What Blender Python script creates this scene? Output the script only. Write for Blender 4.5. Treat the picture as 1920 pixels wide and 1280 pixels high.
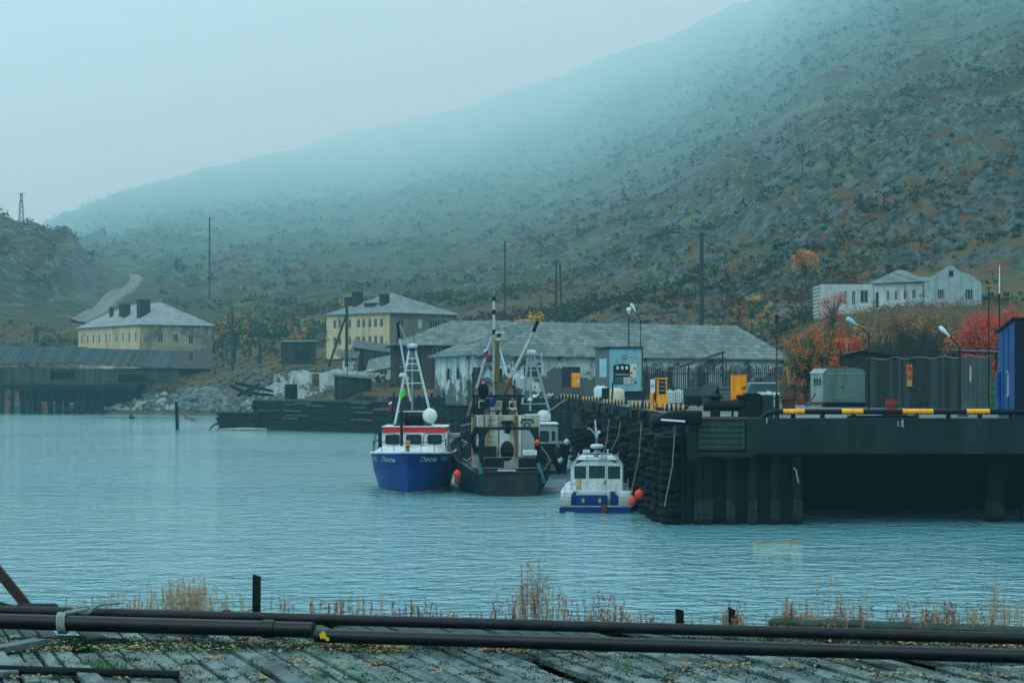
import bpy, bmesh, math, random
from mathutils import Vector, Matrix, noise
random.seed(7)
for _o in list(bpy.data.objects): bpy.data.objects.remove(_o)
SC = bpy.context.scene
COL = SC.collection
R = math.radians
PI = math.pi
# ---------------------------------------------------------------- camera
CAM_Z = 6.5
F = 3733.0                      # focal length in photo pixels (1920 wide)
cam = bpy.data.cameras.new("camera"); camo = bpy.data.objects.new("camera", cam); COL.objects.link(camo)
cam.sensor_width = 36.0; cam.lens = 36.0 * F / 1920.0
cam.shift_y = 80.0 / 1920.0
camo.location = (0, 0, CAM_Z); camo.rotation_euler = (R(90), 0, 0)
cam.clip_start = 0.1; cam.clip_end = 60000
SC.camera = camo
# ---------------------------------------------------------------- sky
W = bpy.data.worlds.new("World"); SC.world = W; W.use_nodes = True
nt = W.node_tree; N = nt.nodes; L = nt.links
for n in list(N): N.remove(n)
wout = N.new('ShaderNodeOutputWorld'); bg = N.new('ShaderNodeBackground')
sky = N.new('ShaderNodeTexSky'); sky.sky_type = 'NISHITA'; sky.sun_disc = False
SUN_EL = R(48); SUN_ROT = R(-60)
sky.sun_elevation = SUN_EL; sky.sun_rotation = SUN_ROT; sky.air_density = 1.5; sky.dust_density = 6.0; sky.ozone_density = 1.0
hs = N.new('ShaderNodeHueSaturation'); hs.inputs['Saturation'].default_value = 0.25
mixc = N.new('ShaderNodeMix'); mixc.data_type = 'RGBA'; mixc.inputs[0].default_value = 0.85
tc = N.new('ShaderNodeTexCoord'); sep = N.new('ShaderNodeSeparateXYZ'); ramp = N.new('ShaderNodeValToRGB')
L.new(tc.outputs['Generated'], sep.inputs[0]); L.new(sep.outputs['Z'], ramp.inputs[0])
ramp.color_ramp.elements[0].position = 0.0; ramp.color_ramp.elements[0].color = (4.1, 6.1, 7.0, 1)
ramp.color_ramp.elements[1].position = 0.5; ramp.color_ramp.elements[1].color = (16.5, 18.5, 19.0, 1)
_e = ramp.color_ramp.elements.new(0.06); _e.color = (4.2, 6.2, 7.0, 1)
_e = ramp.color_ramp.elements.new(0.125); _e.color = (5.0, 6.75, 7.45, 1)
_e = ramp.color_ramp.elements.new(0.2); _e.color = (7.2, 7.6, 8.2, 1)
L.new(sky.outputs[0], hs.inputs['Color']); L.new(hs.outputs[0], mixc.inputs[6]); L.new(ramp.outputs[0], mixc.inputs[7])
tint = N.new('ShaderNodeMix'); tint.data_type = 'RGBA'; tint.blend_type = 'MULTIPLY'; tint.inputs[0].default_value = 1.0
tint.inputs[7].default_value = (0.50, 0.73, 0.81, 1)
L.new(mixc.outputs[2], tint.inputs[6]); L.new(tint.outputs[2], bg.inputs['Color']); L.new(bg.outputs[0], wout.inputs[0])
bg.inputs['Strength'].default_value = 0.15
sun = bpy.data.lights.new("sun", 'SUN'); sun.energy = 0.7; sun.angle = R(25); sun.color = (0.92, 1.0, 0.98)
suno = bpy.data.objects.new("sun", sun); COL.objects.link(suno)
suno.rotation_euler = (R(90) - SUN_EL, 0, R(-35))
SC.view_settings.view_transform = 'Standard'; SC.view_settings.look = 'None'
SC.view_settings.exposure = -0.12; SC.view_settings.gamma = 1.0
SC.cycles.use_denoising = True
SC.cycles.use_adaptive_sampling = True; SC.cycles.adaptive_threshold = 0.02; SC.cycles.adaptive_min_samples = 24
SC.cycles.time_limit = 420
SC.cycles.max_bounces = 8; SC.cycles.diffuse_bounces = 2; SC.cycles.glossy_bounces = 3; SC.cycles.transmission_bounces = 3
SC.cycles.transparent_max_bounces = 8; SC.cycles.volume_bounces = 6
SC.cycles.caustics_reflective = False; SC.cycles.caustics_refractive = False

# ---------------------------------------------------------------- helpers
def X(px, Y): return (px - 960.0) / F * Y
def Z(py, Y): return CAM_Z - (py - 720.0) / F * Y
def P(px, py, Y): return Vector((X(px, Y), Y, Z(py, Y)))
def S(Y): return Y / F          # metres per photo pixel at distance Y

def tag(o, label=None, cat=None, group=None, kind=None):
    if label: o['label'] = label
    if cat: o['category'] = cat
    if group: o['group'] = group
    if kind: o['kind'] = kind
    return o

def thing(name, label, cat, loc=(0, 0, 0), rz=0.0, group=None):
    o = bpy.data.objects.new(name, None); COL.objects.link(o)
    o.location = loc; o.rotation_euler = (0, 0, rz); o.empty_display_size = 0.2
    return tag(o, label, cat, group)

def copy_tree(o, loc=None, rz=None, label=None, parent=None):
    c = o.copy(); COL.objects.link(c); c.parent = parent
    if loc is not None: c.location = loc
    if rz is not None: c.rotation_euler = (c.rotation_euler[0], c.rotation_euler[1], rz)
    if label: c['label'] = label
    for ch in list(o.children): copy_tree(ch, parent=c)
    return c

class MB:
    def __init__(s): s.v = []; s.f = []; s.m = []; s.mi = 0
    def add(s, vs, fs):
        b = len(s.v); s.v += [tuple(v) for v in vs]
        for f in fs: s.f.append(tuple(b + i for i in f)); s.m.append(s.mi)
        return s
    def box(s, cx, cy, cz, sx, sy, sz, rz=0.0, rx=0.0, ry=0.0, taper=1.0, bev=0.0):
        M = Matrix.Rotation(rz, 3, 'Z') @ Matrix.Rotation(ry, 3, 'Y') @ Matrix.Rotation(rx, 3, 'X')
        hx, hy, hz = sx / 2, sy / 2, sz / 2; c = Vector((cx, cy, cz)); vs = []
        if bev > 0:
            b = min(bev, hx * .9, hy * .9, hz * .9)
            ring = [(-hx + b, -hy), (hx - b, -hy), (hx, -hy + b), (hx, hy - b), (hx - b, hy), (-hx + b, hy), (-hx, hy - b), (-hx, -hy + b)]
            inn = [(x * (hx - b) / hx, y * (hy - b) / hy) for x, y in ring]
            for (rg, z) in ((inn, -hz), (ring, -hz + b), (ring, hz - b), (inn, hz)):
                for x, y in rg: vs.append(c + M @ Vector((x, y, z)))
            fs = [tuple(range(7, -1, -1)), tuple(range(24, 32))]
            for k in range(3):
                for i in range(8): j = (i + 1) % 8; fs.append((k * 8 + i, k * 8 + j, k * 8 + 8 + j, k * 8 + 8 + i))
            return s.add(vs, fs)
        for z, t in ((-hz, 1.0), (hz, taper)):
            for x, y in ((-hx, -hy), (hx, -hy), (hx, hy), (-hx, hy)): vs.append(c + M @ Vector((x * t, y * t, z)))
        return s.add(vs, [(3, 2, 1, 0), (4, 5, 6, 7), (0, 1, 5, 4), (1, 2, 6, 5), (2, 3, 7, 6), (3, 0, 4, 7)])
    def b2(s, x0, x1, y0, y1, z0, z1, bev=0.0): return s.box((x0 + x1) / 2, (y0 + y1) / 2, (z0 + z1) / 2, abs(x1 - x0), abs(y1 - y0), abs(z1 - z0), bev=bev)
    def cyl(s, p0, p1, r0, r1=None, n=10, caps=True):
        r1 = r0 if r1 is None else r1; p0 = Vector(p0); p1 = Vector(p1); d = (p1 - p0)
        if d.length < 1e-6: return s
        d.normalize(); a = d.orthogonal().normalized(); b = d.cross(a); vs = []
        for p, r in ((p0, r0), (p1, r1)):
            for i in range(n): t = 2 * PI * i / n; vs.append(p + a * (math.cos(t) * r) + b * (math.sin(t) * r))
        fs = [(i, (i + 1) % n, n + (i + 1) % n, n + i) for i in range(n)]
        if caps: fs += [tuple(range(n - 1, -1, -1)), tuple(range(n, 2 * n))]
        return s.add(vs, fs)
    def tube(s, pts, r, n=6, closed=False):
        pts = [Vector(p) for p in pts]; m = len(pts); vs = []; up = None
        for i, p in enumerate(pts):
            if closed: d = pts[(i + 1) % m] - pts[i - 1]
            else: d = pts[min(i + 1, m - 1)] - pts[max(i - 1, 0)]
            d.normalize()
            if up is None: up = d.orthogonal().normalized()
            up = (up - d * up.dot(d)); up = up.normalized() if up.length > 1e-5 else d.orthogonal().normalized()
            b = d.cross(up); rr = r[i] if isinstance(r, (list, tuple)) else r
            for k in range(n): t = 2 * PI * k / n; vs.append(p + up * (math.cos(t) * rr) + b * (math.sin(t) * rr))
        fs = []
        for i in range(m if closed else m - 1):
            j = (i + 1) % m
            for k in range(n): l = (k + 1) % n; fs.append((i * n + k, i * n + l, j * n + l, j * n + k))
        if not closed: fs += [tuple(range(n - 1, -1, -1)), tuple(range((m - 1) * n, m * n))]
        return s.add(vs, fs)
    def ball(s, c, rx, ry=None, rz=None, n=12, m=8, z0=-1.0):
        ry = rx if ry is None else ry; rz = rx if rz is None else rz; c = Vector(c)
        a0 = math.asin(max(-1, z0)); prof = []
        for j in range(m + 1):
            t = a0 + (PI / 2 - a0) * j / m; prof.append((math.cos(t), math.sin(t)))
        return s.lathe(c, [(p[0], p[1]) for p in prof], n, rx, ry, rz)
    def lathe(s, c, prof, n=16, rx=1, ry=1, rz=1):
        c = Vector(c); vs = []; fs = []
        for (r, z) in prof:
            for i in range(n): t = 2 * PI * i / n; vs.append(c + Vector((max(r, 1e-4) * math.cos(t) * rx, max(r, 1e-4) * math.sin(t) * ry, z * rz)))
        for j in range(len(prof) - 1):
            for i in range(n): k = (i + 1) % n; fs.append((j * n + i, j * n + k, (j + 1) * n + k, (j + 1) * n + i))
        fs += [tuple(range(n - 1, -1, -1)), tuple(range((len(prof) - 1) * n, len(prof) * n))]
        return s.add(vs, fs)
    def torus(s, c, Rr, r, ax='Z', n=20, m=8, sq=1.0):
        c = Vector(c); vs = []; fs = []
        for i in range(n):
            t = 2 * PI * i / n
            for k in range(m):
                q = 2 * PI * k / m; rad = Rr + r * math.cos(q); h = r * sq * math.sin(q); x, y = rad * math.cos(t), rad * math.sin(t)
                v = {'Z': (x, y, h), 'Y': (x, h, y), 'X': (h, x, y)}[ax]; vs.append(c + Vector(v))
        for i in range(n):
            for k in range(m): fs.append((i * m + k, ((i + 1) % n) * m + k, ((i + 1) % n) * m + (k + 1) % m, i * m + (k + 1) % m))
        return s.add(vs, fs)
    def prism(s, poly, y0, y1, ax='Y'):
        """poly in (x,z) extruded along Y (or (y,z) along X, (x,y) along Z)"""
        n = len(poly); vs = []
        for y in (y0, y1):
            for a, b in poly: vs.append({'Y': (a, y, b), 'X': (y, a, b), 'Z': (a, b, y)}[ax])
        fs = [tuple(range(n)), tuple(range(2 * n - 1, n - 1, -1))] + [(i, n + i, n + (i + 1) % n, (i + 1) % n) for i in range(n)]
        return s.add(vs, fs)
    def slab(s, pts, t=0.05):
        """polygon in space given a thickness along its normal (downwards)"""
        pts = [Vector(p) for p in pts]; nrm = (pts[1] - pts[0]).cross(pts[-1] - pts[0]).normalized()
        if nrm.z > 0: nrm = -nrm
        n = len(pts); vs = pts + [p + nrm * t for p in pts]
        return s.add(vs, [tuple(range(n)), tuple(range(2 * n - 1, n - 1, -1))] + [(i, n + i, n + (i + 1) % n, (i + 1) % n) for i in range(n)])
    def build(s, name, mat, parent=None, smooth=False, loc=None):
        me = bpy.data.meshes.new(name); me.from_pydata(s.v, [], s.f)
        mats = mat if isinstance(mat, (list, tuple)) else [mat]
        for m in mats: me.materials.append(m)
        if len(mats) > 1:
            for p, i in zip(me.polygons, s.m): p.material_index = i
        bm = bmesh.new(); bm.from_mesh(me); bmesh.ops.recalc_face_normals(bm, faces=bm.faces[:]); bm.to_mesh(me); bm.free()
        if smooth:
            for p in me.polygons: p.use_smooth = True
            try: me.set_sharp_from_angle(angle=R(40))
            except Exception: pass
        me.update()
        o = bpy.data.objects.new(name, me); COL.objects.link(o)
        if parent is not None: o.parent = parent
        if loc is not None: o.location = loc
        return o

# ---------------------------------------------------------------- materials
_mats = {}
def mat(name, col, rough=0.75, col2=None, scale=1.5, amt=0.5, metal=0.0, bump=0.0, bscale=None, streak=None, streak_amt=0.4, sx=(1, 1, 1), detail=6, spec=0.16, lo=0.42, hi=0.62):
    """mottled procedural paint / wood / stone; streak = third colour laid in vertical runs"""
    if name in _mats: return _mats[name]
    m = bpy.data.materials.new(name); m.use_nodes = True; t = m.node_tree; n = t.nodes; l = t.links; b = n['Principled BSDF']
    tcn = n.new('ShaderNodeTexCoord'); mp = n.new('ShaderNodeMapping'); mp.inputs['Scale'].default_value = sx
    l.new(tcn.outputs['Object'], mp.inputs[0])
    col2 = col2 or tuple(c * 0.6 for c in col)
    q_ = 0.58 + 0.42 * min(1.0, max(col) / 0.4); col = tuple(c * q_ for c in col); col2 = tuple(c * q_ for c in col2); streak = tuple(c * q_ for c in streak) if streak else None
    no = n.new('ShaderNodeTexNoise'); no.inputs['Scale'].default_value = scale; no.inputs['Detail'].default_value = detail; no.inputs['Roughness'].default_value = 0.62
    l.new(mp.outputs[0], no.inputs['Vector'])
    rp = n.new('ShaderNodeValToRGB'); rp.color_ramp.elements[0].position = lo; rp.color_ramp.elements[1].position = hi
    rp.color_ramp.elements[0].color = (0, 0, 0, 1); rp.color_ramp.elements[1].color = (1, 1, 1, 1)
    l.new(no.outputs['Fac'], rp.inputs[0])
    am = n.new('ShaderNodeMath'); am.operation = 'MULTIPLY'; am.inputs[1].default_value = amt; l.new(rp.outputs[0], am.inputs[0])
    mx = n.new('ShaderNodeMix'); mx.data_type = 'RGBA'; mx.inputs[6].default_value = (*col, 1); mx.inputs[7].default_value = (*col2, 1)
    l.new(am.outputs[0], mx.inputs[0]); cur = mx.outputs[2]
    fine = n.new('ShaderNodeTexNoise'); fine.inputs['Scale'].default_value = scale * 9; fine.inputs['Detail'].default_value = 3; l.new(mp.outputs[0], fine.inputs['Vector'])
    mr = n.new('ShaderNodeMapRange'); mr.inputs[1].default_value = 0.3; mr.inputs[2].default_value = 0.7; mr.inputs[3].default_value = 0.82; mr.inputs[4].default_value = 1.12
    l.new(fine.outputs['Fac'], mr.inputs[0]); vm = n.new('ShaderNodeVectorMath'); vm.operation = 'SCALE'; l.new(cur, vm.inputs[0]); l.new(mr.outputs[0], vm.inputs['Scale']); cur = vm.outputs[0]
    if streak:
        mp2 = n.new('ShaderNodeMapping'); mp2.inputs['Scale'].default_value = (1, 1, 0.09); l.new(tcn.outputs['Object'], mp2.inputs[0])
        n2 = n.new('ShaderNodeTexNoise'); n2.inputs['Scale'].default_value = scale * 2.6; n2.inputs['Detail'].default_value = 5; l.new(mp2.outputs[0], n2.inputs['Vector'])
        r2 = n.new('ShaderNodeValToRGB'); r2.color_ramp.elements[0].position = 0.52; r2.color_ramp.elements[1].position = 0.66; l.new(n2.outputs['Fac'], r2.inputs[0])
        a2 = n.new('ShaderNodeMath'); a2.operation = 'MULTIPLY'; a2.inputs[1].default_value = streak_amt; l.new(r2.outputs[0], a2.inputs[0])
        m2 = n.new('ShaderNodeMix'); m2.data_type = 'RGBA'; l.new(a2.outputs[0], m2.inputs[0]); l.new(cur, m2.inputs[6]); m2.inputs[7].default_value = (*streak, 1); cur = m2.outputs[2]
    l.new(cur, b.inputs['Base Color']); b.inputs['Roughness'].default_value = rough; b.inputs['Metallic'].default_value = metal
    b.inputs['Specular IOR Level'].default_value = spec
    if bump:
        bn = n.new('ShaderNodeTexNoise'); bn.inputs['Scale'].default_value = bscale or scale * 5; bn.inputs['Detail'].default_value = 4; l.new(mp.outputs[0], bn.inputs['Vector'])
        bp = n.new('ShaderNodeBump'); bp.inputs['Strength'].default_value = bump; bp.inputs['Distance'].default_value = 0.05; l.new(bn.outputs['Fac'], bp.inputs['Height']); l.new(bp.outputs[0], b.inputs['Normal'])
    _mats[name] = m; return m

def boards(name, col, col2, width=0.18, axis='X', rough=0.85, gap=0.012, streak=None, scale=1.2, alt='Z'):
    """sawn boards side by side along AXIS, each its own tone"""
    if name in _mats: return _mats[name]
    m = mat(name, col, rough, col2, scale=scale, amt=0.6, bump=0.3, streak=streak)
    t = m.node_tree; n = t.nodes; l = t.links; b = n['Principled BSDF']; src = b.inputs['Base Color'].links[0].from_socket
    tcn = n.new('ShaderNodeTexCoord'); sp = n.new('ShaderNodeSeparateXYZ'); l.new(tcn.outputs['Object'], sp.inputs[0])
    if axis == 'XY':
        ad = n.new('ShaderNodeMath'); l.new(sp.outputs['X'], ad.inputs[0]); l.new(sp.outputs['Y'], ad.inputs[1]); a = ad.outputs[0]
    else: a = sp.outputs[axis]
    dv = n.new('ShaderNodeMath'); dv.operation = 'DIVIDE'; dv.inputs[1].default_value = width; l.new(a, dv.inputs[0])
    fl = n.new('ShaderNodeMath'); fl.operation = 'FLOOR'; l.new(dv.outputs[0], fl.inputs[0])
    wn = n.new('ShaderNodeTexWhiteNoise'); wn.noise_dimensions = '1D'; l.new(fl.outputs[0], wn.inputs['W'])
    mr = n.new('ShaderNodeMapRange'); mr.inputs[3].default_value = 0.45; mr.inputs[4].default_value = 1.35; l.new(wn.outputs['Value'], mr.inputs[0])
    fr = n.new('ShaderNodeMath'); fr.operation = 'FRACT'; l.new(dv.outputs[0], fr.inputs[0])
    gt = n.new('ShaderNodeMath'); gt.operation = 'GREATER_THAN'; gt.inputs[1].default_value = gap / width * 2; l.new(fr.outputs[0], gt.inputs[0])
    g2 = n.new('ShaderNodeMapRange'); g2.inputs[3].default_value = 0.25; l.new(gt.outputs[0], g2.inputs[0])
    ml = n.new('ShaderNodeMath'); ml.operation = 'MULTIPLY'; l.new(mr.outputs[0], ml.inputs[0]); l.new(g2.outputs[0], ml.inputs[1])
    vm = n.new('ShaderNodeVectorMath'); vm.operation = 'SCALE'; l.new(src, vm.inputs[0]); l.new(ml.outputs[0], vm.inputs['Scale']); l.new(vm.outputs[0], b.inputs['Base Color'])
    return m

def courses(name, col, col2, w=1.0, h=0.4, rough=0.9, streak=None, mortar=None, tone=0.35, use='XZ', scale=1.0, amt=0.6):
    """slates, felt strips or bricks laid in courses over a mottled base"""
    if name in _mats: return _mats[name]
    m = mat(name, col, rough, col2, scale=scale, amt=amt, bump=0.3, streak=streak)
    t = m.node_tree; n = t.nodes; l = t.links; b = n['Principled BSDF']; src = b.inputs['Base Color'].links[0].from_socket
    tcn = n.new('ShaderNodeTexCoord'); sp = n.new('ShaderNodeSeparateXYZ'); cb = n.new('ShaderNodeCombineXYZ'); l.new(tcn.outputs['Object'], sp.inputs[0])
    if use == 'XYZ':
        ad = n.new('ShaderNodeMath'); l.new(sp.outputs['X'], ad.inputs[0]); l.new(sp.outputs['Y'], ad.inputs[1]); l.new(ad.outputs[0], cb.inputs['X']); l.new(sp.outputs['Z'], cb.inputs['Y'])
    else: l.new(sp.outputs[use[0]], cb.inputs['X']); l.new(sp.outputs[use[1]], cb.inputs['Y'])
    br = n.new('ShaderNodeTexBrick'); br.inputs['Scale'].default_value = 1.0; br.inputs['Brick Width'].default_value = w; br.inputs['Row Height'].default_value = h
    br.inputs['Mortar Size'].default_value = h * 0.07; br.inputs['Color1'].default_value = (1 - tone,) * 3 + (1,); br.inputs['Color2'].default_value = (1 + tone,) * 3 + (1,)
    br.inputs['Mortar'].default_value = (*(mortar or (0.4, 0.4, 0.4)), 1); br.offset = 0.5
    l.new(cb.outputs[0], br.inputs['Vector'])
    mu = n.new('ShaderNodeMix'); mu.data_type = 'RGBA'; mu.blend_type = 'MULTIPLY'; mu.inputs[0].default_value = 1.0; mu.clamp_result = False
    l.new(src, mu.inputs[6]); l.new(br.outputs['Color'], mu.inputs[7]); l.new(mu.outputs[2], b.inputs['Base Color'])
    return m
# ================================================================ SETTING: water, terrain, haze
def water_material():
    m = bpy.data.materials.new("sea_water"); m.use_nodes = True; t = m.node_tree; n = t.nodes; l = t.links; b = n['Principled BSDF']
    b.inputs['Base Color'].default_value = (0.115, 0.30, 0.335, 1); b.inputs['Roughness'].default_value = 0.05; b.inputs['IOR'].default_value = 1.6
    g = n.new('ShaderNodeNewGeometry'); hs = []
    for (sx, sy, sc, dist, det, ro) in ((0.5, 1.0, 0.42, 0.50, 3, 14), (0.8, 1.0, 1.2, 0.60, 3, -16), (0.8, 1.0, 3.6, 0.18, 3, 30)):
        mp = n.new('ShaderNodeMapping'); mp.inputs['Scale'].default_value = (sx, sy, 1); mp.inputs['Rotation'].default_value = (0, 0, R(ro)); l.new(g.outputs['Position'], mp.inputs[0])
        no = n.new('ShaderNodeTexNoise'); no.inputs['Scale'].default_value = sc; no.inputs['Detail'].default_value = det; no.inputs['Distortion'].default_value = 0.4
        l.new(mp.outputs[0], no.inputs['Vector']); mu = n.new('ShaderNodeMath'); mu.operation = 'MULTIPLY'; mu.inputs[1].default_value = dist; l.new(no.outputs['Fac'], mu.inputs[0]); hs.append(mu.outputs[0])
    a = n.new('ShaderNodeMath'); l.new(hs[0], a.inputs[0]); l.new(hs[1], a.inputs[1]); a2 = n.new('ShaderNodeMath'); l.new(a.outputs[0], a2.inputs[0]); l.new(hs[2], a2.inputs[1])
    # slicks and breezes: patches with weaker ripples
    mp = n.new('ShaderNodeMapping'); mp.inputs['Scale'].default_value = (0.012, 0.03, 1); l.new(g.outputs['Position'], mp.inputs[0])
    pn = n.new('ShaderNodeTexNoise'); pn.inputs['Scale'].default_value = 1.0; pn.inputs['Detail'].default_value = 3; l.new(mp.outputs[0], pn.inputs['Vector'])
    mr = n.new('ShaderNodeMapRange'); mr.inputs[1].default_value = 0.38; mr.inputs[2].default_value = 0.62; mr.inputs[3].default_value = 0.22; mr.inputs[4].default_value = 1.0; l.new(pn.outputs['Fac'], mr.inputs[0])
    bp = n.new('ShaderNodeBump'); bp.inputs['Distance'].default_value = 1.0; l.new(mr.outputs[0], bp.inputs['Strength']); l.new(a2.outputs[0], bp.inputs['Height']); l.new(bp.outputs[0], b.inputs['Normal'])
    return m
mb = MB(); mb.b2(-900, 900, -60, 470, -6, 0)
o = mb.build("water", water_material()); tag(o, kind='structure')

import numpy as np
def YM(Y): return Y if Y < 520 else Y + (Y - 520) ** 2 / 250.0 + min(4500.0, max(0.0, Y - 1100) ** 3 / 400000.0)
_yt = np.arange(0, 3600, 4.0); _rt = np.array([YM(float(v_)) for v_ in _yt])
def YI(r): return r if r < 520 else float(np.interp(r, _rt, _yt))
COLS = [
 (-900, [(445, 792), (470, 735), (520, 690), (560, 640), (640, 560), (740, 470), (820, 455), (1000, 520), (1500, 470), (1800, 440), (2600, 470)]),
 (0,   [(441, 784), (465, 728), (520, 668), (560, 615), (620, 540), (690, 450), (740, 421), (800, 450), (1000, 520), (1500, 470), (1700, 428), (2600, 470)]),
 (60,  [(441, 784), (465, 728), (520, 668), (560, 620), (620, 560), (690, 470), (740, 440), (800, 460), (1000, 500), (1500, 450), (1700, 426), (2600, 470)]),
 (130, [(438, 784), (465, 730), (520, 668), (560, 625), (620, 570), (690, 490), (740, 458), (780, 490), (900, 500), (1100, 480), (1750, 396), (2600, 420)]),
 (185, [(430, 784), (455, 732), (520, 660), (560, 630), (620, 590), (700, 535), (730, 510), (760, 520), (900, 500), (1100, 468), (1800, 374), (2600, 400)]),
 (230, [(425, 784), (450, 733), (500, 660), (560, 622), (620, 595), (700, 555), (800, 520), (900, 497), (1100, 465), (1850, 357), (2600, 380)]),
 (300, [(415, 786), (440, 733), (480, 680), (560, 620), (620, 595), (700, 560), (820, 520), (1100, 460), (1400, 410), (1900, 340), (2600, 350)]),
 (400, [(405, 788), (425, 733), (470, 688), (550, 632), (650, 590), (800, 540), (1000, 485), (1400, 400), (2000, 312), (2600, 325)]),
 (520, [(300, 800), (330, 740), (400, 705), (470, 665), (600, 605), (800, 540), (1000, 480), (1400, 390), (2100, 285), (2600, 290)]),
 (680, [(262, 805), (275, 737), (380, 695), (440, 650), (600, 590), (800, 530), (1000, 470), (1400, 375), (2300, 240), (2700, 235)]),
 (850, [(240, 805), (250, 738), (300, 722), (400, 660), (500, 612), (600, 575), (800, 505), (1000, 445), (1400, 340), (2400, 190), (2800, 180)]),
 (1000,[(235, 800), (245, 739), (300, 715), (380, 645), (450, 605), (600, 555), (800, 485), (1000, 425), (1300, 345), (1700, 250), (2500, 100), (2900, 60)]),
 (1200,[(150, 770), (205, 752), (245, 741), (290, 700), (350, 630), (420, 596), (520, 545), (650, 480), (800, 415), (1000, 345), (1300, 260), (1700, 160), (2500, 10), (2900, -40)]),
 (1400,[(150, 770), (205, 751), (230, 742), (280, 690), (330, 625), (400, 585), (480, 520), (600, 435), (750, 350), (900, 280), (1150, 190), (1500, 100), (2100, -10), (2700, -60)]),
 (1560,[(140, 776), (168, 757), (185, 740), (215, 690), (260, 630), (300, 592), (350, 577), (390, 540), (450, 465), (550, 380), (700, 280), (900, 170), (1200, 60), (1700, -60), (2300, -150)]),
 (1700,[(138, 778), (152, 760), (170, 735), (200, 680), (250, 610), (290, 577), (335, 575), (380, 510), (450, 425), (550, 320), (700, 215), (850, 125), (1050, 30), (1500, -120), (2100, -250)]),
 (1920,[(138, 778), (152, 760), (170, 735), (200, 680), (250, 612), (290, 575), (335, 560), (370, 500), (430, 410), (520, 310), (640, 210), (780, 120), (950, 30), (1300, -120), (1900, -320)]),
 (2900,[(138, 778), (152, 760), (170, 735), (200, 680), (250, 612), (300, 560), (370, 460), (430, 380), (520, 270), (640, 160), (780, 60), (950, -60), (1300, -220), (1900, -420)]),
]
def _col_z(c, Y):
    L_ = COLS[c][1]
    if Y <= L_[0][0]:
        return Z(L_[0][1], L_[0][0]) - (L_[0][0] - Y) * (0.15 if COLS[c][0] < 1100 else 0.0)
    for (a, b) in zip(L_, L_[1:]):
        if Y <= b[0]:
            t = (Y - a[0]) / (b[0] - a[0]); t2 = t * t * (3 - 2 * t); t = 0.6 * t + 0.4 * t2
            za = CAM_Z - (a[1] - 720) / F * YM(a[0]); zb = CAM_Z - (b[1] - 720) / F * YM(b[0])
            w = max(0.0, min(1.0, (Y - 440) / 120)); zl = za + (zb - za) * t
            return zl * (1 - w) + w * (CAM_Z - (a[1] + (b[1] - a[1]) * t - 720) / F * YM(Y))
    return CAM_Z - (L_[-1][1] - 720) / F * YM(Y)
def base_z(px, Y):
    if px <= COLS[0][0]: return _col_z(0, Y)
    for i in range(len(COLS) - 1):
        a, b = COLS[i][0], COLS[i + 1][0]
        if px <= b:
            t = (px - a) / (b - a); t = t * t * (3 - 2 * t) * 0.5 + t * 0.5
            return _col_z(i, Y) * (1 - t) + _col_z(i + 1, Y) * t
    return _col_z(len(COLS) - 1, Y)
def rough_z(x, y):
    d = max(0.0, min(1.0, (y - 255) / 160)); big = max(0.0, min(1.0, (y - 430) / 400))
    v = Vector((x, y, 0))
    h = noise.fractal(v * 0.012, 0.9, 2.1, 4) * 5.0 * big
    u = Vector((x * 0.8 + y * 0.5, y * 0.55, 0))                    # slanting rock ribs
    h += (1 - abs(noise.noise(u * 0.028)) * 2.2) * 3.5 * big
    h += noise.fractal(v * 0.06, 0.8, 2.2, 4) * (0.25 + 1.5 * big) * d
    cr = noise.noise(v * 0.035 + Vector((9, 3, 0)))
    rightness = max(0.0, min(1.0, (x / max(y, 1) * F + 960 - 1050) / 300)) * max(0, min(1, (y - 345) / 60)) * max(0, min(1, (1500 - y) / 600))
    h += (max(0, cr + 0.05) * 13 + abs(noise.noise(v * 0.11)) * 6.5 + abs(noise.noise(v * 0.27 + Vector((4, 4, 0)))) * 2.2) * rightness
    return (h * (1 + min(1.5, max(0.0, y - 700) / 1500)) + noise.fractal(v * 0.005, 0.9, 2.1, 3) * 10 * max(0.0, min(1.5, (y - 600) / 900))) * max(0.0, min(1.0, (5500 - y) / 3500))
TRK_PX = [(148, 604, 585), (165, 590, 600), (185, 574, 625), (205, 556, 665), (228, 541, 710), (250, 528, 760), (257, 518, 800), (240, 508, 850), (212, 501, 890), (192, 497, 920)]
TRACK = [(X(a[0] + (b[0] - a[0]) * k / 5, YM(a[2] + (b[2] - a[2]) * k / 5)), YM(a[2] + (b[2] - a[2]) * k / 5)) for a, b in zip(TRK_PX, TRK_PX[1:]) for k in range(5)]
FLATS = []                                                              # building platforms (cx, cy, radius, z)
def ground(x, Yr):
    """terrain height at real position (Yr is real distance)"""
    Y = YI(Yr)
    if Yr < 300:
        if Yr < 226 and x < 9.5: return -4.0
        if -16 < x < 9.5 and Yr < 234 + (6.9 - x) * 1.49: return -4.0
        if -40 < x <= -16 and Yr < 268 + (-15.8 - x) * 1.137: return -4.0
    px = 960 + x / Yr * F; k = 1.0
    if 560 < Y < 960 and 110 < px < 300:
        dmin = min((x - a) ** 2 + (Yr - b) ** 2 for a, b in TRACK) ** .5; k = max(0.0, min(1.0, (dmin - 9) / 22))
    return base_z(px, Y) + rough_z(x, Yr) * k
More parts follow.
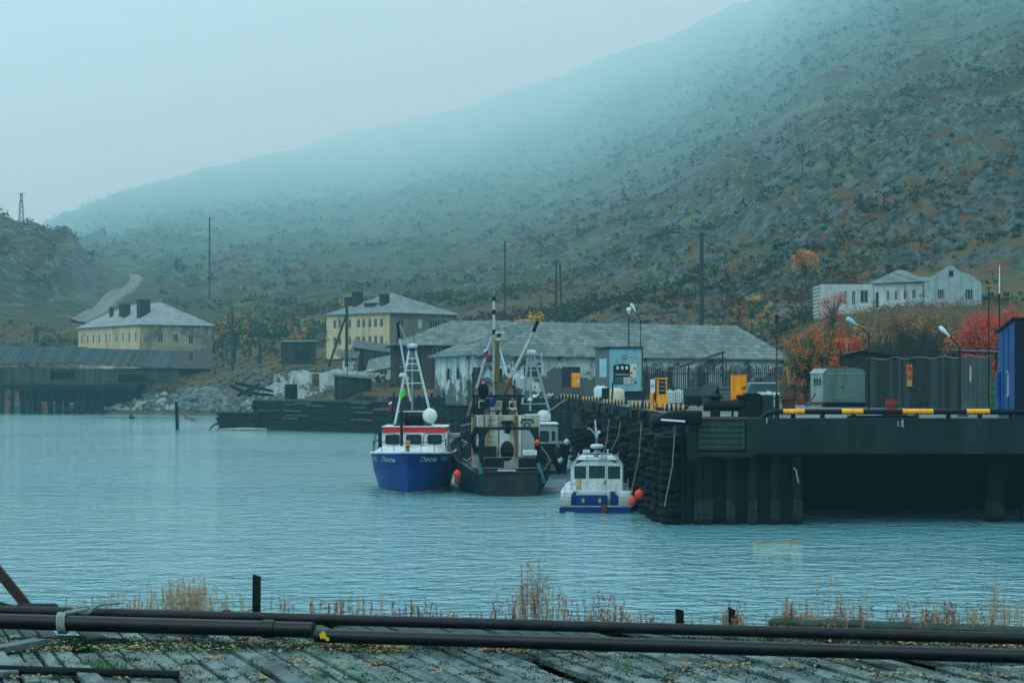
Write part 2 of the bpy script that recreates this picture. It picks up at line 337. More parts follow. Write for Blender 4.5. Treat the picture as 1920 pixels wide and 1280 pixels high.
def hill_material():
    m = bpy.data.materials.new("hillside"); m.use_nodes = True; t = m.node_tree; n = t.nodes; l = t.links; b = n['Principled BSDF']
    b.inputs['Roughness'].default_value = 0.95; b.inputs['Specular IOR Level'].default_value = 0.1
    g = n.new('ShaderNodeNewGeometry')
    def no(sc, det, mscale=(1, 1, 1), rot=0.0, rgh=0.6):
        mp = n.new('ShaderNodeMapping'); mp.inputs['Scale'].default_value = mscale; mp.inputs['Rotation'].default_value = (0, 0, rot); l.new(g.outputs['Position'], mp.inputs[0])
        q = n.new('ShaderNodeTexNoise'); q.inputs['Scale'].default_value = sc; q.inputs['Detail'].default_value = det; q.inputs['Roughness'].default_value = rgh; l.new(mp.outputs[0], q.inputs['Vector']); return q.outputs['Fac']
    def ramp(src, a, bb):
        r_ = n.new('ShaderNodeMapRange'); r_.inputs[1].default_value = a; r_.inputs[2].default_value = bb; l.new(src, r_.inputs[0]); return r_.outputs[0]
    def mix(f, a, c):
        q = n.new('ShaderNodeMix'); q.data_type = 'RGBA'; l.new(f, q.inputs[0])
        for i, v in ((6, a), (7, c)):
            if isinstance(v, tuple): q.inputs[i].default_value = (*v, 1)
            else: l.new(v, q.inputs[i])
        return q.outputs[2]
    cur = mix(ramp(no(0.03, 6), 0.42, 0.6), (0.024, 0.040, 0.018), (0.066, 0.060, 0.030))          # moss / dry heath
    cur = mix(ramp(no(0.11, 6, rgh=0.7), 0.55, 0.66), cur, (0.016, 0.034, 0.02)); cur = mix(ramp(no(0.018, 6, rgh=0.7), 0.48, 0.58), cur, (0.078, 0.050, 0.024)); cur = mix(ramp(no(0.012, 6, (1, 1, 1), 0.5, 0.7), 0.52, 0.6), cur, (0.035, 0.060, 0.022))                 # dwarf birch
    cur = mix(ramp(no(0.07, 5), 0.58, 0.70), cur, (0.14, 0.065, 0.028))                           # rust patches
    cur = mix(ramp(no(0.09, 5, (1, 1, 1), 0.7), 0.60, 0.68), cur, (0.16, 0.15, 0.05))             # yellow-green grass
    spm = n.new('ShaderNodeSeparateXYZ'); l.new(g.outputs['Position'], spm.inputs[0]); mdw = mix(ramp(no(0.09, 6, rgh=0.7), 0.42, 0.58), mix(ramp(no(0.05, 5), 0.45, 0.58), (0.055, 0.085, 0.028), (0.17, 0.125, 0.055)), (0.19, 0.085, 0.035))
    mr2 = n.new('ShaderNodeMapRange'); mr2.inputs[1].default_value = 640; mr2.inputs[2].default_value = 470; l.new(spm.outputs['Y'], mr2.inputs[0]); cur = mix(mr2.outputs[0], cur, mdw)
    sl = n.new('ShaderNodeSeparateXYZ'); l.new(g.outputs['Normal'], sl.inputs[0])
    rk = no(0.35, 8, (1, 1, 0.35), 0.3, 0.72)
    rock = mix(ramp(rk, 0.42, 0.62), (0.028, 0.042, 0.04), (0.17, 0.20, 0.185))
    a = n.new('ShaderNodeMath'); a.operation = 'MULTIPLY_ADD'; l.new(no(0.13, 6, rgh=0.7), a.inputs[0]); a.inputs[1].default_value = -0.9; a.inputs[2].default_value = 1.42
    df = n.new('ShaderNodeMath'); df.operation = 'SUBTRACT'; l.new(a.outputs[0], df.inputs[0]); l.new(sl.outputs['Z'], df.inputs[1])
    cur = mix(ramp(df.outputs[0], 0.03, 0.12), cur, rock)
    sp3 = n.new('ShaderNodeSeparateXYZ'); l.new(g.outputs['Position'], sp3.inputs[0]); cb3 = n.new('ShaderNodeCombineXYZ')
    q1 = n.new('ShaderNodeMath'); q1.operation = 'MULTIPLY_ADD'; l.new(sp3.outputs['X'], q1.inputs[0]); q1.inputs[1].default_value = -0.42; l.new(sp3.outputs['Z'], q1.inputs[2])
    for src_, ii, kk in ((q1.outputs[0], 'X', 0.16), (sp3.outputs['X'], 'Y', 0.022), (sp3.outputs['Y'], 'Z', 0.012)):
        mm = n.new('ShaderNodeMath'); mm.operation = 'MULTIPLY'; mm.inputs[1].default_value = kk; l.new(src_, mm.inputs[0]); l.new(mm.outputs[0], cb3.inputs[ii])
    led = n.new('ShaderNodeTexNoise'); led.inputs['Scale'].default_value = 1.0; led.inputs['Detail'].default_value = 7; led.inputs['Roughness'].default_value = 0.68; l.new(cb3.outputs[0], led.inputs['Vector'])
    cur = mix(ramp(led.outputs['Fac'], 0.56, 0.66), cur, (0.12, 0.185, 0.06)); cur = mix(ramp(led.outputs['Fac'], 0.40, 0.30), cur, (0.012, 0.024, 0.018))
    cur = mix(ramp(no(0.9, 4, (1, 1, 1), 0.0, 0.75), 0.62, 0.69), cur, (0.20, 0.23, 0.19))        # lichen-pale stones
    l.new(cur, b.inputs['Base Color'])
    bp = n.new('ShaderNodeBump'); bp.inputs['Strength'].default_value = 1.0; bp.inputs['Distance'].default_value = 2.2
    l.new(no(0.5, 8, rgh=0.75), bp.inputs['Height']); l.new(bp.outputs[0], b.inputs['Normal'])
    return m
def build_terrain():
    rows = []; Y = 136.0
    while Y < 2500:
        rows.append(YM(Y)); Y *= 1.0115 if Y < 330 else (1.0075 if Y < 1500 else 1.012)
    cols = [-900 + 60 * i for i in range(14)] + [-60 + 5.5 * i for i in range(378)] + [2020 + 50 * i for i in range(17)]
    v = []; f = []; nC = len(cols)
    for Y in rows:
        for px in cols:
            x = X(px, Y); v.append((x, Y, min(ground(x, Y), 2500)))
    for i in range(len(rows) - 1):
        for j in range(nC - 1): f.append((i * nC + j, i * nC + j + 1, (i + 1) * nC + j + 1, (i + 1) * nC + j))
    mb = MB(); mb.v = v; mb.f = f; mb.m = [0] * len(f)
    me = bpy.data.meshes.new("hill"); me.from_pydata(v, [], f); me.materials.append(hill_material())
    for p in me.polygons: p.use_smooth = True
    o = bpy.data.objects.new("hill", me); COL.objects.link(o); tag(o, kind='structure')
build_terrain()

# haze: one even box of air round everything
def haze():
    m = bpy.data.materials.new("haze"); m.use_nodes = True; t = m.node_tree; n = t.nodes
    for q in list(n): n.remove(q)
    out = n.new('ShaderNodeOutputMaterial'); v = n.new('ShaderNodeVolumePrincipled')
    v.inputs['Color'].default_value = (0.44, 0.92, 1.0, 1); v.inputs['Absorption Color'].default_value = (1, 1, 1, 1); v.inputs['Density'].default_value = HAZE; v.inputs['Anisotropy'].default_value = 0.0
    t.links.new(v.outputs[0], out.inputs['Volume'])
    mb = MB(); mb.b2(-13000, 13000, -400, 21500, -7.5, 2900)
    o = mb.build("haze", m); tag(o, kind='stuff'); o.display_type = 'WIRE'
HAZE = 0.00021
haze()

# scrub: dwarf birch, willow and boulders all over the slope
import numpy as np
def scatter(name, count, mats, smin, smax, region, seed, flat=0.7, leaf=False):
    rs = np.random.RandomState(seed); ico = bmesh.new(); bmesh.ops.create_icosphere(ico, subdivisions=1, radius=1.0)
    bv = np.array([v.co[:] for v in ico.verts]); bf = np.array([[v.index for v in f.verts] for f in ico.faces]); ico.free()
    if leaf:
        nq = 15; var = []
        for _ in range(12):
            c = rs.normal(0, 1, (nq, 3)); c /= np.linalg.norm(c, axis=1)[:, None]; c *= rs.uniform(.25, 1.0, (nq, 1)); c[:, 2] = np.abs(c[:, 2]) * 1.1 - .25
            t = rs.uniform(-.42, .42, (nq, 3, 3)); t[:, :, 2] *= 1.0; var.append((c[:, None, :] + t).reshape(-1, 3))
        bf = np.arange(nq * 3).reshape(nq, 3); bv = var[0]
    V = []; Fs = []; MI = []; k = 0; nv = len(bv)
    for i in range(count * 4):
        if k >= count: break
        r = region(rs)
        if r is None: continue
        x, y, sc = r; z = ground(x, y)
        if z < 0.8: continue
        s_ = (smin + (smax - smin) * rs.rand() ** 2.2) * sc; p = var[rs.randint(12)] if leaf else bv * (1 + rs.uniform(-0.4, 0.35, (nv, 1))); a = rs.uniform(0, 6.28); c, s2 = math.cos(a), math.sin(a)
        q = np.empty_like(p); q[:, 0] = (p[:, 0] * c - p[:, 1] * s2) * s_ * rs.uniform(.7, 1.4); q[:, 1] = (p[:, 0] * s2 + p[:, 1] * c) * s_; q[:, 2] = p[:, 2] * s_ * flat
        q += np.array([x, y, z + s_ * flat * 0.35]); V.append(q); Fs.append(bf + k * nv)
        nz = noise.noise(Vector((x, y, seed)) * 0.02) + rs.uniform(-0.35, 0.35)
        MI.append(np.full(len(bf), max(0, min(len(mats) - 1, int((nz * 1.1 + 0.56) * len(mats)))))); k += 1
    V = np.concatenate(V); Fs = np.concatenate(Fs); MI = np.concatenate(MI)
    me = bpy.data.meshes.new(name); me.vertices.add(len(V)); me.vertices.foreach_set('co', V.ravel()); nf = len(Fs)
    me.loops.add(nf * 3); me.loops.foreach_set('vertex_index', Fs.ravel().astype(np.int32)); me.polygons.add(nf); me.polygons.foreach_set('loop_start', np.arange(0, nf * 3, 3, dtype=np.int32))
    try: me.polygons.foreach_set('loop_total', np.full(nf, 3, dtype=np.int32))
    except Exception: pass
    for m in mats: me.materials.append(m)
    me.polygons.foreach_set('material_index', MI.astype(np.int32)); me.update(calc_edges=True); me.validate()
    o = bpy.data.objects.new(name, me); COL.objects.link(o); return o
def leafmat(nm, a, b, sc=1.2): return mat(nm, a, 0.95, b, scale=sc, amt=0.9, spec=0.05, lo=0.4, hi=0.6)
SCRUB = [leafmat("scrub_dark", (0.032, 0.05, 0.025), (0.045, 0.055, 0.026)), leafmat("scrub_green", (0.018, 0.042, 0.018), (0.04, 0.06, 0.022)), leafmat("scrub_brown", (0.06, 0.045, 0.022), (0.04, 0.045, 0.022)),
         leafmat("scrub_olive", (0.05, 0.052, 0.022), (0.07, 0.045, 0.02)), leafmat("scrub_straw", (0.10, 0.085, 0.035), (0.06, 0.06, 0.03)), leafmat("scrub_rust", (0.17, 0.065, 0.022), (0.09, 0.05, 0.025))]
def reg_hill(rs):
    px = rs.uniform(-80, 2000); Y = math.exp(rs.uniform(math.log(300), math.log(2000)))
    lim = np.interp(px, [0, 230, 500, 700, 900, 1200, 1500, 1700, 1920], [520, 500, 480, 440, 380, 360, 360, 385, 370])
    if Y < lim and (Y < lim * 0.72 or rs.rand() < 0.72): return None
    if 130 < px < 300 and Y < 900 and rs.rand() < .6: return None
    if 100 < px < 300 and 560 < Y < 960 and min((X(px, YM(Y)) - a) ** 2 + (YM(Y) - b) ** 2 for a, b in TRACK) < 24 ** 2: return None
    x = X(px, YM(Y)); cl = noise.noise(Vector((x, YM(Y), 5)) * 0.012)
    if cl < rs.uniform(-0.15, 0.35): return None
    return x, YM(Y), 0.45 + 0.0010 * min(YM(Y), 6000)
o = scatter("scrub", 17000, SCRUB, 0.35, 2.6, reg_hill, 3, 0.9, True); tag(o, kind='stuff')
STONE = [mat("scree_dark", (0.035, 0.05, 0.048), 0.95, (0.07, 0.085, 0.08), scale=0.8, spec=.1), mat("scree_pale", (0.10, 0.12, 0.11), 0.95, (0.05, 0.07, 0.065), scale=0.8, spec=.1)]
def reg_rock(rs):
    px = rs.uniform(1050, 2000); Y = math.exp(rs.uniform(math.log(370), math.log(1300))); x = X(px, YM(Y))
    if noise.noise(Vector((x, Y, 1)) * 0.02) < rs.uniform(-0.2, 0.4): return None
    return x, YM(Y), 0.6 + 0.0009 * YM(Y)
o = scatter("boulder_scree", 5000, STONE, 0.2, 1.1, reg_rock, 5, 0.8); tag(o, kind='stuff')
# ================================================================ BUILDINGS
def wall(mb, O, u, n, w, h, holes, t=0.35, top=None):
    """one wall with real openings; holes = (u0,u1,z0,z1); top(u) optional uneven top"""
    O = Vector(O); u = Vector(u); n = Vector(n); z = Vector((0, 0, 1))
    us = sorted({0.0, w} | {a for q in holes for a in q[:2]} | {w * i / max(1, int(w / 2.5)) for i in range(int(w / 2.5))}); zs = sorted({0.0, h} | {a for q in holes for a in q[2:] if a > 0})
    def solid(i, j):
        if not (0 <= i < len(us) - 1 and 0 <= j < len(zs) - 1): return False
        cu = (us[i] + us[i + 1]) / 2; cz = (zs[j] + zs[j + 1]) / 2
        return not any(q[0] < cu < q[1] and q[2] < cz < q[3] for q in holes)
    idx = {}; vs = []; fs = []
    def V(i, j, k):
        if (i, j, k) not in idx:
            zz = zs[j]
            if top and j == len(zs) - 1: zz = max(zs[j - 1] + 0.05, top(us[i]))
            idx[(i, j, k)] = len(vs); vs.append(O + u * us[i] + z * zz - n * (t * k))
        return idx[(i, j, k)]
    for i in range(len(us) - 1):
        for j in range(len(zs) - 1):
            if not solid(i, j): continue
            fs.append((V(i, j, 0), V(i + 1, j, 0), V(i + 1, j + 1, 0), V(i, j + 1, 0))); fs.append((V(i, j, 1), V(i, j + 1, 1), V(i + 1, j + 1, 1), V(i + 1, j, 1)))
            if not solid(i - 1, j): fs.append((V(i, j, 0), V(i, j + 1, 0), V(i, j + 1, 1), V(i, j, 1)))
            if not solid(i + 1, j): fs.append((V(i + 1, j, 0), V(i + 1, j, 1), V(i + 1, j + 1, 1), V(i + 1, j + 1, 0)))
            if not solid(i, j - 1): fs.append((V(i, j, 0), V(i, j, 1), V(i + 1, j, 1), V(i + 1, j, 0)))
            if not solid(i, j + 1): fs.append((V(i, j + 1, 0), V(i + 1, j + 1, 0), V(i + 1, j + 1, 1), V(i, j + 1, 1)))
    mb.add(vs, fs)

def window(parent, O, u, n, q, frame_m, pane_m, bars=1, t=0.12, broken=False, name='window'):
    O = Vector(O); u = Vector(u); n = Vector(n); a, b, c, d = q; fw = 0.09; z = Vector((0, 0, 1))
    ang = math.atan2(u.y, u.x)
    def bx(mb, u0, u1, z0, z1, dp, th):
        p = O + u * ((u0 + u1) / 2) + z * ((z0 + z1) / 2) - n * dp; mb.box(p.x, p.y, p.z, u1 - u0, th, z1 - z0, rz=ang)
    mb = MB(); bx(mb, a, a + fw, c, d, t, 0.08); bx(mb, b - fw, b, c, d, t, 0.08); bx(mb, a + fw, b - fw, d - fw, d, t, 0.08); bx(mb, a + fw, b - fw, c, c + fw, t, 0.08)
    for k in range(bars): m = a + (b - a) * (k + 1) / (bars + 1); bx(mb, m - 0.035, m + 0.035, c + fw, d - fw, t, 0.06)
    f = mb.build(name, frame_m, parent)
    pm = MB(); bx(pm, a + fw, b - fw, c + fw, d - fw, t + 0.05, 0.02); pm.build('pane', pane_m, f)
    return f

def hip_roof(mb, x0, x1, y0, y1, z, h, over=0.5, hip=1.0, hip1=None, axis='X', t=0.12, tiny=0.02):
    """closed roof body: hip=1 full hip, 0 gable"""
    x0 -= over; x1 += over; y0 -= over; y1 += over
    if axis == 'X': half = (y1 - y0) / 2; ym = (y0 + y1) / 2; r0 = (x0 + half * hip, ym); r1 = (x1 - half * (hip if hip1 is None else hip1), ym)
    else: half = (x1 - x0) / 2; xm = (x0 + x1) / 2; r0 = (xm, y0 + half * hip); r1 = (xm, y1 - half * hip)
    vs = [(x0, y0, z), (x1, y0, z), (x1, y1, z), (x0, y1, z), (r0[0], r0[1], z + h), (r1[0], r1[1], z + h)]
    vs += [(x0, y0, z - t), (x1, y0, z - t), (x1, y1, z - t), (x0, y1, z - t)]
    if axis == 'X': fs = [(0, 1, 5, 4), (1, 2, 5), (2, 3, 4, 5), (3, 0, 4)]
    else: fs = [(0, 1, 4), (1, 2, 5, 4), (2, 3, 5), (3, 0, 4, 5)]
    fs += [(0, 6, 7, 1), (1, 7, 8, 2), (2, 8, 9, 3), (3, 9, 6, 0), (9, 8, 7, 6)]
    mb.add(vs, fs)

def tA(cx, cy, th, px): k = (px - 960) / F; return (cx - k * cy) / (math.sin(th) + k * math.cos(th))
def tB(cx, cy, th, px): k = (px - 960) / F; return (k * cy - cx) / (math.cos(th) - k * math.sin(th))

def plaster(name, c1, c2, c3, sc=0.35, c4=None, p=0.5):
    m = mat(name, c1, 0.92, c2, scale=sc, amt=0.8, bump=0.25, streak=c3, streak_amt=0.55, lo=0.44, hi=0.56)
    t = m.node_tree; n = t.nodes; l = t.links; b = n['Principled BSDF']; src = b.inputs['Base Color'].links[0].from_socket
    tcn = n.new('ShaderNodeTexCoord'); no = n.new('ShaderNodeTexNoise'); no.inputs['Scale'].default_value = sc * 0.8; no.inputs['Detail'].default_value = 8; no.inputs['Roughness'].default_value = 0.7
    mp = n.new('ShaderNodeMapping'); mp.inputs['Location'].default_value = (7, 3, 5); l.new(tcn.outputs['Object'], mp.inputs[0]); l.new(mp.outputs[0], no.inputs['Vector'])
    sp = n.new('ShaderNodeSeparateXYZ'); l.new(tcn.outputs['Object'], sp.inputs[0])
    mr = n.new('ShaderNodeMapRange'); mr.inputs[1].default_value = 0; mr.inputs[2].default_value = 4; mr.inputs[3].default_value = 0.09; mr.inputs[4].default_value = -0.05; l.new(sp.outputs['Z'], mr.inputs[0])
    ad = n.new('ShaderNodeMath'); l.new(no.outputs['Fac'], ad.inputs[0]); l.new(mr.outputs[0], ad.inputs[1])
    r = n.new('ShaderNodeMapRange'); r.inputs[1].default_value = p; r.inputs[2].default_value = p + 0.02; l.new(ad.outputs[0], r.inputs[0])
    br = n.new('ShaderNodeTexNoise'); br.inputs['Scale'].default_value = 3; br.inputs['Detail'].default_value = 6; l.new(tcn.outputs['Object'], br.inputs['Vector'])
    cm = n.new('ShaderNodeMix'); cm.data_type = 'RGBA'; cm.inputs[6].default_value = (*(c4 or c3), 1); cm.inputs[7].default_value = (*(tuple(q * 1.7 for q in (c4 or c3))), 1); l.new(br.outputs['Fac'], cm.inputs[0])
    mx = n.new('ShaderNodeMix'); mx.data_type = 'RGBA'; l.new(r.outputs[0], mx.inputs[0]); l.new(src, mx.inputs[6]); l.new(cm.outputs[2], mx.inputs[7]); l.new(mx.outputs[2], b.inputs['Base Color'])
    return m

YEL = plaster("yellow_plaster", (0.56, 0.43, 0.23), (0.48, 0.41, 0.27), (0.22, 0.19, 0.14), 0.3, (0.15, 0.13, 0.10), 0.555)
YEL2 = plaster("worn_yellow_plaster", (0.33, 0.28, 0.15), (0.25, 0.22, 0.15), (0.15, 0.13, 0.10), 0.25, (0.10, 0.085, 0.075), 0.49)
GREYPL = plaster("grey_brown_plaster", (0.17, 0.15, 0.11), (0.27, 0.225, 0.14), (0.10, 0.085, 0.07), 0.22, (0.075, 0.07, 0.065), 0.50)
WHT = plaster("peeling_white_plaster", (0.50, 0.55, 0.53), (0.34, 0.38, 0.37), (0.15, 0.16, 0.15), 0.45, (0.055, 0.065, 0.06), 0.49)
WHT2 = plaster("white_hill_plaster", (0.50, 0.54, 0.52), (0.38, 0.42, 0.41), (0.2, 0.22, 0.21), 0.6, (0.10, 0.105, 0.095), 0.55)
PALE = plaster("pale_blue_plaster", (0.32, 0.40, 0.40), (0.25, 0.32, 0.325), (0.17, 0.22, 0.22), 0.6, (0.10, 0.12, 0.12), 0.6)
ROOFG = courses("grey_slate_roof", (0.17, 0.215, 0.205), (0.075, 0.105, 0.10), w=0.85, h=0.42, streak=(0.22, 0.25, 0.235), tone=0.28, use='XZ', scale=0.5)
ROOFL = courses("pale_roof", (0.28, 0.31, 0.31), (0.18, 0.215, 0.22), w=1.4, h=0.5, tone=0.10, use='XZ', scale=0.3)
ROOFM = courses("slate_roof_mid", (0.21, 0.25, 0.25), (0.14, 0.175, 0.18), w=1.4, h=0.5, tone=0.12, use='XZ', scale=0.35)
PANE = mat("window_glass", (0.012, 0.028, 0.032), 0.25, (0.03, 0.05, 0.055), scale=0.6, spec=0.5)
PANEP = mat("whitened_pane", (0.45, 0.5, 0.5), 0.5, (0.3, 0.35, 0.36), scale=1)
FRM = mat("old_window_frame", (0.36, 0.38, 0.35), 0.8, (0.2, 0.21, 0.19), scale=2)
FRB = mat("brown_window_frame", (0.10, 0.06, 0.045), 0.8, (0.06, 0.045, 0.04), scale=2)
BRK = courses("sooty_brick", (0.06, 0.045, 0.042), (0.035, 0.035, 0.035), w=0.5, h=0.15, use='XYZ', tone=0.3, scale=2)
WOODD = boards("weathered_boards", (0.045, 0.052, 0.045), (0.02, 0.028, 0.026), 0.24, 'X')
WOODB = boards("brown_boards", (0.085, 0.075, 0.052), (0.04, 0.043, 0.035), 0.3, 'X')
INT = mat("dark_interior", (0.012, 0.018, 0.018), 0.95)  # near-black that paints the shade inside openings; the roof pole shares it

def house(name, label, cat, cpx, Y, zb, th, pxA, pxB, ytop, yridge, ridgeY, wallA, wallB, roofm, winA, winB, over=0.6, hip=1.0, axis=None, LA=None, frame=FRM, tilt=0.0, group=None, bricks=(), holesA=(), holesB=()):
    cx = X(cpx, Y); A = LA or tA(cx, Y, th, pxA); B = tB(cx, Y, th, pxB); zt = Z(ytop, Y) - zb; zr = Z(yridge, ridgeY) - zb
    r = thing(name, label, cat, (cx, Y, zb), th, group); r.rotation_euler[1] = tilt
    axis = axis or ('X' if B > A else 'Y')
    hA = [w[:4] for w in winA]; hB = [w[:4] for w in winB]; fn = 1.2
    m = MB(); wall(m, (0, A, -fn), (0, -1, 0), (-1, 0, 0), A, zt + fn, [(A - b, A - a, c + fn, d + fn) for a, b, c, d in hA + list(holesA)]); m.build('wall', wallA, r)
    m = MB(); wall(m, (0.003, 0, -fn), (1, 0, 0), (0, -1, 0), B, zt + fn, [(a, b, c + fn, d + fn) for a, b, c, d in hB + list(holesB)]); m.build('wall', wallB, r)
    m = MB(); m.b2(0.36, B, A - 0.3, A, -fn, zt); m.b2(B - 0.3, B, 0.36, A - 0.31, -fn, zt); m.b2(0.4, B - 0.31, 0.4, A - 0.31, zt - 0.5, zt - 0.3); m.b2(0.36, B - 0.31, 0.36, A - 0.31, -0.1, 0.0); m.build('rear_wall', wallB, r)
    m = MB(); hip_roof(m, 0, B, 0, A, zt + 0.14, zr - zt, over, hip, (0.45 if name == 'long_warehouse' else None), axis); rf = m.build('roof', roofm, r)
    if hip < 0.9 and axis == 'X': pass
    for w in winA: window(r, (0, 0, 0), (0, 1, 0), (-1, 0, 0), w[:4], frame, w[4] if len(w) > 4 else PANE)
    for w in winB: window(r, (0, 0, 0), (1, 0, 0), (0, -1, 0), w[:4], frame, w[4] if len(w) > 4 else PANE, bars=(3 if w[1] - w[0] > 2.4 else 1))
    for (x, y, z0, sx, sy, h) in bricks:
        m = MB(); m.box(x, y, z0 + h / 2, sx, sy, h, bev=0.03); m.box(x, y, z0 + h + 0.06, sx + 0.15, sy + 0.15, 0.12); m.build('chimney', BRK, rf)
    return r, A, B, zt, zr

# -- two-storey yellow house in the middle
th = R(45); cx = X(730, 400); A = tA(cx, 400, th, 612); B = tB(cx, 400, th, 855)
wa = []
for f_ in (0.10, 0.19, 0.28, 0.38, 0.46, 0.60, 0.76, 0.84):
    for z0 in (1.6, 5.1): wa.append((A * f_, A * f_ + 0.95, z0, z0 + 1.75))
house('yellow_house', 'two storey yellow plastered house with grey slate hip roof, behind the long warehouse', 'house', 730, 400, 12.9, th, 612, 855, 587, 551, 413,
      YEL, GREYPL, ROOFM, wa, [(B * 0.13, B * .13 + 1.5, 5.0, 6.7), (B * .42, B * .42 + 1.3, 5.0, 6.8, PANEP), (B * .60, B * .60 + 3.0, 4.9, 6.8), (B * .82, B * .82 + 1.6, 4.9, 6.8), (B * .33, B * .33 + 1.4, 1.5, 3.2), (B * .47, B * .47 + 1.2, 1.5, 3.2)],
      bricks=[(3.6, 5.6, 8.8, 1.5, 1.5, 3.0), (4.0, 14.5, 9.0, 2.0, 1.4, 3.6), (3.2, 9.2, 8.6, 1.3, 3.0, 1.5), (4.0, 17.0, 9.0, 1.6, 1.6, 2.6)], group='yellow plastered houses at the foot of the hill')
# -- two-storey yellow house further away with pale roof
th = R(33); cx = X(262, 450); A = tA(cx, 450, th, 147); B = tB(cx, 450, th, 398)
wa = [(A * f_, A * f_ + 0.95, 4.9, 6.9, FRM if k_ in (4,) else PANE) for k_, f_ in enumerate((0.05, 0.15, 0.25, 0.35, 0.46, 0.52, 0.63, 0.73, 0.83, 0.93))]
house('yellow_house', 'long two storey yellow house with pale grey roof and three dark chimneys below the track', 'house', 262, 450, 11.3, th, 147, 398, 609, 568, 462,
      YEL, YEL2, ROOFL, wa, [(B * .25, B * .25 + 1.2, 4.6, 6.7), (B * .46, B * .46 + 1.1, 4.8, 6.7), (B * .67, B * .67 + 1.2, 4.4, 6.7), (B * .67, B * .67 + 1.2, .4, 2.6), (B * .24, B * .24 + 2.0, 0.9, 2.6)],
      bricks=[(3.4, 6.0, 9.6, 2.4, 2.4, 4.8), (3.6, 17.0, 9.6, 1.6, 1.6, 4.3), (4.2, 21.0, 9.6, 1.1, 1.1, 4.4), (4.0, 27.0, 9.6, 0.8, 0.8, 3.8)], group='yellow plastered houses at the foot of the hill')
# -- long white warehouse with slate roof
th = R(16)
r, A, B, zt, zr = house('long_warehouse', 'long low warehouse with peeling white walls and sagging grey slate hip roof', 'warehouse', 876, 240, 5.15, th, 816, 1470, 667, 603, 250,
      WHT, WHT, ROOFG, [(4.2, 5.4, 1.9, 3.3), (8.7, 9.9, 1.9, 3.3)],
      [(0.6, 1.7, 1.4, 3.4), (3.2, 4.4, 1.6, 3.3), (11.9, 14.3, 1.0, 3.6), (7.1, 9.3, 2.3, 3.5), (24.5, 26.4, 1.2, 3.2), (29.5, 31.2, 1.2, 3.2)], over=0.8, frame=FRB, tilt=R(0.55))
m = MB(); m.b2(21.4, 22.9, -0.12, -0.02, 0, 3.1); m.build('door', WOODB, r)
# -- brown timber building behind it
th = R(6)
house('timber_building', 'brown timber building with grey hip roof standing between the yellow house and the warehouse', 'building', 742, 300, 5.8, th, 700, 1075, 648, 603, 312,
      WOODB, WOODB, ROOFG, [], [(1.6, 2.9, 4.6, 6.2), (5.6, 6.9, 4.6, 6.2), (9.4, 10.6, 4.4, 6.0)], over=0.9, LA=18)

# -- ruined low building on the shore
Y0 = 318; r = thing('ruined_building', 'roofless ruined low building with peeling white walls and empty openings, near the log jetty', 'ruin', (X(530, Y0), Y0, 5.0), R(4))
rs = random.Random(4); w = S(Y0) * 330
tops = {}
def rtop(u): return 3.9 + 0.35 * math.sin(u * 1.3) + 0.3 * noise.noise(Vector((u * 1.7, 3, 0))) + (0.6 if 11 < u < 13 else 0)
m = MB(); wall(m, (0, 0, -1), (1, 0, 0), (0, -1, 0), w, 4.9, [(1.6, 2.6, 2.0, 3.6), (4.2, 5.8, 1.3, 4.2), (8.2, 10.0, 1.3, 4.3), (11.6, 12.9, 2.0, 4.0), (16.0, 17.6, 2.2, 4.0), (19.8, 21.5, 1.0, 4.1), (23.5, 24.6, 2.0, 4.0)], 0.4, top=rtop); m.build('wall', WHT2, r)
m = MB(); wall(m, (-1.5, -0.5, -1), (1, 0.3, 0), (0, -1, 0), 1.6, 4.2, [(0.5, 1.1, 2.2, 3.6)], 0.3); m.build('wall', WHT2, r)
m = MB(); m.slab([(-2.6, -0.9, 3.1), (0.6, -0.6, 4.1), (0.6, 6, 4.1), (-2.6, 6, 3.1)], 0.12); m.build('roof', ROOFG, r)
m = MB(); wall(m, (0.5, 6, -1), (1, 0, 0), (0, -1, 0), w - 1, 5.0, [(4, 6, 1.5, 4.3), (9, 11, 1.5, 4.3), (18, 20, 1.5, 4.3)], 0.3, top=lambda u: 4.6 + 0.5 * math.sin(u)); m.build('rear_wall', WHT2, r)
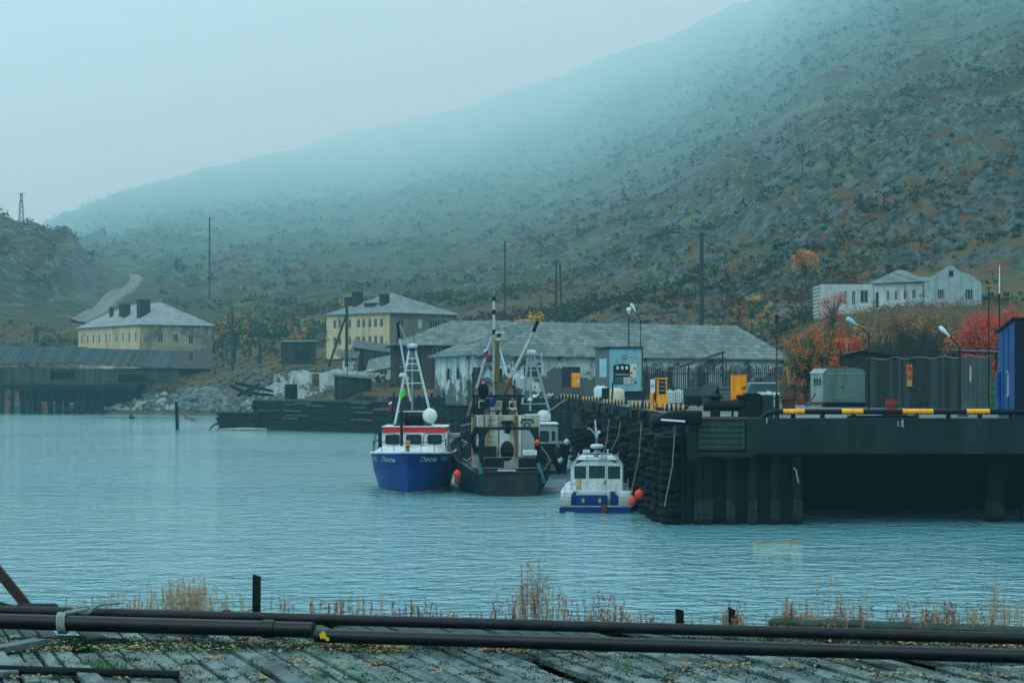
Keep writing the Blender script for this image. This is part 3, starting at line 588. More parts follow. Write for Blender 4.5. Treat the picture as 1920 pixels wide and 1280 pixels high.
# -- collapsed sheds between ruin and warehouse
def shed(name, label, px0, px1, Y, zb, ztop_l, ztop_r, depth, wm, rm, over=0.35, th=0.0, door=None, cat='shed', rise=0.6, win=None, group=None):
    x0 = X(px0, Y); w = X(px1, Y) - x0; r = thing(name, label, cat, (x0, Y, zb), th, group)
    hl = Z(ztop_l, Y) - zb; hr = Z(ztop_r, Y) - zb
    m = MB(); wall(m, (0, 0, -0.6), (1, 0, 0), (0, -1, 0), w, max(hl, hr) + 0.6, ([(door[0], door[1], 0.6, door[2] + .6)] if door else []) + ([(win[0], win[1], win[2] + .6, win[3] + .6)] if win else []), 0.15, top=lambda u: 0.6 + hl + (hr - hl) * u / w); m.build('wall', wm, r)
    m = MB(); m.prism([(0.155, -0.6), (depth, -0.6), (depth, hl + rise - .03), (0.155, hl)], 0, 0.15, 'X'); m.prism([(0.155, -0.6), (depth, -0.6), (depth, hr + rise - .03), (0.155, hr)], w - 0.15, w, 'X'); m.b2(0.16, w - 0.16, depth - .15, depth - 0.02, -0.6, min(hl, hr) + rise * .9); m.build('side_wall', wm, r)
    m = MB(); m.slab([(-over, -over, hl + 0.03), (w + over, -over, hr + 0.03), (w + over, depth + over, hr + rise + 0.05), (-over, depth + over, hl + rise + 0.05)], -0.1); m.build('roof', rm, r)
    if door: m = MB(); m.b2(door[0], door[1], 0.5, 0.55, 0, door[2]); m.build('door', INT, r)  # dark sheet behind the doorway; shade of the inside put into its colour
    if win: m = MB(); m.b2(win[0], win[1], 0.06, 0.08, win[2], win[3]); m.build('window', PANE, r)
    return r
RFD = mat("felt_roof", (0.10, 0.125, 0.125), 0.95, (0.05, 0.07, 0.07), scale=0.7, bump=0.4, streak=(0.16, 0.17, 0.16))
shed('collapsing_shed', 'sunken roofed collapsing shed beside the brown timber building', 642, 668, 345, 6, 673, 672, 6, WHT, RFD, rise=1.6)
shed('collapsing_shed', 'grey shed with long sagging roof in front of the yellow house', 664, 745, 350, 7, 652, 664, 8, WOODB, RFD, rise=1.4, door=(1.5, 2.8, 2.3))
shed('collapsing_shed', 'low shed with leaning slate roof touching the ruined building', 690, 790, 325, 5.3, 700, 676, 7, WHT, ROOFG, rise=2.2)
shed('hillside_shed', 'small grey shed with pale flat roof on the meadow', 527, 588, 385, 11.0, 641, 640, 5, WOODD, ROOFL, door=(2.6, 5.6, 1.9), rise=0.2)
shed('lean_to', 'dark wooden hut with a bird-like pole on its roof standing on the log jetty', 627, 693, 282, 4.5, 705, 711, 4.5, WOODD, RFD, rise=0.3, win=(0.7, 1.2, 2.0, 2.8), cat='hut')
m = MB(); m.tube([(0, 0, 0), (0, 0, 1.9)], 0.07); m.tube([(-.45, 0, 1.7), (0, 0, 1.55), (.4, 0, 1.75)], 0.06); m.ball((0, 0, 1.95), .13, n=8, m=5)
o = m.build('roof_pole', INT, None, loc=(X(651, 284), 284, Z(706, 284))); tag(o, 'short dark forked pole standing on the roof of the jetty hut', 'pole')

# -- white derelict house on the hill, three wings
Yh = 300; zb = Z(580, Yh)
r = thing('derelict_house', 'derelict white house of three joined wings on the hillside above the fence', 'house', (X(1538, Yh), Yh, zb), 0)
s_ = S(Yh)
SID = courses("white_siding", (0.50, 0.55, 0.53), (0.34, 0.38, 0.37), w=4.0, h=0.28, tone=0.06, use='XZ', scale=0.8, streak=(0.25, 0.26, 0.24))
def H(px): return (px - 1538) * s_
def V_(py): return (580 - py) * s_
m = MB(); q = [(H(1583), H(1588), V_(571), V_(545)), (H(1597), H(1604), V_(572), V_(545)), (H(1613), H(1628), V_(568), V_(544))]
wall(m, (0, 0, -1.5), (1, 0, 0), (0, -1, 0), H(1638), V_(533) + 1.5, [(a, b, c + 1.5, d + 1.5) for a, b, c, d in q], 0.25); m.b2(0, 0.2, 0.26, 7, -1.5, V_(534)); m.b2(.21, H(1638), 6.8, 7, -1.5, V_(534)); m.build('siding_wall', SID, r)
for w_ in q: window(r, (0, 0, 0), (1, 0, 0), (0, -1, 0), w_, FRM, PANE)
m = MB()
for k in range(9): m.box(0.4 + k * 0.95, 4, V_(526) + (k % 3) * 0.1, 0.08, 0.08, 1.3 - (k % 4) * .15)
m.b2(0.3, 8.1, 3.95, 4.05, V_(522), V_(521)); m.prism([(0.2, V_(533.5)), (H(1636), V_(533.5)), (H(1630), V_(529)), (H(1600), V_(520)), (H(1575), V_(524))], 5.0, 5.15); m.build('rafter', FRB, r)
m = MB(); q = [(H(1661), H(1667), V_(563), V_(545)), (H(1676), H(1682), V_(563), V_(545)), (H(1693), H(1700), V_(562), V_(544)), (H(1709), H(1716), V_(560), V_(543)), (H(1641), H(1647), V_(576), V_(548))]
wall(m, (H(1639), -0.4, -2.6), (1, 0, 0), (0, -1, 0), H(1730) - H(1639), V_(531) + 2.6, [(a - H(1639), b - H(1639), c + 2.6, d + 2.6) for a, b, c, d in q], 0.3); m.b2(H(1639), H(1639) + .3, -.09, 8, -1.5, V_(532)); m.b2(H(1640) + .3, H(1730), 7.7, 8, -1.5, V_(532)); m.build('wall', WHT2, r)
for w_ in q[:4]: window(r, (0, -0.4, 0), (1, 0, 0), (0, -1, 0), w_, FRM, PANE)
m = MB(); m.b2(q[4][0], q[4][1], -0.2, -0.12, q[4][2], q[4][3]); m.build('door', FRB, r)
m = MB(); m.add([(H(1636), -1.0, V_(531.5)), (H(1737), -1.0, V_(528)), (H(1737), 8, V_(528)), (H(1636), 8, V_(531.5)), (H(1690), 3.5, V_(504)), (H(1705), 3.5, V_(504))], [(0, 1, 5, 4), (1, 2, 5), (2, 3, 4, 5), (3, 0, 4), (3, 2, 1, 0)]); m.build('roof', boards("ragged_plank_roof", (0.20, 0.25, 0.25), (0.09, 0.12, 0.12), 0.5, 'XY'), r)
hw = H(1838) - H(1731); x1 = H(1731)
m = MB(); poly = [(x1, -2.2), (H(1790), -2.2), (H(1790), V_(578)), (H(1838), V_(574)), (H(1838), V_(530)), (H(1815), V_(514)), (H(1800), V_(510)), (H(1792), V_(503)), (H(1779), V_(498)), (x1, V_(530))]
us = [0, H(1755) - x1, H(1768) - x1, H(1803) - x1 - 0.0, H(1818) - x1, hw]
wall(m, (x1, -0.9, -2.2), (1, 0, 0), (0, -1, 0), hw, V_(515) + 2.2, [(H(1755) - x1, H(1768) - x1, V_(561) + 2.2, V_(543) + 2.2), (H(1807) - x1, H(1822) - x1, V_(563) + 2.2, V_(543) + 2.2)] + [(H(k_) - x1, H(k_) - x1 + .01, -9, -8) for k_ in (1779, 1785, 1792, 1800, 1815)], 0.35,
     top=lambda u: 2.2 + (float(np.interp(u, [0, H(1779) - x1, H(1785) - x1, H(1792) - x1, H(1800) - x1, H(1815) - x1, hw], [V_(q_) for q_ in (529, 498, 499, 505, 511, 514, 531)]))))
m.b2(x1, x1 + .3, -.54, 7, -2.0, V_(532)); m.b2(H(1838) - .3, H(1838), -.54, 7, -1.5, V_(532)); m.b2(x1 + .31, H(1838) - .31, 6.7, 7, -1.5, V_(515)); m.build('gable_wall', PALE, r)
m = MB(); m.b2(H(1777), H(1785), -.93, -.903, V_(519), V_(508)); m.build('attic_dark_panel', INT, r)  # flat panel on the wall; shade of an attic opening painted as its colour
window(r, (0, -0.9, 0), (1, 0, 0), (0, -1, 0), (H(1755), H(1768), V_(561), V_(543)), FRM, PANE, bars=2); window(r, (0, -0.9, 0), (1, 0, 0), (0, -1, 0), (H(1807), H(1822), V_(563), V_(543)), FRM, PANE, bars=2)
m = MB(); m.b2(H(1733), H(1836), -1.3, -0.905, -3.5, V_(586)); m.b2(H(1640), H(1728), -.9, -0.405, -3.6, V_(582)); m.build('foundation', mat("stone_footing", (0.12, 0.13, 0.12), 0.95, (0.06, 0.07, 0.065), scale=1.0, bump=.5), r)

# -- long boat shed on the far pier
Yp = 441
r = thing('boat_shed', 'long grey wooden shed with ribbed plank roof standing over the far pier', 'shed', (X(-60, Yp - 6), Yp - 6, 6.6), R(-0.5))
def BX(px): return (px + 60) * S(Yp)
def BZ(py): return Z(py, Yp) - 6.6
m = MB(); L1 = BX(318)
wall(m, (0, 0, 0), (1, 0, 0), (0, -1, 0), L1, BZ(692), [(BX(92), BX(138), BZ(712), BZ(696)), (BX(218), BX(268), BZ(724) + .8, BZ(702)), (BX(274), BX(290), 0.2, BZ(711))], 0.2, top=lambda u: BZ(688) - u * 0.016); m.b2(0.0, 0.2, 0.21, 9, 0, BZ(692)); m.b2(L1 - .2, L1, 0.21, 9, 0, BZ(696)); m.b2(.21, L1 - .21, 8.8, 9, 0, BZ(694)); m.build('wall', boards("grey_plank_wall", (0.075, 0.085, 0.07), (0.035, 0.05, 0.045), 0.35, 'X', streak=(0.14, 0.13, 0.10)), r)
RIB = boards("ribbed_plank_roof", (0.05, 0.08, 0.085), (0.022, 0.042, 0.047), 0.55, 'X', streak=(0.11, 0.125, 0.11))
m = MB(); m.slab([(0, -0.7, BZ(682)), (BX(145), -0.7, BZ(682.5)), (BX(145), 9.5, BZ(651)), (0, 9.5, BZ(649))], -0.15); m.build('roof', RIB, r)
m = MB(); m.slab([(BX(145) + .05, -1.0, BZ(684)), (BX(321), -1.0, BZ(691)), (BX(309), 9.5, BZ(658)), (BX(145) + .05, 9.5, BZ(653))], -0.15); m.build('roof', RIB, r)
r = thing('far_pier', 'dark timber pier on thick round piles at the far shore', 'pier', (X(-60, Yp - 8), Yp - 8, 0), R(-0.5))
PDK = mat("tarred_timber", (0.005, 0.014, 0.016), 0.9, (0.012, 0.022, 0.022), scale=0.8, bump=0.3)
m = MB(); m.b2(0, BX(250), 0, 12, 5.4, 6.55); m.b2(0, BX(240), -0.4, -0.02, 5.5, 6.2); m.build('deck', PDK, r)
rs = random.Random(2)
for k, px in enumerate([-40, -20, 2, 21, 44, 53, 71, 92, 103, 122, 141, 152, 169, 186]):
    for row in range(2):
        m = MB(); x = BX(px + row * 5); m.cyl((x, 0.6 + row * 6, -3), (x + rs.uniform(-.1, .1), 0.6 + row * 6, 5.4), 0.5 if (k * 7) % 3 else 0.36, 0.4, 10); m.build('pile', PDK, r)
m = MB(); m.b2(BX(160), BX(250), 4, 12.5, 0.5, 5.38); m.b2(BX(10), BX(160), 11.2, 12.0, 2.6, 5.38); m.build('bulkhead', PDK, r)

# -- log crib jetty in the middle and quay wall behind the boats
LOG = mat("wet_logs", (0.007, 0.017, 0.018), 0.85, (0.02, 0.028, 0.025), scale=0.5, bump=0.5, sx=(0.3, 1, 2), streak=(0.07, 0.07, 0.05), streak_amt=0.3)
MOSS = mat("mossy_top", (0.03, 0.06, 0.02), 0.95, (0.12, 0.10, 0.05), scale=0.5)
r = thing('log_jetty', 'dark crib jetty of stacked logs with mossy top below the hut', 'jetty', (0, 0, 0))
rs = random.Random(8); m = MB()
def logs(mb, a, b, z0, z1, r_=0.2, skip=0.0, ends=True):
    a = Vector(a); b = Vector(b); n_ = int((z1 - z0) / (r_ * 1.8)); d = (b - a).normalized(); nn = Vector((d.y, -d.x, 0))
    if nn.y > 0: nn = -nn
    for k in range(n_):
        z = z0 + (k + .5) * (z1 - z0) / n_; j = nn * rs.uniform(-0.08, 0.14); e = rs.uniform(-.3, .3)
        mb.cyl(a + j - d * (0.3 + e) + Vector((0, 0, z)), b + j + d * (.3 - e) + Vector((0, 0, z + rs.uniform(-.04, .04))), r_ * rs.uniform(.85, 1.1), r_ * rs.uniform(.75, 1.05), 8)
pA = Vector((X(478, 286), 286, 0)); pB = Vector((X(735, 262), 262, 0)); pC = Vector((X(478, 300), 300, 0))
logs(m, pA, pB, -0.6, 4.2); logs(m, pC, pA, -0.6, 4.2); m.build('log_face', LOG, r)
m = MB(); m.prism([(pA.x, pA.y + .3), (pB.x, pB.y + .3), (pB.x + 2, pB.y + 34), (pA.x, pA.y + 32)], -2, 4.25, 'Z'); m.build('fill', MOSS, r)
m = MB(); a2 = Vector((X(412, 287), 287, 0)); b2_ = Vector((X(484, 284), 284, 0)); logs(m, a2, b2_, -0.5, 2.5); m.b2(a2.x + .2, b2_.x, 287, 299, -1, 2.4); m.build('low_step', LOG, r)
for k in range(16):
    t = rs.uniform(0, 1); p = pA.lerp(pB, t); m = MB(); z = rs.uniform(0.8, 4.0); l_ = rs.uniform(1.5, 4.5)
    m.box(p.x, p.y - 0.42, z, l_, 0.08, 0.22, rz=-0.35 * 0 + math.atan2(pB.y - pA.y, pB.x - pA.x), ry=rs.uniform(-.03, .03)); m.build('plank', mat("bleached_plank", (0.10, 0.12, 0.11), 0.9, (0.05, 0.07, 0.065), scale=2), r)
r = thing('rear_quay_wall', 'dark timber faced quay wall behind the moored boats', 'quay', (0, 0, 0))
m = MB(); q0 = Vector((X(733, 262), 262.3, 0)); q1 = Vector((6.9, 228, 0)); logs(m, q0, q1, -0.6, 4.9, 0.24); m.build('timber_face', LOG, r)
for k in range(26):
    t = (k + .5) / 26; p = q0.lerp(q1, t); m = MB(); m.cyl((p.x, p.y - .45, -2), (p.x, p.y - .38, 5.0 + rs.uniform(-.3, .5)), 0.2, 0.18, 8); m.build('fender_pile', PDK, r)
# ================================================================ QUAY
CONC = mat("stained_concrete", (0.014, 0.036, 0.035), 0.9, (0.006, 0.019, 0.019), scale=0.35, amt=0.9, bump=0.3, bscale=4, streak=(0.03, 0.06, 0.055), streak_amt=0.5, lo=0.36, hi=0.64)
CONCD = mat("sheet_pile_concrete", (0.0045, 0.012, 0.014), 0.9, (0.0025, 0.007, 0.009), scale=0.6, bump=0.3, streak=(0.009, 0.02, 0.02), streak_amt=0.5)
CONCL = mat("pale_barnacle_band", (0.02, 0.045, 0.04), 0.95, (0.005, 0.014, 0.013), scale=2.5, amt=0.9, bump=0.5, streak=(0.045, 0.075, 0.065))
YARD = mat("yard_ground", (0.17, 0.205, 0.20), 0.85, (0.085, 0.11, 0.10), scale=0.16, amt=0.9, bump=0.3, bscale=3, sx=(1, .5, 1))
RUB = mat("black_rubber", (0.002, 0.006, 0.009), 0.6, (0.004, 0.009, 0.012), scale=2.5, spec=0.08)
STL = mat("black_steel", (0.003, 0.009, 0.012), 0.5, (0.009, 0.012, 0.012), scale=2, spec=0.14)
ORG = mat("orange_paint", (0.95, 0.33, 0.004), 0.55, (0.80, 0.22, 0.004), scale=2.0, amt=0.7, streak=(0.25, 0.06, 0.01), streak_amt=0.30)
YLW = mat("signal_yellow", (0.95, 0.40, 0.02), 0.6, (0.75, 0.26, 0.02), scale=3, streak=(0.3, .1, .02), streak_amt=.3)
CRM = mat("faded_cream_paint", (0.40, 0.30, 0.17), 0.8, (0.28, 0.17, 0.10), scale=4)
WPT = mat("white_paint", (0.72, 0.76, 0.76), 0.5, (0.5, 0.55, 0.55), scale=2, amt=.5)
RUST = mat("rusty_steel", (0.14, 0.055, 0.03), 0.85, (0.06, 0.04, 0.035), scale=3, bump=.2)
QZ = 4.9
m = MB(); m.prism([(8.4, 92.0), (160, 92.0), (160, 145), (46, 160), (30, 205), (21, 214), (7.3, 228.5)], QZ - 0.5, QZ, 'Z'); o = m.build('yard', YARD); tag(o, kind='structure')
m = MB(); m.prism([(7.0, 228.8), (20.5, 214.5), (24, 236), (-2, 242), (X(740, 263), 263)], QZ - 0.5, QZ + 0.08, 'Z'); o = m.build('shore_path', YARD); tag(o, kind='structure')
r = thing('concrete_quay', 'stained dark concrete quay with thick edge beam and open underside, before the yard', 'quay', (0, 0, 0))
m = MB(); m.b2(8.1, 11.0, 91.7, 92.4, 3.35, QZ + .02); m.b2(11.003, 118, 91.6, 92.6, 3.3, QZ + .03); m.build('edge_beam', CONC, r)
m = MB()
for k in range(5): m.b2(8.6, 10.7, 91.6, 91.72, 3.5 + k * .26, 3.5 + k * .26 + .22)
m.build('board_panel', mat("green_slimed_boards", (0.035, 0.07, 0.06), 0.9, (0.016, 0.034, 0.032), scale=2, sx=(.3, 1, 1.5), streak=(0.09, 0.10, 0.07)), r)
m = MB(); m.b2(8.12, 8.42, 91.5, 91.69, 3.0, 4.8); m.b2(10.8, 10.99, 91.5, 91.69, 3.2, 4.85); m.b2(8.0, 11.1, 91.45, 91.68, 3.15, 3.36); m.build('frame', CONC, r)
xs = [X(p, 91.6) for p in (1312, 1330, 1372, 1414, 1456, 1498)]
for x in xs:
    m = MB(); m.b2(x - .2, x + .2, 92.0, 92.45, -3, 3.29, bev=.04); p_ = m.build('pile', CONCD, r)
    m = MB(); m.b2(x - .205, x + .205, 91.985, 92.1, 0.25, 1.15); m.build('barnacle_band', CONCL, p_)
for x in (X(1890, 91.6), X(1960, 91.6), 30, 36, 42): m = MB(); m.b2(x - .4, x + .4, 94.0, 94.8, -3, 3.29, bev=.04); p_ = m.build('pile', CONCD, r); m = MB(); m.b2(x - .41, x + .41, 93.985, 94.1, 0.25, 0.95); m.build('barnacle_band', CONCL, p_)
m = MB(); m.b2(8.2, xs[-1] + .3, 92.5, 93.0, -3, 3.28); m.b2(xs[-1] + .31, 118, 104, 104.5, -3, 4.3); m.b2(xs[-1] + .0, xs[-1] + .3, 93.01, 104, -3, 4.3); m.build('rear_wall', CONCD, r)
# side face running away from the camera
Q0 = Vector((8.1, 91.7, 0)); Q1 = Vector((6.9, 228, 0))
m = MB(); m.prism([(8.1, 92.41), (8.38, 92.41), (7.25, 228), (6.9, 228)], -3, QZ + .05, 'Z'); m.build('side_wall', CONCD, r)
rs = random.Random(5)
for k in range(40):
    if rs.random() < .42: continue
    t = k / 40; p = Q0.lerp(Q1, 0.004 + t * .99); m = MB(); m.b2(p.x - .42, p.x - .05, p.y + rs.uniform(.3, 1.2), p.y + rs.uniform(2.0, 3.3), rs.uniform(3.0, 4.1), QZ - .05 + rs.uniform(-.15, .1)); m.build('coping_block', STL if k % 5 else CONC, r)

r_q = bpy.data.objects['concrete_quay']
# old tyres and rubber rolls hung down the side of the quay
def make_tyre(nm='tyre', R_=0.55, w_=0.2):
    m = MB(); m.torus((0, 0, 0), R_ - w_ * .8, w_ * .8, 'Z', 22, 8, 0.85); return m.build(nm, RUB, None, smooth=True)
proto = make_tyre(); first = True
LN = [(92, 7.3), (112, 5.7), (131, 4.35), (150, 4.8), (190, 6.0), (228, 6.9)]
m = MB(); m.prism([(x_ + .55, y_) for y_, x_ in LN] + [(7.2, 228)] + [(8.05, 92.5)], -3, 4.2, 'Z'); m.build('fender_crib', PDK, r_q)
m = MB()
for k in range(150): t = rs.random(); y_ = 93 + 60 * t; x_ = float(np.interp(y_, [a for a, b in LN], [b for a, b in LN])) + .6 + rs.random() * 1.2; m.box(x_, y_, 4.2 + rs.uniform(0, .15), rs.uniform(.2, .9), rs.uniform(.2, 1.4), rs.uniform(.08, .35), rz=rs.uniform(0, 3), rx=rs.uniform(-.2, .2))
m.build('timber_rubble', PDK, r_q); tag(r_q.children[-1], kind='stuff')
stacks = [(92.4, 11, 1.05, ''), (94.6, 10, .95, ''), (97.0, 11, .9, ''), (99.8, 10, .9, ''), (103, 11, .9, ''), (107, 10, .9, ''), (111.5, 11, .9, ''), (117, 10, .9, ''), (123, 11, .9, ''), (130, 10, .95, ''), (139, 10, .95, ''), (149, 9, .95, '')]
for si, (y, n_, rr, _) in enumerate(stacks):
    x = float(np.interp(y, [a for a, b in LN], [b for a, b in LN])) + .75; m = MB(); m.cyl((x - .2, y + 1.15, -3), (x - .2, y + 1.2, 4.7), .2, .17, 8); m.build('timber_pile', CONCD, r_q)
    for k in range(n_):
        big = rr * 1.12 if si == 0 else rr * 1.2; big *= rs.uniform(.88, 1.08)
        o = proto if first else proto.copy()
        if not first: COL.objects.link(o)
        first = False
        o.scale = (big, big, 1.3 * rr); o.location = (x - big * 0.5 - .05 + rs.uniform(-.12, .12), y + (0.3 if si == 0 else 0) + rs.uniform(-.15, .15), 0.15 + k * 0.385 + rs.uniform(-.03, .03)); o.rotation_euler = (rs.uniform(-.14, .14), rs.uniform(-.14, .14), rs.uniform(0, 6))
        tag(o, (['first', 'second', 'third', 'fourth', 'fifth', 'sixth', 'seventh', 'eighth', 'ninth', 'tenth', 'eleventh'][k] + ' black tyre from the water in the ' + ['first', 'second', 'third', 'fourth', 'fifth', 'sixth', 'seventh', 'eighth', 'ninth', 'tenth', 'eleventh', 'twelfth'][si] + ' tyre column ' + 'from the quay corner'), 'tyre', 'tyres stacked as fenders down the quay side')
m = MB(); m.tube([(-1.0, 0, 0), (-.2, 0.05, .24), (.5, 0.1, .3), (1.3, 0.1, .28)], [.24, .34, .36, .36], 10); o = m.build('rubber_roll', RUB, None, True, loc=(X(1262, 91.2), 91.1, Z(795, 91.2))); tag(o, 'thick black rubber roll capping the nearest tyre column', 'fender')
m = MB(); m.b2(-.55, .55, -.03, .03, -.04, .04); o = m.build('white_lath', WPT, None, loc=(X(1262, 90.7), 90.73, Z(788, 90.7))); o.rotation_euler = (0, R(4), 0); tag(o, 'thin white lath lying against the black rubber roll at the quay corner', 'lath')
for i, (px, y, z0, z1) in enumerate(((1214, 98.5, 4.6, 1.2), (1152, 109.5, 4.6, 2.1), (1278, 91.3, 4.6, 0.9), (1174, 105, 4.5, 3.0))):
    m = MB(); x = X(px, y) - .3; m.tube([(x, y, z0), (x - .12, y, z0 * .5 + z1 * .5), (x - .5, y - .1, z1)], 0.03, 5)
    o = m.build('mooring_line', mat("pale_rope", (0.20, 0.23, 0.20), 0.9, (0.12, 0.14, 0.12), scale=6)); tag(o, ['thin pale rope slanting down the tyres beside the small white boat', 'pale rope hanging down the quay side behind the small white boat', 'pale rope hanging at the corner of the quay beside the rubber roll', 'short pale rope hanging from the coping behind the radar of the white boat'][i], 'rope')

# striped pipe rollers along the quay edge
def roller(px0, px1, py, Y, rad, label, n_=7):
    r = thing('striped_roller', label, 'roller', (X((px0 + px1) / 2, Y), Y, Z(py, Y)), R(-4), 'black and cream striped pipe rollers along the quay edge')
    l_ = (px1 - px0) * S(Y); m = MB(); m.cyl((-l_ / 2, 0, 0), (l_ / 2, 0, -.06), rad, rad, 14); m.build('pipe', STL, r, True)
    m = MB(); m.cyl((l_ / 2, 0, -.06), (l_ / 2 + .03, 0, -.06), rad * .72, rad * .72, 12); m.build('dark_end_disc', INT, r)  # solid disc; the shaded hollow of the pipe end is painted dark
    for k in range(n_):
        x = -l_ / 2 + (k + .5) * l_ / (n_ + .6); m = MB(); m.cyl((x - .07, 0, -.06 * (x / l_ + .5)), (x + .07, 0, -.06 * (x / l_ + .5)), rad + .006, rad + .006, 14); m.build('stripe', CRM if px0 < 1255 else YLW, r, True)
roller(1049, 1090, 743, 227, .27, 'striped roller farthest along the quay edge, below the small orange box', 6)
roller(1091, 1128, 748, 187, .25, 'striped roller below the white bulk bag', 6)
roller(1129, 1176, 754, 158, .25, 'striped roller below the cream bulk bag', 7)
roller(1182, 1236, 760, 131, .25, 'striped roller at the foot of the orange fuel pump', 7)
roller(1242, 1290, 764, 119, .25, 'striped roller with a red lever leaning on it', 5)
roller(1286, 1312, 773, 99, .15, 'short yellow striped roller beside the mooring bollard', 3)
# yellow and black guard rail
r = thing('guard_rail', 'black steel pipe rail with yellow bands low along the quay edge', 'rail', (0, 0, 0))
Yr = 92.6; z = Z(771.5, Yr); m = MB(); m.tube([(X(1427, Yr), Yr, QZ), (X(1437, Yr), Yr, z - .12), (X(1450, Yr), Yr, z), (X(1700, Yr), Yr, z), (X(2150, Yr), Yr, z - .03)], 0.13, 12); m.build('pipe', STL, r, True)
for a, b in ((1468, 1508), (1578, 1618), (1692, 1749), (1812, 1855), (1935, 1975)): m = MB(); m.cyl((X(a, Yr), Yr, z), (X(b, Yr), Yr, z), 0.136, 0.136, 14); m.build('yellow_band', YLW, r, True)
for p in (1487, 1542, 1600, 1658, 1718, 1778, 1837, 1895, 1955): x = X(p, Yr); m = MB(); m.b2(x - .1, x + .1, Yr - .08, Yr + .08, QZ, z - .1); m.build('post', STL, r)
m = MB(); m.b2(X(1590, Yr), X(1725, Yr), 92.8, 92.9, QZ, QZ + .14); m.build('kerb_bar', STL, r)

# chalk mark on the beam
def text_mesh(s, size, name, mt, parent=None, shear=0.0, extr=0.003, sx=1.0):
    cu = bpy.data.curves.new(name, 'FONT'); cu.body = s; cu.size = size; cu.shear = shear; cu.extrude = extr; cu.resolution_u = 3
    ob = bpy.data.objects.new(name, cu); COL.objects.link(ob); dg = bpy.context.evaluated_depsgraph_get(); dg.update(); me = bpy.data.meshes.new_from_object(ob.evaluated_get(dg)); bpy.data.objects.remove(ob)
    me.materials.clear(); me.materials.append(mt); o = bpy.data.objects.new(name, me); COL.objects.link(o)
    for v in me.vertices: v.co = Vector((v.co.x * sx, -v.co.z, v.co.y))
    if parent: o.parent = parent
    return o
CHK = mat("chalk_white", (0.36, 0.46, 0.42), 0.9, (0.2, 0.3, 0.27), scale=8)
q = bpy.data.objects['concrete_quay']
o = text_mesh("15", 0.36, 'painted_mark', CHK, q, 0.1); o.location = (X(1680, 91.55), 91.59, Z(799, 91.55))
m = MB(); m.tube([(0, 0, .42), (.06, 0, .3), (.02, 0, .18), (.07, 0, .02)], .018, 5); m.build('painted_mark', CHK, q, loc=(X(1692, 91.55), 91.58, Z(802, 91.55)))
m = MB(); m.b2(-.02, .02, -.01, .01, 0, .3); m.build('painted_mark', CHK, q, loc=(X(1438, 91.55), 91.585, Z(794, 91.55)))
m = MB(); m.tube([(0, 0, .7), (.14, 0, .62), (.2, 0, .3), (.26, 0, 0)], .025, 5); m.build('rope_scrap', CHK, q, loc=(X(1489, 91.5), 91.9, Z(906, 91.5)))

# mooring bollard: two posts and a cross pipe
Yb = 95
r = thing('mooring_bollard', 'big black double mooring bollard with cross pipe at the quay corner', 'bollard', (X(1367, Yb), Yb, QZ))
sb = S(Yb)
for dx in (-26, 26): m = MB(); x = dx * sb; m.lathe((x, 0, 0), [(.24, 0), (.24, .85), (.22, .88), (.31, .93), (.33, 1.0), (.31, 1.08), (.05, 1.1)], 16); m.build('post', STL, r, True)
m = MB(); m.cyl((-48 * sb, -.02, .58), (48 * sb, -.02, .58), .27, .27, 16); m.build('cross_pipe', STL, r, True)
m = MB(); m.b2(-1.3, 1.3, -.5, .5, 0.0, .05); m.build('base_plate', RUST, r)

def legs(r, pts, h, rad=.03, mt=None, z0=0):
    for x, y in pts: m = MB(); m.cyl((x, y, z0), (x, y, h), rad, rad, 8); m.build('leg', mt or STL, r)
# tall orange cabinet
Yc = 96; s_ = S(Yc); r = thing('electrical_cabinet', 'tall orange steel cabinet on thin legs behind the mooring bollard', 'cabinet', (X(1385, Yc), Yc, QZ))
w_ = 28 * s_; m = MB(); m.box(0, 0, 1.42, w_, .5, 46 * s_, bev=.02); m.build('body', ORG, r)
m = MB(); m.box(.02, -.265, 1.42, w_ - .1, .025, 46 * s_ - .1, bev=.008); d_ = m.build('door', ORG, r)
m = MB(); m.box(.2, -.3, 1.42, .2, .04, .07); m.box(.28, -.3, 1.45, .05, .05, .12); m.build('handle', RUST, d_)
m = MB(); m.box(0, 0, 1.42 + 23 * s_ + .03, w_ + .06, .56, .04); m.build('lid', ORG, r)
legs(r, [(-.3, -.2), (.3, -.2), (-.3, .2), (.3, .2)], .85)
# orange fuel dispenser
Yf = 122; s_ = S(Yf); r = thing('fuel_dispenser', 'orange fuel dispenser with hose column and black shelves on the quay', 'fuel pump', (X(1238, Yf), Yf, QZ))
m = MB(); x0 = -6 * s_; x1 = 12 * s_; H0 = .18; HT = 2.0
m.b2(x0, x1, -.3, .3, H0, .98); m.b2(x0, x0 + .08, -.3, .3, .981, HT - .1); m.b2(x1 - .08, x1, -.3, .3, .981, HT - .1); m.b2(x0 - .12, x1 + .05, -.34, .3, HT - .099, HT); m.b2(x0 + .081, x1 - .081, .2, .3, .981, HT - .101); m.build('body', ORG, r)
m = MB(); m.b2(x0 + .085, x1 - .1, -.25, .19, 1.0, HT - .12); sh = m.build('display_panel', STL, r)
for k in range(3): m = MB(); m.b2(x0 + .1, x1 - .12, -.31, -.252, 1.15 + k * .25, 1.28 + k * .25); m.build('shelf', mat("grey_green_panel", (0.13, 0.2, 0.17), .6), sh)
m = MB(); m.b2(x0 - .4, x0 - .13, -.1, .1, 1.1, HT - .1); pn = m.build('side_panel', WPT, r)
o = text_mesh("M", .34, 'emblem', STL, pn, 0, sx=.8); o.location = (x0 - .39, -.105, 1.35)
m = MB(); m.cyl((x0 - .3, -.02, 0), (x0 - .3, -.02, 1.0), .13, .13, 12); m.ball((x0 - .3, -.02, 1.0), .13, n=12, m=5, z0=0); m.build('hose_column', ORG, r, True)
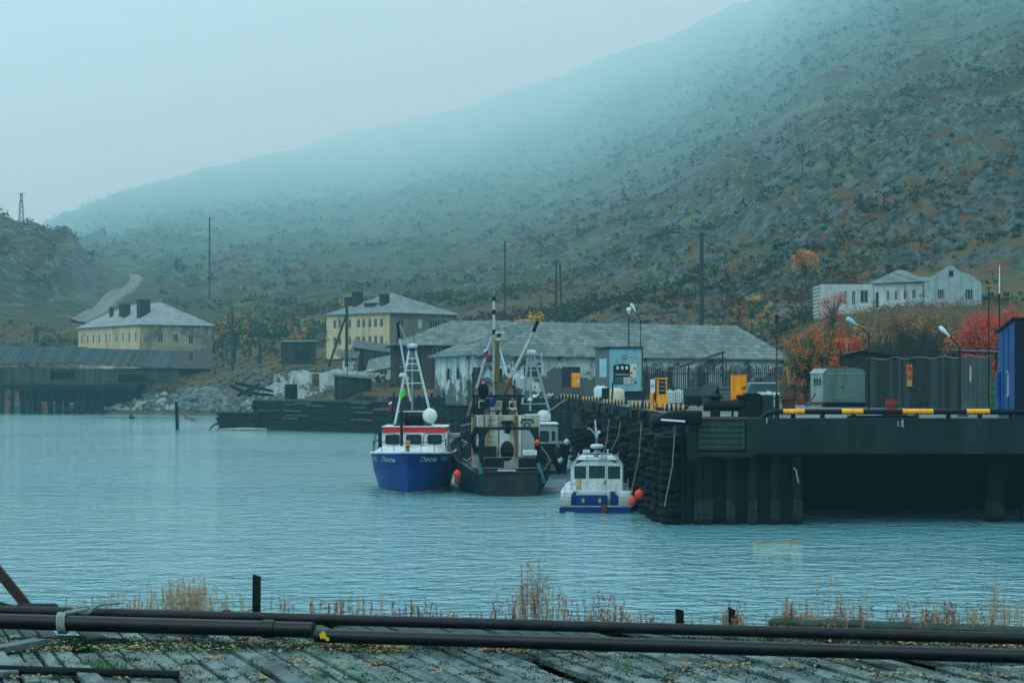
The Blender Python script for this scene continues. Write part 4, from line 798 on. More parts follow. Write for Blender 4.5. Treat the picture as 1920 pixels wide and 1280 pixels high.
m = MB(); m.tube([(x0 - .22, -.18, .95), (x0 - .1, -.3, .5), (x0 + .05, -.3, .1), (x0 + .2, -.25, .3)], .03, 6); m.build('hose', RUB, r, True)
m = MB(); m.b2(x0 - .05, x1 + .08, -.35, .35, 0, .17); m.build('plinth', STL, r)
# small orange box on post
Yf = 175; s_ = S(Yf); r = thing('switch_box', 'small orange switch box in front of the barred warehouse window', 'box', (X(1072, 250), 234, QZ)); r.scale = (1.38, 1.38, 1.38)
m = MB(); m.box(0, 0, 1.5, 15 * s_, .4, 26 * s_, bev=.02); b_ = m.build('body', ORG, r); m = MB(); m.box(.2, -.22, 1.4, .16, .05, .2); m.build('handle', WPT, b_); legs(r, [(-.2, 0), (.22, 0)], .9)

# kiosk container with instrument panel
Yk = 128; s_ = S(Yk); r = thing('instrument_kiosk', 'grey blue steel kiosk with dark instrument board raised on a concrete block', 'kiosk', tuple(P(1143, 733, 199))); r.scale = (1.555,) * 3
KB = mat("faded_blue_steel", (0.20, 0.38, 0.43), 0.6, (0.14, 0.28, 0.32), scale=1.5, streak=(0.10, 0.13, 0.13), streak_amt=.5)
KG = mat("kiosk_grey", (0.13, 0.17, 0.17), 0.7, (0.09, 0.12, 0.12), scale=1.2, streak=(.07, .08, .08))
w_ = 60 * s_; h_ = 80 * s_; sw = 25 * s_
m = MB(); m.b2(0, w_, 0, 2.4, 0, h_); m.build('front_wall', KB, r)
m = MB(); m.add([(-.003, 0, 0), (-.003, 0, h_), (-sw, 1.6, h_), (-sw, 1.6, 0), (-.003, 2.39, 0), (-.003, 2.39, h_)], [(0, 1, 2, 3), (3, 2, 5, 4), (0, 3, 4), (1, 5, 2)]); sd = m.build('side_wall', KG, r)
m = MB(); a = Vector((-.25 * sw, .4 - .02, 0)); m.add([(-.22 * sw, .33, .9), (-.22 * sw, .33, 2.1), (-.7 * sw, 1.1, 2.1), (-.7 * sw, 1.1, .9), (-.22 * sw, .36, .9), (-.22 * sw, .36, 2.1), (-.7 * sw, 1.13, 2.1), (-.7 * sw, 1.13, .9)], [(0, 1, 2, 3), (4, 5, 6, 7), (0, 1, 5, 4), (2, 3, 7, 6), (1, 2, 6, 5), (0, 3, 7, 4)]); m.build('side_window', mat("pale_blue_pane", (.28, .48, .55), .3), sd)
m = MB(); m.add([(-.15, -.1, h_ + .01), (w_ + .1, -.1, h_ + .01), (w_ + .1, 2.5, h_ + .01), (-.1, 2.5, h_ + .01), (-sw - .1, 1.6, h_ + .01)] + [(-.15, -.1, h_ + .1), (w_ + .1, -.1, h_ + .1), (w_ + .1, 2.5, h_ + .1), (-.1, 2.5, h_ + .1), (-sw - .1, 1.6, h_ + .1)], [(4, 3, 2, 1, 0), (5, 6, 7, 8, 9), (0, 1, 6, 5), (1, 2, 7, 6), (2, 3, 8, 7), (3, 4, 9, 8), (4, 0, 5, 9)]); m.build('roof', STL, r)
m = MB(); m.b2(w_ + .003, w_ + .1, -.06, .2, -.1, h_); m.build('corner_post', RUST, r)
bx0 = 7 * s_; bw = 31 * s_; bz0 = h_ * .17; bh = h_ * .47
m = MB(); m.prism([(bx0, bz0), (bx0 + bw, bz0), (bx0 + bw, bz0 + bh * .96), (bx0 + bw * .55, bz0 + bh), (bx0, bz0 + bh * .93)], -.045, -.002); bd = m.build('instrument_board', STL, r)
for k in range(3): m = MB(); x = bx0 + bw * (.25 + .28 * k); m.b2(x - .08, x + .08, -.09, -.05, bz0 + bh * .72, bz0 + bh * .88, bev=.02); m.build('dial', mat("dial_white", (.6, .65, .6), .5), bd, loc=(0, 0, 0))
m = MB(); m.b2(bx0 + .12, bx0 + bw * .95, -.055, -.046, bz0 + bh * .44, bz0 + bh * .49); m.build('strip', CRM, bd)
m = MB(); m.b2(bx0 + .1, bx0 + bw * .6, -.055, -.046, bz0 + bh * .05, bz0 + bh * .36); m.build('lower_display', mat("teal_display", (.03, .10, .10), .4, (.08, .16, .15), scale=5), bd)
m = MB(); m.b2(bx0 + bw + .01, bx0 + bw + .42, -.04, -.002, bz0 + bh * .25, bz0 + bh * .98); m.b2(bx0 + bw * .62, bx0 + bw + .005, -.06, -.047, bz0 - .02, bz0 + bh * .33); nb = m.build('notice_board', mat("notice_white", (.5, .56, .52), .7, (.42, .48, .45), scale=5), r)
for k, (dx, dz, c_) in enumerate(((.08, .55, STL), (.3, .78, RUST), (.3, .68, YLW), (.12, .48, YLW), (.1, .33, mat("sign_red", (.5, .03, .02), .6)), (.32, .3, CRM), (.36, .08, STL))):
    m = MB(); x = bx0 + bw + dx; z_ = bz0 + bh * dz; m.b2(x - .06, x + .07, -.052, -.042, z_ - .06, z_ + .05); m.build('notice', c_, nb)
for k in range(4): m = MB(); z_ = bz0 + .05 + k * .1; m.b2(bx0 + bw * .66, bx0 + bw * .93, -.066, -.061, z_, z_ + .03); m.build('notice_line', STL, nb)
m = MB(); m.torus((w_ * .48, -.04, h_ * .80), .13, .02, 'Y', 16, 6); m.build('porthole', KG, r)
m = MB(); m.b2(w_ * .6, w_ * .88, -.02, -.003, h_ * .78, h_ * .81); m.build('name_plate', CRM, r)
r = thing('concrete_block', 'mossy concrete block under the grey blue kiosk', 'block', (X(1186, 199), 199.4, QZ)); m = MB(); m.b2(-1.15, 1.0, -.2, 2.5, 0, Z(733, 199) - QZ - .01, bev=.05); m.build('block', CONC, r)
m = MB(); m.cyl((0, 0, 0), (.12, 0, 1.45), .06, .05, 8); o = m.build('steel_post', STL, None, loc=(X(1205, 130), 130, QZ)); tag(o, 'leaning black steel post beside the rusty kiosk corner', 'post')
m = MB(); m.cyl((0, 0, 0), (.1, 0, 1.7), .08, .08, 8); o = m.build('steel_post', STL, None, loc=(X(1147, 170), 170, QZ)); tag(o, 'short black post in front of the cream bulk bag', 'post')
# bulk bags
def bag(px, Y, w_, h_, mt, label, blk=False):
    r = thing('bulk_bag', label, 'bag', (X(px, Y), Y, QZ)); m = MB(); m.lathe((0, 0, 0), [(.72, 0), (.98, .08), (1.0, .5), (.96, .8), (.75, .95), (.3, 1.0), (.02, .97)], 14, w_ / 2, .45, h_)
    for v in range(len(m.v)): p = Vector(m.v[v]); p += Vector((noise.noise(p * 3) * .09, noise.noise(p * 3 + Vector((5, 0, 0))) * .09, noise.noise(p * 4) * .07)); m.v[v] = tuple(p)
    m.build('sack', mt, r, True)
    for dx in (-.3, .22): m = MB(); m.tube([(dx * w_ * 1.1, 0, h_ * .93), (dx * w_ * .8, -.05, h_ * 1.1), (dx * w_ * .3, 0, h_ * .98)], .035, 6); m.build('lifting_loop', mt, r, True)
bag(1127, 196, 1.45, 1.4, mat("white_woven", (.55, .66, .68), .8, (.42, .54, .58), scale=2, bump=.4), 'white bulk bag standing on the quay below the kiosk')
bag(1157, 196, 1.5, 1.2, mat("cream_woven", (.60, .54, .40), .8, (.42, .42, .32), scale=2, bump=.4), 'cream bulk bag beside the concrete block')
m = MB(); m.box(0, 0, .62, .72, .1, 1.24, ry=.05, bev=.01); o = m.build('steel_plate', STL, None, loc=(X(1135, 193), 193, QZ)); tag(o, 'upright black steel plate leaning on the white bulk bag', 'plate')
# IBC totes
def tote(px, Y, w_, h_, label, n_=5):
    r = thing('plastic_tank', label, 'tank', (X(px, Y), Y, QZ), 0, 'white plastic liquid tanks in wire cages')
    m = MB(); m.b2(-w_ / 2, w_ / 2, 0, 1.0, .16, .16 + h_, bev=.06); m.cyl((0, .5, .16 + h_), (0, .5, .22 + h_), .12, .12, 10); m.build('tank', mat("milky_plastic", (.62, .74, .66), .4, (.5, .64, .56), scale=1.5), r)
    m = MB()
    for k in range(n_): x = -w_ / 2 + k * w_ / (n_ - 1); m.cyl((x, -.03, .12), (x, -.03, .18 + h_), .012, .012, 5)
    for k in range(5): z_ = .15 + k * h_ / 4; m.cyl((-w_ / 2, -.03, z_), (w_ / 2, -.03, z_), .012, .012, 5)
    m.build('cage', KG, r); m = MB(); m.b2(-w_ / 2, w_ / 2, 0, 1.0, 0, .13); m.build('pallet', STL, r)
tote(1257, 150, .72, .95, 'white caged plastic tank next to the orange fuel pump'); tote(1274, 150, .62, 1.0, 'white caged plastic tank beside the dark machine'); tote(1418, 118, 1.1, .75, 'white plastic tank with ragged top above the black containers', 3); tote(1443, 124, 1.25, .95, 'greenish plastic tank behind the black post', 4)
# dark machinery, duct
r = thing('generator', 'grey green covered generator behind the quay rollers', 'machine', (X(1299, 140), 140, QZ)); m = MB(); m.b2(-.6, .65, 0, 1.2, .75, 1.35, bev=.04); m.build('hood', mat("olive_grey", (.06, .10, .09), .7, (.04, .07, .065), scale=1.5), r); m = MB(); m.b2(-.55, .7, .05, 1.1, .1, .74, bev=.03); m.b2(-.2, .1, -.05, .04, .25, .55); m.build('engine', STL, r)
for dx in (-.35, .4): m = MB(); m.cyl((dx, -.02, .18), (dx, .14, .18), .18, .18, 12); m.build('wheel', RUB, r)
r = thing('ventilation_duct', 'black curved ventilation duct standing beside stacked slabs', 'duct', (X(1330, 136), 136, QZ)); m = MB()
m.tube([(.0, 0, 0), (0, 0, .8), (.0, -.05, 1.05), (-.08, -.35, 1.25)], [.45, .5, .52, .5], 16); m.build('elbow', mat("dark_blue_steel", (.02, .05, .06), .5, (.035, .065, .075), scale=1.5), r, True); m = MB(); m.cyl((.45, .1, 0), (.45, .1, 1.35), .3, .3, 14); m.build('barrel', STL, r, True)
for k in range(5): m = MB(); m.b2(-.42 + .03 * (k % 2), .4, -.3, .4, .12 + k * .29, .12 + k * .29 + .16); o = m.build('concrete_slab', mat("pale_slab", (.13, .17, .155), .9, (.08, .11, .1), scale=3), None, loc=(X(1361, 132), 132, QZ + .02)); tag(o, ['bottom slab of the stack beside the black duct', 'second slab from the bottom of the stack beside the black duct', 'middle slab of the stack beside the black duct', 'fourth slab up in the stack beside the black duct', 'top slab of the stack beside the black duct'][k], 'slab', 'concrete slabs stacked by the duct')
m = MB()
for k in range(4): m.b2(-.3, .3, -.2, -.1, .281 + k * .29, .281 + k * .29 + .125)
# black containers, post, rusty box
r = thing('steel_container', 'black ribbed steel container beside the orange cabinet', 'container', (X(1412, 94.6), 94.6, QZ)); m = MB(); m.b2(-.36, .36, 0, .9, 0, 1.12, bev=.01); m.build('body', STL, r); m = MB(); m.b2(-.38, .38, -.03, .92, 1.125, 1.17); m.build('lid', STL, r)
r = thing('ribbed_barrel', 'black ribbed steel barrel between the container and the black post', 'barrel', (X(1439, 94.7), 94.9, QZ)); m = MB(); m.lathe((0, 0, 0), [(.3, 0), (.33, .02), (.33, .36), (.35, .38), (.33, .4), (.33, .74), (.35, .76), (.33, .78), (.33, 1.08), (.3, 1.1), (.01, 1.1)], 20); m.build('body', mat("dark_teal_steel", (.012, .04, .045), .45, (.03, .06, .06), scale=2), r, True)
r = thing('steel_bollard', 'slim round black bollard with domed top at the end of the yellow banded rail', 'bollard', (X(1457, 93.6), 93.6, QZ)); m = MB(); m.lathe((0, 0, 0), [(.11, 0), (.11, 1.05), (.08, 1.12), (.02, 1.16)], 14); m.build('post', STL, r, True)
r = thing('rusty_box', 'rust red steel box under a small dark roof behind the rail', 'box', (X(1480, 100), 100, QZ)); m = MB(); m.b2(-.3, .3, 0, .5, .05, .85); m.build('body', mat("rust_red_panel", (.16, .035, .022), .8, (.05, .035, .03), scale=1.5, amt=.9), r); m = MB(); m.slab([(-.75, -.2, .88), (.38, -.2, 1.05), (.38, .6, 1.05), (-.75, .6, .88)], -.05); m.build('roof', STL, r)
r = thing('wire_stand', 'thin crossed wire stand beside the rust red box', 'stand', (X(1462, 95.5), 96, QZ)); m = MB(); m.tube([(-.2, 0, .9), (.2, 0, 0)], .012, 5); m.build('leg', STL, r); m = MB(); m.tube([(-.22, .02, .05), (.2, .02, .5)], .012, 5); m.build('leg', STL, r)
# pale parked van roof
r = thing('parked_van', 'pale blue van parked in front of the picket fence', 'van', (X(1432, 150), 150, QZ)); m = MB(); m.prism([(-1.3, .35), (1.35, .35), (1.35, .9), (1.2, 1.05), (1.0, 1.62), (-1.0, 1.66), (-1.2, 1.1), (-1.3, .95)], 0, 1.7); m.build('body', mat("dull_blue_paint", (.07, .16, .18), .4), r); m = MB(); m.b2(-1.02, 1.0, -.04, 1.74, 1.665, 1.72); m.build('roof', WPT, r); m = MB(); m.prism([(-1.0, 1.12), (.98, 1.12), (.85, 1.55), (-.88, 1.58)], -.03, -.003); m.build('window', mat("van_glass", (.05, .13, .15), .15), r)
for dx in (-.85, .85): m = MB(); m.cyl((dx, -.02, .32), (dx, .2, .32), .32, .32, 16); m.build('wheel', RUB, r, True)
# red lever
r = thing('hand_winch', 'two thin dark handles with a red foot leaning on a striped roller', 'lever', (X(1270, 109), 108.6, Z(767, 109)));
for k in range(2): m = MB(); m.tube([(k * .09, 0, 0), (.45 + k * .09, .2, .9)], .018, 5); m.build('handle', STL, r)
m = MB(); m.tube([(0, -.01, -.05), (.15, -.01, .2)], .05, 6); m.build('foot', mat("red_paint", (.6, .05, .04), .5), r)
# incline beam (conveyor)
r = thing('loading_chute', 'long rusty loading chute rising in front of the warehouse roof', 'chute', (X(1275, 165), 165, Z(690, 165))); m = MB(); w_ = 85 * S(165); m.slab([(0, 0, 0), (w_, 0, 1.25), (w_, .6, 1.25), (0, .6, 0)], -.2); m.build('trough', mat("weathered_steel", (.09, .10, .095), .8, (.06, .04, .035), scale=2), r); m = MB(); m.cyl((w_ * .95, .3, 1.2), (w_ * .95, .3, -4 + .4), .06, .06, 8); m.build('leg', STL, r); m = MB(); m.cyl((w_ * .2, .3, .3), (w_ * .2, .3, -3.1), .05, .05, 8); m.build('leg', STL, r)

# fences
FW = mat("dark_fence_board", (.028, .042, .042), .9, (.014, .026, .028), scale=2, sx=(3, 3, .4), streak=(.07, .08, .065), streak_amt=.35)
FW2 = mat("grey_fence_board", (.075, .105, .105), .9, (.04, .065, .07), scale=2, sx=(3, 3, .4), streak=(.12, .14, .12), streak_amt=.4)
def fence(name, label, pts, h, bw, gap, mt, zb=QZ, jit=.08, lean=0.0, group=None, alt=None, rails=True):
    p0 = Vector(pts[0]); p1 = Vector(pts[1]); L_ = (p1 - p0).length; ang = math.atan2(p1.y - p0.y, p1.x - p0.x); n_ = int(L_ / (bw + gap)); r = thing(name, label, 'fence', (p0.x, p0.y, zb), ang, group); r.rotation_euler[0] = lean
    m = MB(); al = MB()
    for k in range(n_):
        x = (k + .5) * L_ / n_; hh = h + rs.uniform(-jit, jit) + (.12 if k % 3 == 0 else 0); t_ = (al if alt and rs.random() < .35 else m); t_.box(x, rs.uniform(-.012, .012), hh / 2, bw, .03, hh, ry=rs.uniform(-.012, .012))
    m.build('board_panel', mt, r)
    if alt and al.v: al.build('board_panel', alt, r)
    if rails:
        for z_ in (h * .25, h * .8): q_ = MB(); q_.b2(0, L_, .03, .09, z_, z_ + .09); q_.build('rail', mt, r)
    return r
fence('picket_fence', 'tall uneven picket fence in front of the warehouse', [(X(1200, 205), 205, 0), (X(1478, 190), 190, 0)], 3.25, .16, .10, FW, jit=.2, alt=FW2)
fence('leaning_fence', 'dark board fence leaning back beside the rusty pole', [(X(1478, 172), 172, 0), (X(1524, 166), 166, 0)], 3.2, .2, .03, FW, lean=-.12)
fence('board_fence', 'tall dark board fence behind the red barrel', [(X(1622, 136), 136, 0), (X(1800, 128), 128, 0)], 3.2, .26, .02, FW, jit=.07, alt=mat('mid_fence_board', (.05, .075, .075), .9, (.025, .045, .045), scale=2, sx=(3, 3, .4), streak=(.09, .1, .085), streak_amt=.4))
fence('board_fence', 'lighter grey board fence between lamp post and blue hut', [(X(1798, 124), 124, 0), (X(1860, 122), 122, 0)], 3.2, .34, .02, FW2, jit=.06)
r = thing('barbed_wire', 'sagging barbed wire along the top of the board fence', 'wire', (0, 0, 0)); m = MB(); pts = []
for k in range(60): px = 1622 + k * 4.0; Yw = 136 - (px - 1622) * .055; pts.append((X(px, Yw), Yw - .1, QZ + 3.33 + .06 * math.sin(k * .55) + rs.uniform(-.03, .03)))
m.tube(pts, .016, 4); m.build('strand', mat("galvanised", (.35, .42, .42), .4, metal=.3), r)
m = MB(); m.slab([(X(1780, 134), 132, QZ + 3.7), (X(1880, 130), 130, QZ + 3.55), (X(1885, 136), 138, QZ + 3.8), (X(1780, 138), 138, QZ + 3.9)], -.12); r = thing('canopy', 'thin flat canopy roof above the fence beside the blue hut', 'canopy', (0, 0, 0)); m.build('roof', STL, r)
for px in (1787, 1868): m = MB(); m.cyl((X(px, 134), 134, QZ), (X(px, 134), 134, QZ + 3.65), .06, .06, 8); m.build('post', STL, r)
# dark shed roof behind the fence
r = thing('low_shed', 'low dark shed roof behind the board fence next to the caravan', 'shed', (X(1592, 146), 146, QZ)); m = MB(); m.prism([(0, 0), (5.0, 0), (5.0, 3.2), (1.6, 3.85), (1.0, 3.9), (0, 3.7)], 0, 4); m.build('wall', FW, r); m = MB(); m.slab([(-.3, -.3, 3.72), (1.0, -.3, 4.0), (5.2, -.3, 3.28), (5.2, 4.3, 3.28), (1.0, 4.3, 4.0), (-.3, 4.3, 3.72)][0:2] + [(1.0, 4.3, 4.0), (-.3, 4.3, 3.72)], -.08); m.slab([(1.0, -.3, 4.0), (5.2, -.3, 3.28), (5.2, 4.3, 3.28), (1.0, 4.3, 4.0)], -.08); m.build('roof', STL, r)
# caravan box
Yv = 138; s_ = S(Yv); r = thing('box_caravan', 'grey green metal box caravan with ridged roof and steps', 'caravan', (X(1543, Yv), Yv, QZ))
CV = mat("caravan_green", (.12, .20, .175), .65, (.085, .15, .135), scale=.8, streak=(.07, .08, .06), streak_amt=.45); CVL = mat("caravan_end", (.25, .36, .34), .6, (.18, .27, .26), scale=1, streak=(.12, .13, .11), streak_amt=.4)
w_ = 86 * s_; h0 = .35; h1 = 2.75
m = MB(); m.prism([(0, h0), (w_, h0), (w_, h1 - .62), (w_ - .42, h1 - .12), (w_ - .9, h1 - .02), (.75, h1 - .02), (.28, h1 - .12), (0, h1 - .45)], 0, 2.3); m.build('body', CV, r)
m = MB(); m.add([(-.003, 0, h0), (-.003, 0, h1 - .45), (-.62, 1.6, h1 - .45), (-.62, 1.6, h0), (-.003, 2.29, h0), (-.003, 2.29, h1 - .45)], [(0, 1, 2, 3), (3, 2, 5, 4), (0, 3, 4), (1, 5, 2)]); ew = m.build('end_wall', CVL, r)
m = MB(); m.slab([(-.01, -.03, h1 - .44), (-.66, 1.6, h1 - .44), (-.35, 1.7, h1 - .1), (.3, -.03, h1 - .1)], -.05); m.build('roof_edge', CVL, r)
for k in range(3): m = MB(); x = -.12 - k * .14; y = -x * 1.6 / .62; m.box(x - .03, y - .04, 1.75, .1, .1, .5, rz=math.atan2(-1.6, .62)); m.build('window', PANE, ew)
m = MB(); m.b2(.55, 1.45, -.05, -.003, .5, 2.25, bev=.01); dr = m.build('door', CV, r); m = MB(); m.b2(1.3, 1.4, -.09, -.052, 1.3, 1.45); m.build('handle', STL, dr)
m = MB(); m.b2(.28, 2.9, -.04, -.003, 2.32, 2.37); m.build('drip_rail', CVL, r)
m = MB(); m.slab([(-.45, -.1, .95), (-1.1, -.4, 0.02), (-1.1, .1, 0.02), (-.45, .4, .95)], -.06); m.build('step_ladder', FW2, r)
m = MB(); m.b2(.2, w_ - .2, .3, 2.0, 0, h0 - .01); m.build('chassis', STL, r)
m = MB(); m.b2(.5, 1.9, .4, 1.8, h1 + 0.0, h1 + .12); m.build('roof_box', RUST, r)
# red drum, tub, tarp, plank
def drum(px, Y, rad, h_, mt, label, lid=True):
    r = thing('steel_drum', label, 'drum', (X(px, Y), Y, QZ)); m = MB(); m.lathe((0, 0, 0), [(rad * .95, 0), (rad, .02), (rad, h_ * .33), (rad * 1.04, h_ * .35), (rad, h_ * .37), (rad, h_ * .65), (rad * 1.04, h_ * .67), (rad, h_ * .69), (rad, h_), (rad * .93, h_), (rad * .93, h_ - .03), (.01, h_ - .03)], 22); m.build('body', mt, r, True)
REDP = mat("dull_red_paint", (.23, .028, .022), .6, (.15, .03, .025), scale=2.5)
drum(1672, 97, .30, .88, REDP, 'dull red steel drum in front of the board fence')
r = thing('red_tub', 'low red tub beside the steel drum', 'tub', (X(1691, 97), 97, QZ)); m = MB(); m.b2(-.28, .28, 0, .5, 0, .32, bev=.03); m.build('body', mat("tub_red", (.20, .025, .02), .6), r); m = MB(); m.b2(-.31, .31, -.03, .53, .321, .36); m.build('rim', REDP, r)
m = MB(); m.lathe((0, 0, 0), [(1.0, 0), (.9, .35), (.5, .8), (.05, 1)], 12, .36, .3, .38)
for v in range(len(m.v)): p = Vector(m.v[v]); p += Vector((noise.noise(p * 5) * .12, 0, noise.noise(p * 6 + Vector((3, 0, 0))) * .08 * (p.z > .05))); m.v[v] = tuple(p)
o = m.build('tarpaulin', mat("bright_blue_tarp", (.01, .22, .55), .5), None, True, loc=(X(1652, 98), 98, QZ)); tag(o, 'crumpled bright blue tarpaulin beside the red drum', 'tarpaulin')
m = MB(); m.slab([(0, 0, 0), (.55, 0, 0), (.93, .5, .75), (.45, .5, .75)], -.05); o = m.build('leaning_board', FW2, None, loc=(X(1794, 97), 97, QZ + .02)); tag(o, 'wide grey board propped up slanting behind the rail', 'board'); 
m = MB(); m.slab([(0, 0, 0), (.6, 0, 0), (.6, .8, .02), (0, .8, .02)], -.05)
# fire board with red hose
r = thing('fire_board', 'narrow yellow board with red hose hung on the dark fence', 'board', (X(1706, 129.5), 129.6, QZ + 1.45)); m = MB(); m.b2(-.17, .17, 0, .04, 0, 1.42); m.build('backing', mat("ochre_board", (.42, .25, .05), .8, (.3, .17, .05), scale=2), r)
m = MB(); m.torus((-.02, -.06, .95), .16, .06, 'Y', 18, 8); m.v = [(x, y, .95 + (z_ - .95) * 2.2) for x, y, z_ in m.v]; m.build('hose', mat("hose_red", (.48, .05, .03), .6), r, True)
# loose strip boards on the fence
m = MB(); m.b2(-.05, .05, 0, .03, 0, .95); o = m.build('pale_lath', mat("pale_lath_wood", (.42, .42, .30), .8), None, loc=(X(1817, 123), 122.6, QZ + 1.75)); tag(o, 'short pale lath nailed upright on the grey board fence', 'lath')
m = MB(); m.tube([(0, 0, 0), (-.2, 0, 1.5)], .05, 6); o = m.build('yellow_plank', mat("yellow_wood", (.45, .34, .08), .8), None, loc=(X(1478, 165), 164.5, QZ + 1.6)); tag(o, 'thin yellow plank leaning on the dark leaning fence', 'plank')
# crates stack, green
for k in range(4):
    r = thing('green_crate', ['bottom', 'second lowest', 'third', 'topmost'][k] + ' green crate of the stack beside the blue hut', 'crate', (X(1866, 112), 112, QZ + k * .46), 0, 'green crates stacked beside the blue hut'); m = MB(); m.b2(-.22, .22, 0, .6, 0, .42, bev=.03); m.build('body', mat("crate_green", (.05, .14, .05), .7, (.12, .16, .06), scale=3), r); m = MB(); m.b2(-.24, .24, -.02, .62, .421, .45); m.build('rim', mat("crate_green", (.05, .14, .05)), r)
# blue hut
Yb = 94; hx = X(1902, Yb); r = thing('blue_hut', 'bright blue hut with slanted dark roof at the end of the quay yard', 'hut', (hx, Yb, QZ))
BLU = mat("bright_blue_paint", (.012, .095, .30), .6, (.01, .06, .21), scale=1.2, amt=.8, streak=(.02, .04, .09), streak_amt=.45); BLD = mat("dark_blue_boards", (.003, .012, .045), .7, (.0015, .006, .02), scale=1.5)
dp = hx * F / 912.0 - Yb; H1 = Z(600, Yb) - QZ; H0 = Z(624, Yb + dp) - QZ
m = MB(); m.prism([(.003, 0), (dp, 0), (dp, H0), (.003, H1)], 0, .12, 'X'); sw_ = m.build('side_wall', BLU, r)
m = MB(); m.prism([(0.0, 0), (6, 0), (6, H1 + .1), (0, H1 - .01)], -.08, 0, 'Y'); m.build('front_wall', BLD, r); m = MB(); m.b2(.13, 6, dp - .12, dp, 0, H0 - .05); m.build('rear_wall', BLD, r)
m = MB(); m.slab([(-.14, -.2, H1 + .05), (6.2, -.2, H1 + .14), (6.2, dp + .2, H0 + .08), (-.14, dp + .2, H0 - .02)], -.08); m.build('roof', STL, r)
m = MB(); m.b2(-.05, -.003, 1.0, 1.18, 1.05, 2.2); m.b2(-.09, -.052, .95, 1.22, 2.15, 2.25); m.b2(-.09, -.052, .95, 1.22, 1.0, 1.06); m.build('strip_window', mat("pale_strip", (.36, .42, .37), .6), r)
m = MB(); m.b2(-.18, -.003, dp - .5, dp - .05, .2, 2.2, bev=.04); m.build('side_box', BLU, r)
for k in (1, 2): m = MB(); m.b2(-.02, -.003, dp * k / 3, dp * k / 3 + .04, .05, H0 + .1); m.build('panel_seam', BLD, sw_)
# lamps and masts
def lamp(px, pyb, pyt, Y, ppx, ppy, label, mt, sz, group='street lamps on the quay', zb=QZ):
    r = thing('street_lamp', label, 'street lamp', (X(px, Y), Y, zb), 0, group); hb = Z(pyt, Y) - zb; dx = X(ppx, Y) - X(px, Y); dz = Z(ppy, Y) - zb - hb
    m = MB(); m.tube([(0, 0, 0), (0, 0, hb * .6), (0, 0, hb)], [.07, .055, .045], 8); m.build('pole', STL, r, True)
    m = MB(); m.tube([(0, 0, hb - .03), (dx * .25, 0, hb + dz * .25), (dx * .62, 0, hb + dz * .62)], .035, 6); m.build('arm', STL, r, True)
    e = Vector((dx, 0, hb + dz)); a_ = Vector((dx * .5, 0, hb + dz * .5)); d = (e - a_); m = MB(); m.tube([a_, a_ + d * .3, a_ + d * .6, a_ + d * .9, e], [sz * .3, sz * .55, sz, sz * .9, sz * .35], 10); m.build('lamp_head', mt, r, True)
TEA = mat("teal_lamp_glass", (.20, .48, .50), .35, (.3, .6, .62), scale=2)
lamp(1629, 675, 625, 118, 1587, 596, 'street lamp with long pale teal head above the low shed', TEA, .17)
lamp(1800, 720, 650, 112, 1761, 612, 'street lamp with white curved head leaning over the board fence', WPT, .13)
lamp(1201, 652, 600, 206, 1183, 569, 'street lamp with curved arm on the kiosk roof', WPT, .18)
r = thing('street_lamp', 'street lamp with round white head facing the boats, behind the kiosk', 'street lamp', (X(1179, 207), 207, QZ), 0, 'street lamps on the quay'); h_ = Z(588, 207) - QZ; m = MB(); m.cyl((0, 0, 0), (0, 0, h_), .08, .06, 8); m.build('pole', STL, r); m = MB(); m.ball((0, -.05, h_ + .42), .26, .18, .26); m.cyl((0, 0, h_ - .02), (0, 0, h_ + .3), .1, .15, 10); m.build('lamp_head', WPT, r, True)
r = thing('signal_pole', 'thin rusty pole with dark red lantern head behind the black bollard', 'pole', (X(1456, 100), 100, QZ)); h_ = Z(602, 100) - QZ; m = MB(); m.cyl((0, 0, 0), (0, 0, h_), .04, .035, 8); m.build('pole', RUST, r); m = MB(); m.lathe((0, 0, h_), [(.05, -.1), (.09, 0), (.07, .12), (.10, .2), (.10, .34), (.01, .36)], 12); m.build('lantern', mat("dark_red_lantern", (.09, .02, .02), .6), r, True)
r = thing('antenna_mast', 'tall thin mast with short crossbar beside the blue hut', 'mast', (X(1854, 106), 106, QZ)); h_ = Z(540, 106) - QZ; m = MB(); m.cyl((0, 0, 0), (0, 0, h_), .045, .03, 8); m.build('pole', STL, r); m = MB(); m.b2(-.16, .16, -.03, .03, h_, h_ + .05); m.build('crossbar', STL, r)
r = thing('whip_antenna', 'tall whip antenna with white upper half beside the blue hut', 'antenna', (X(1874, 106), 106, QZ)); h_ = Z(550, 106) - QZ; h2 = Z(497, 106) - QZ; m = MB(); m.cyl((0, 0, 0), (0, 0, h_), .04, .035, 8); m.build('pole', STL, r); m = MB(); m.cyl((0, 0, h_), (0, 0, h2), .035, .02, 8); m.build('whip', WPT, r)
# ================================================================ BOATS
NAVY = mat("navy_hull_paint", (0.006, 0.055, 0.26), .45, (0.004, 0.035, 0.17), scale=1.0, amt=.8, streak=(0.02, 0.045, 0.10), streak_amt=.25)
NAVY2 = mat("navy_platform", (0.004, 0.035, 0.19), .5, (0.003, 0.02, 0.10), scale=1.5)
REDB = mat("signal_red", (0.72, 0.012, 0.02), .5, (0.55, 0.01, 0.02), scale=2)
WB = mat("boat_white", (0.56, 0.60, 0.61), .45, (0.40, 0.45, 0.46), scale=1.2, amt=.6, streak=(.24, .24, .21), streak_amt=.4)
WBG = mat("boat_grey_white", (0.28, 0.33, 0.34), .5, (0.20, 0.25, 0.26), scale=1.2)
RWH = mat("rust_streaked_white", (0.42, 0.45, 0.36), .75, (0.27, 0.30, 0.24), scale=.8, amt=.8, streak=(0.26, 0.10, 0.03), streak_amt=.75)
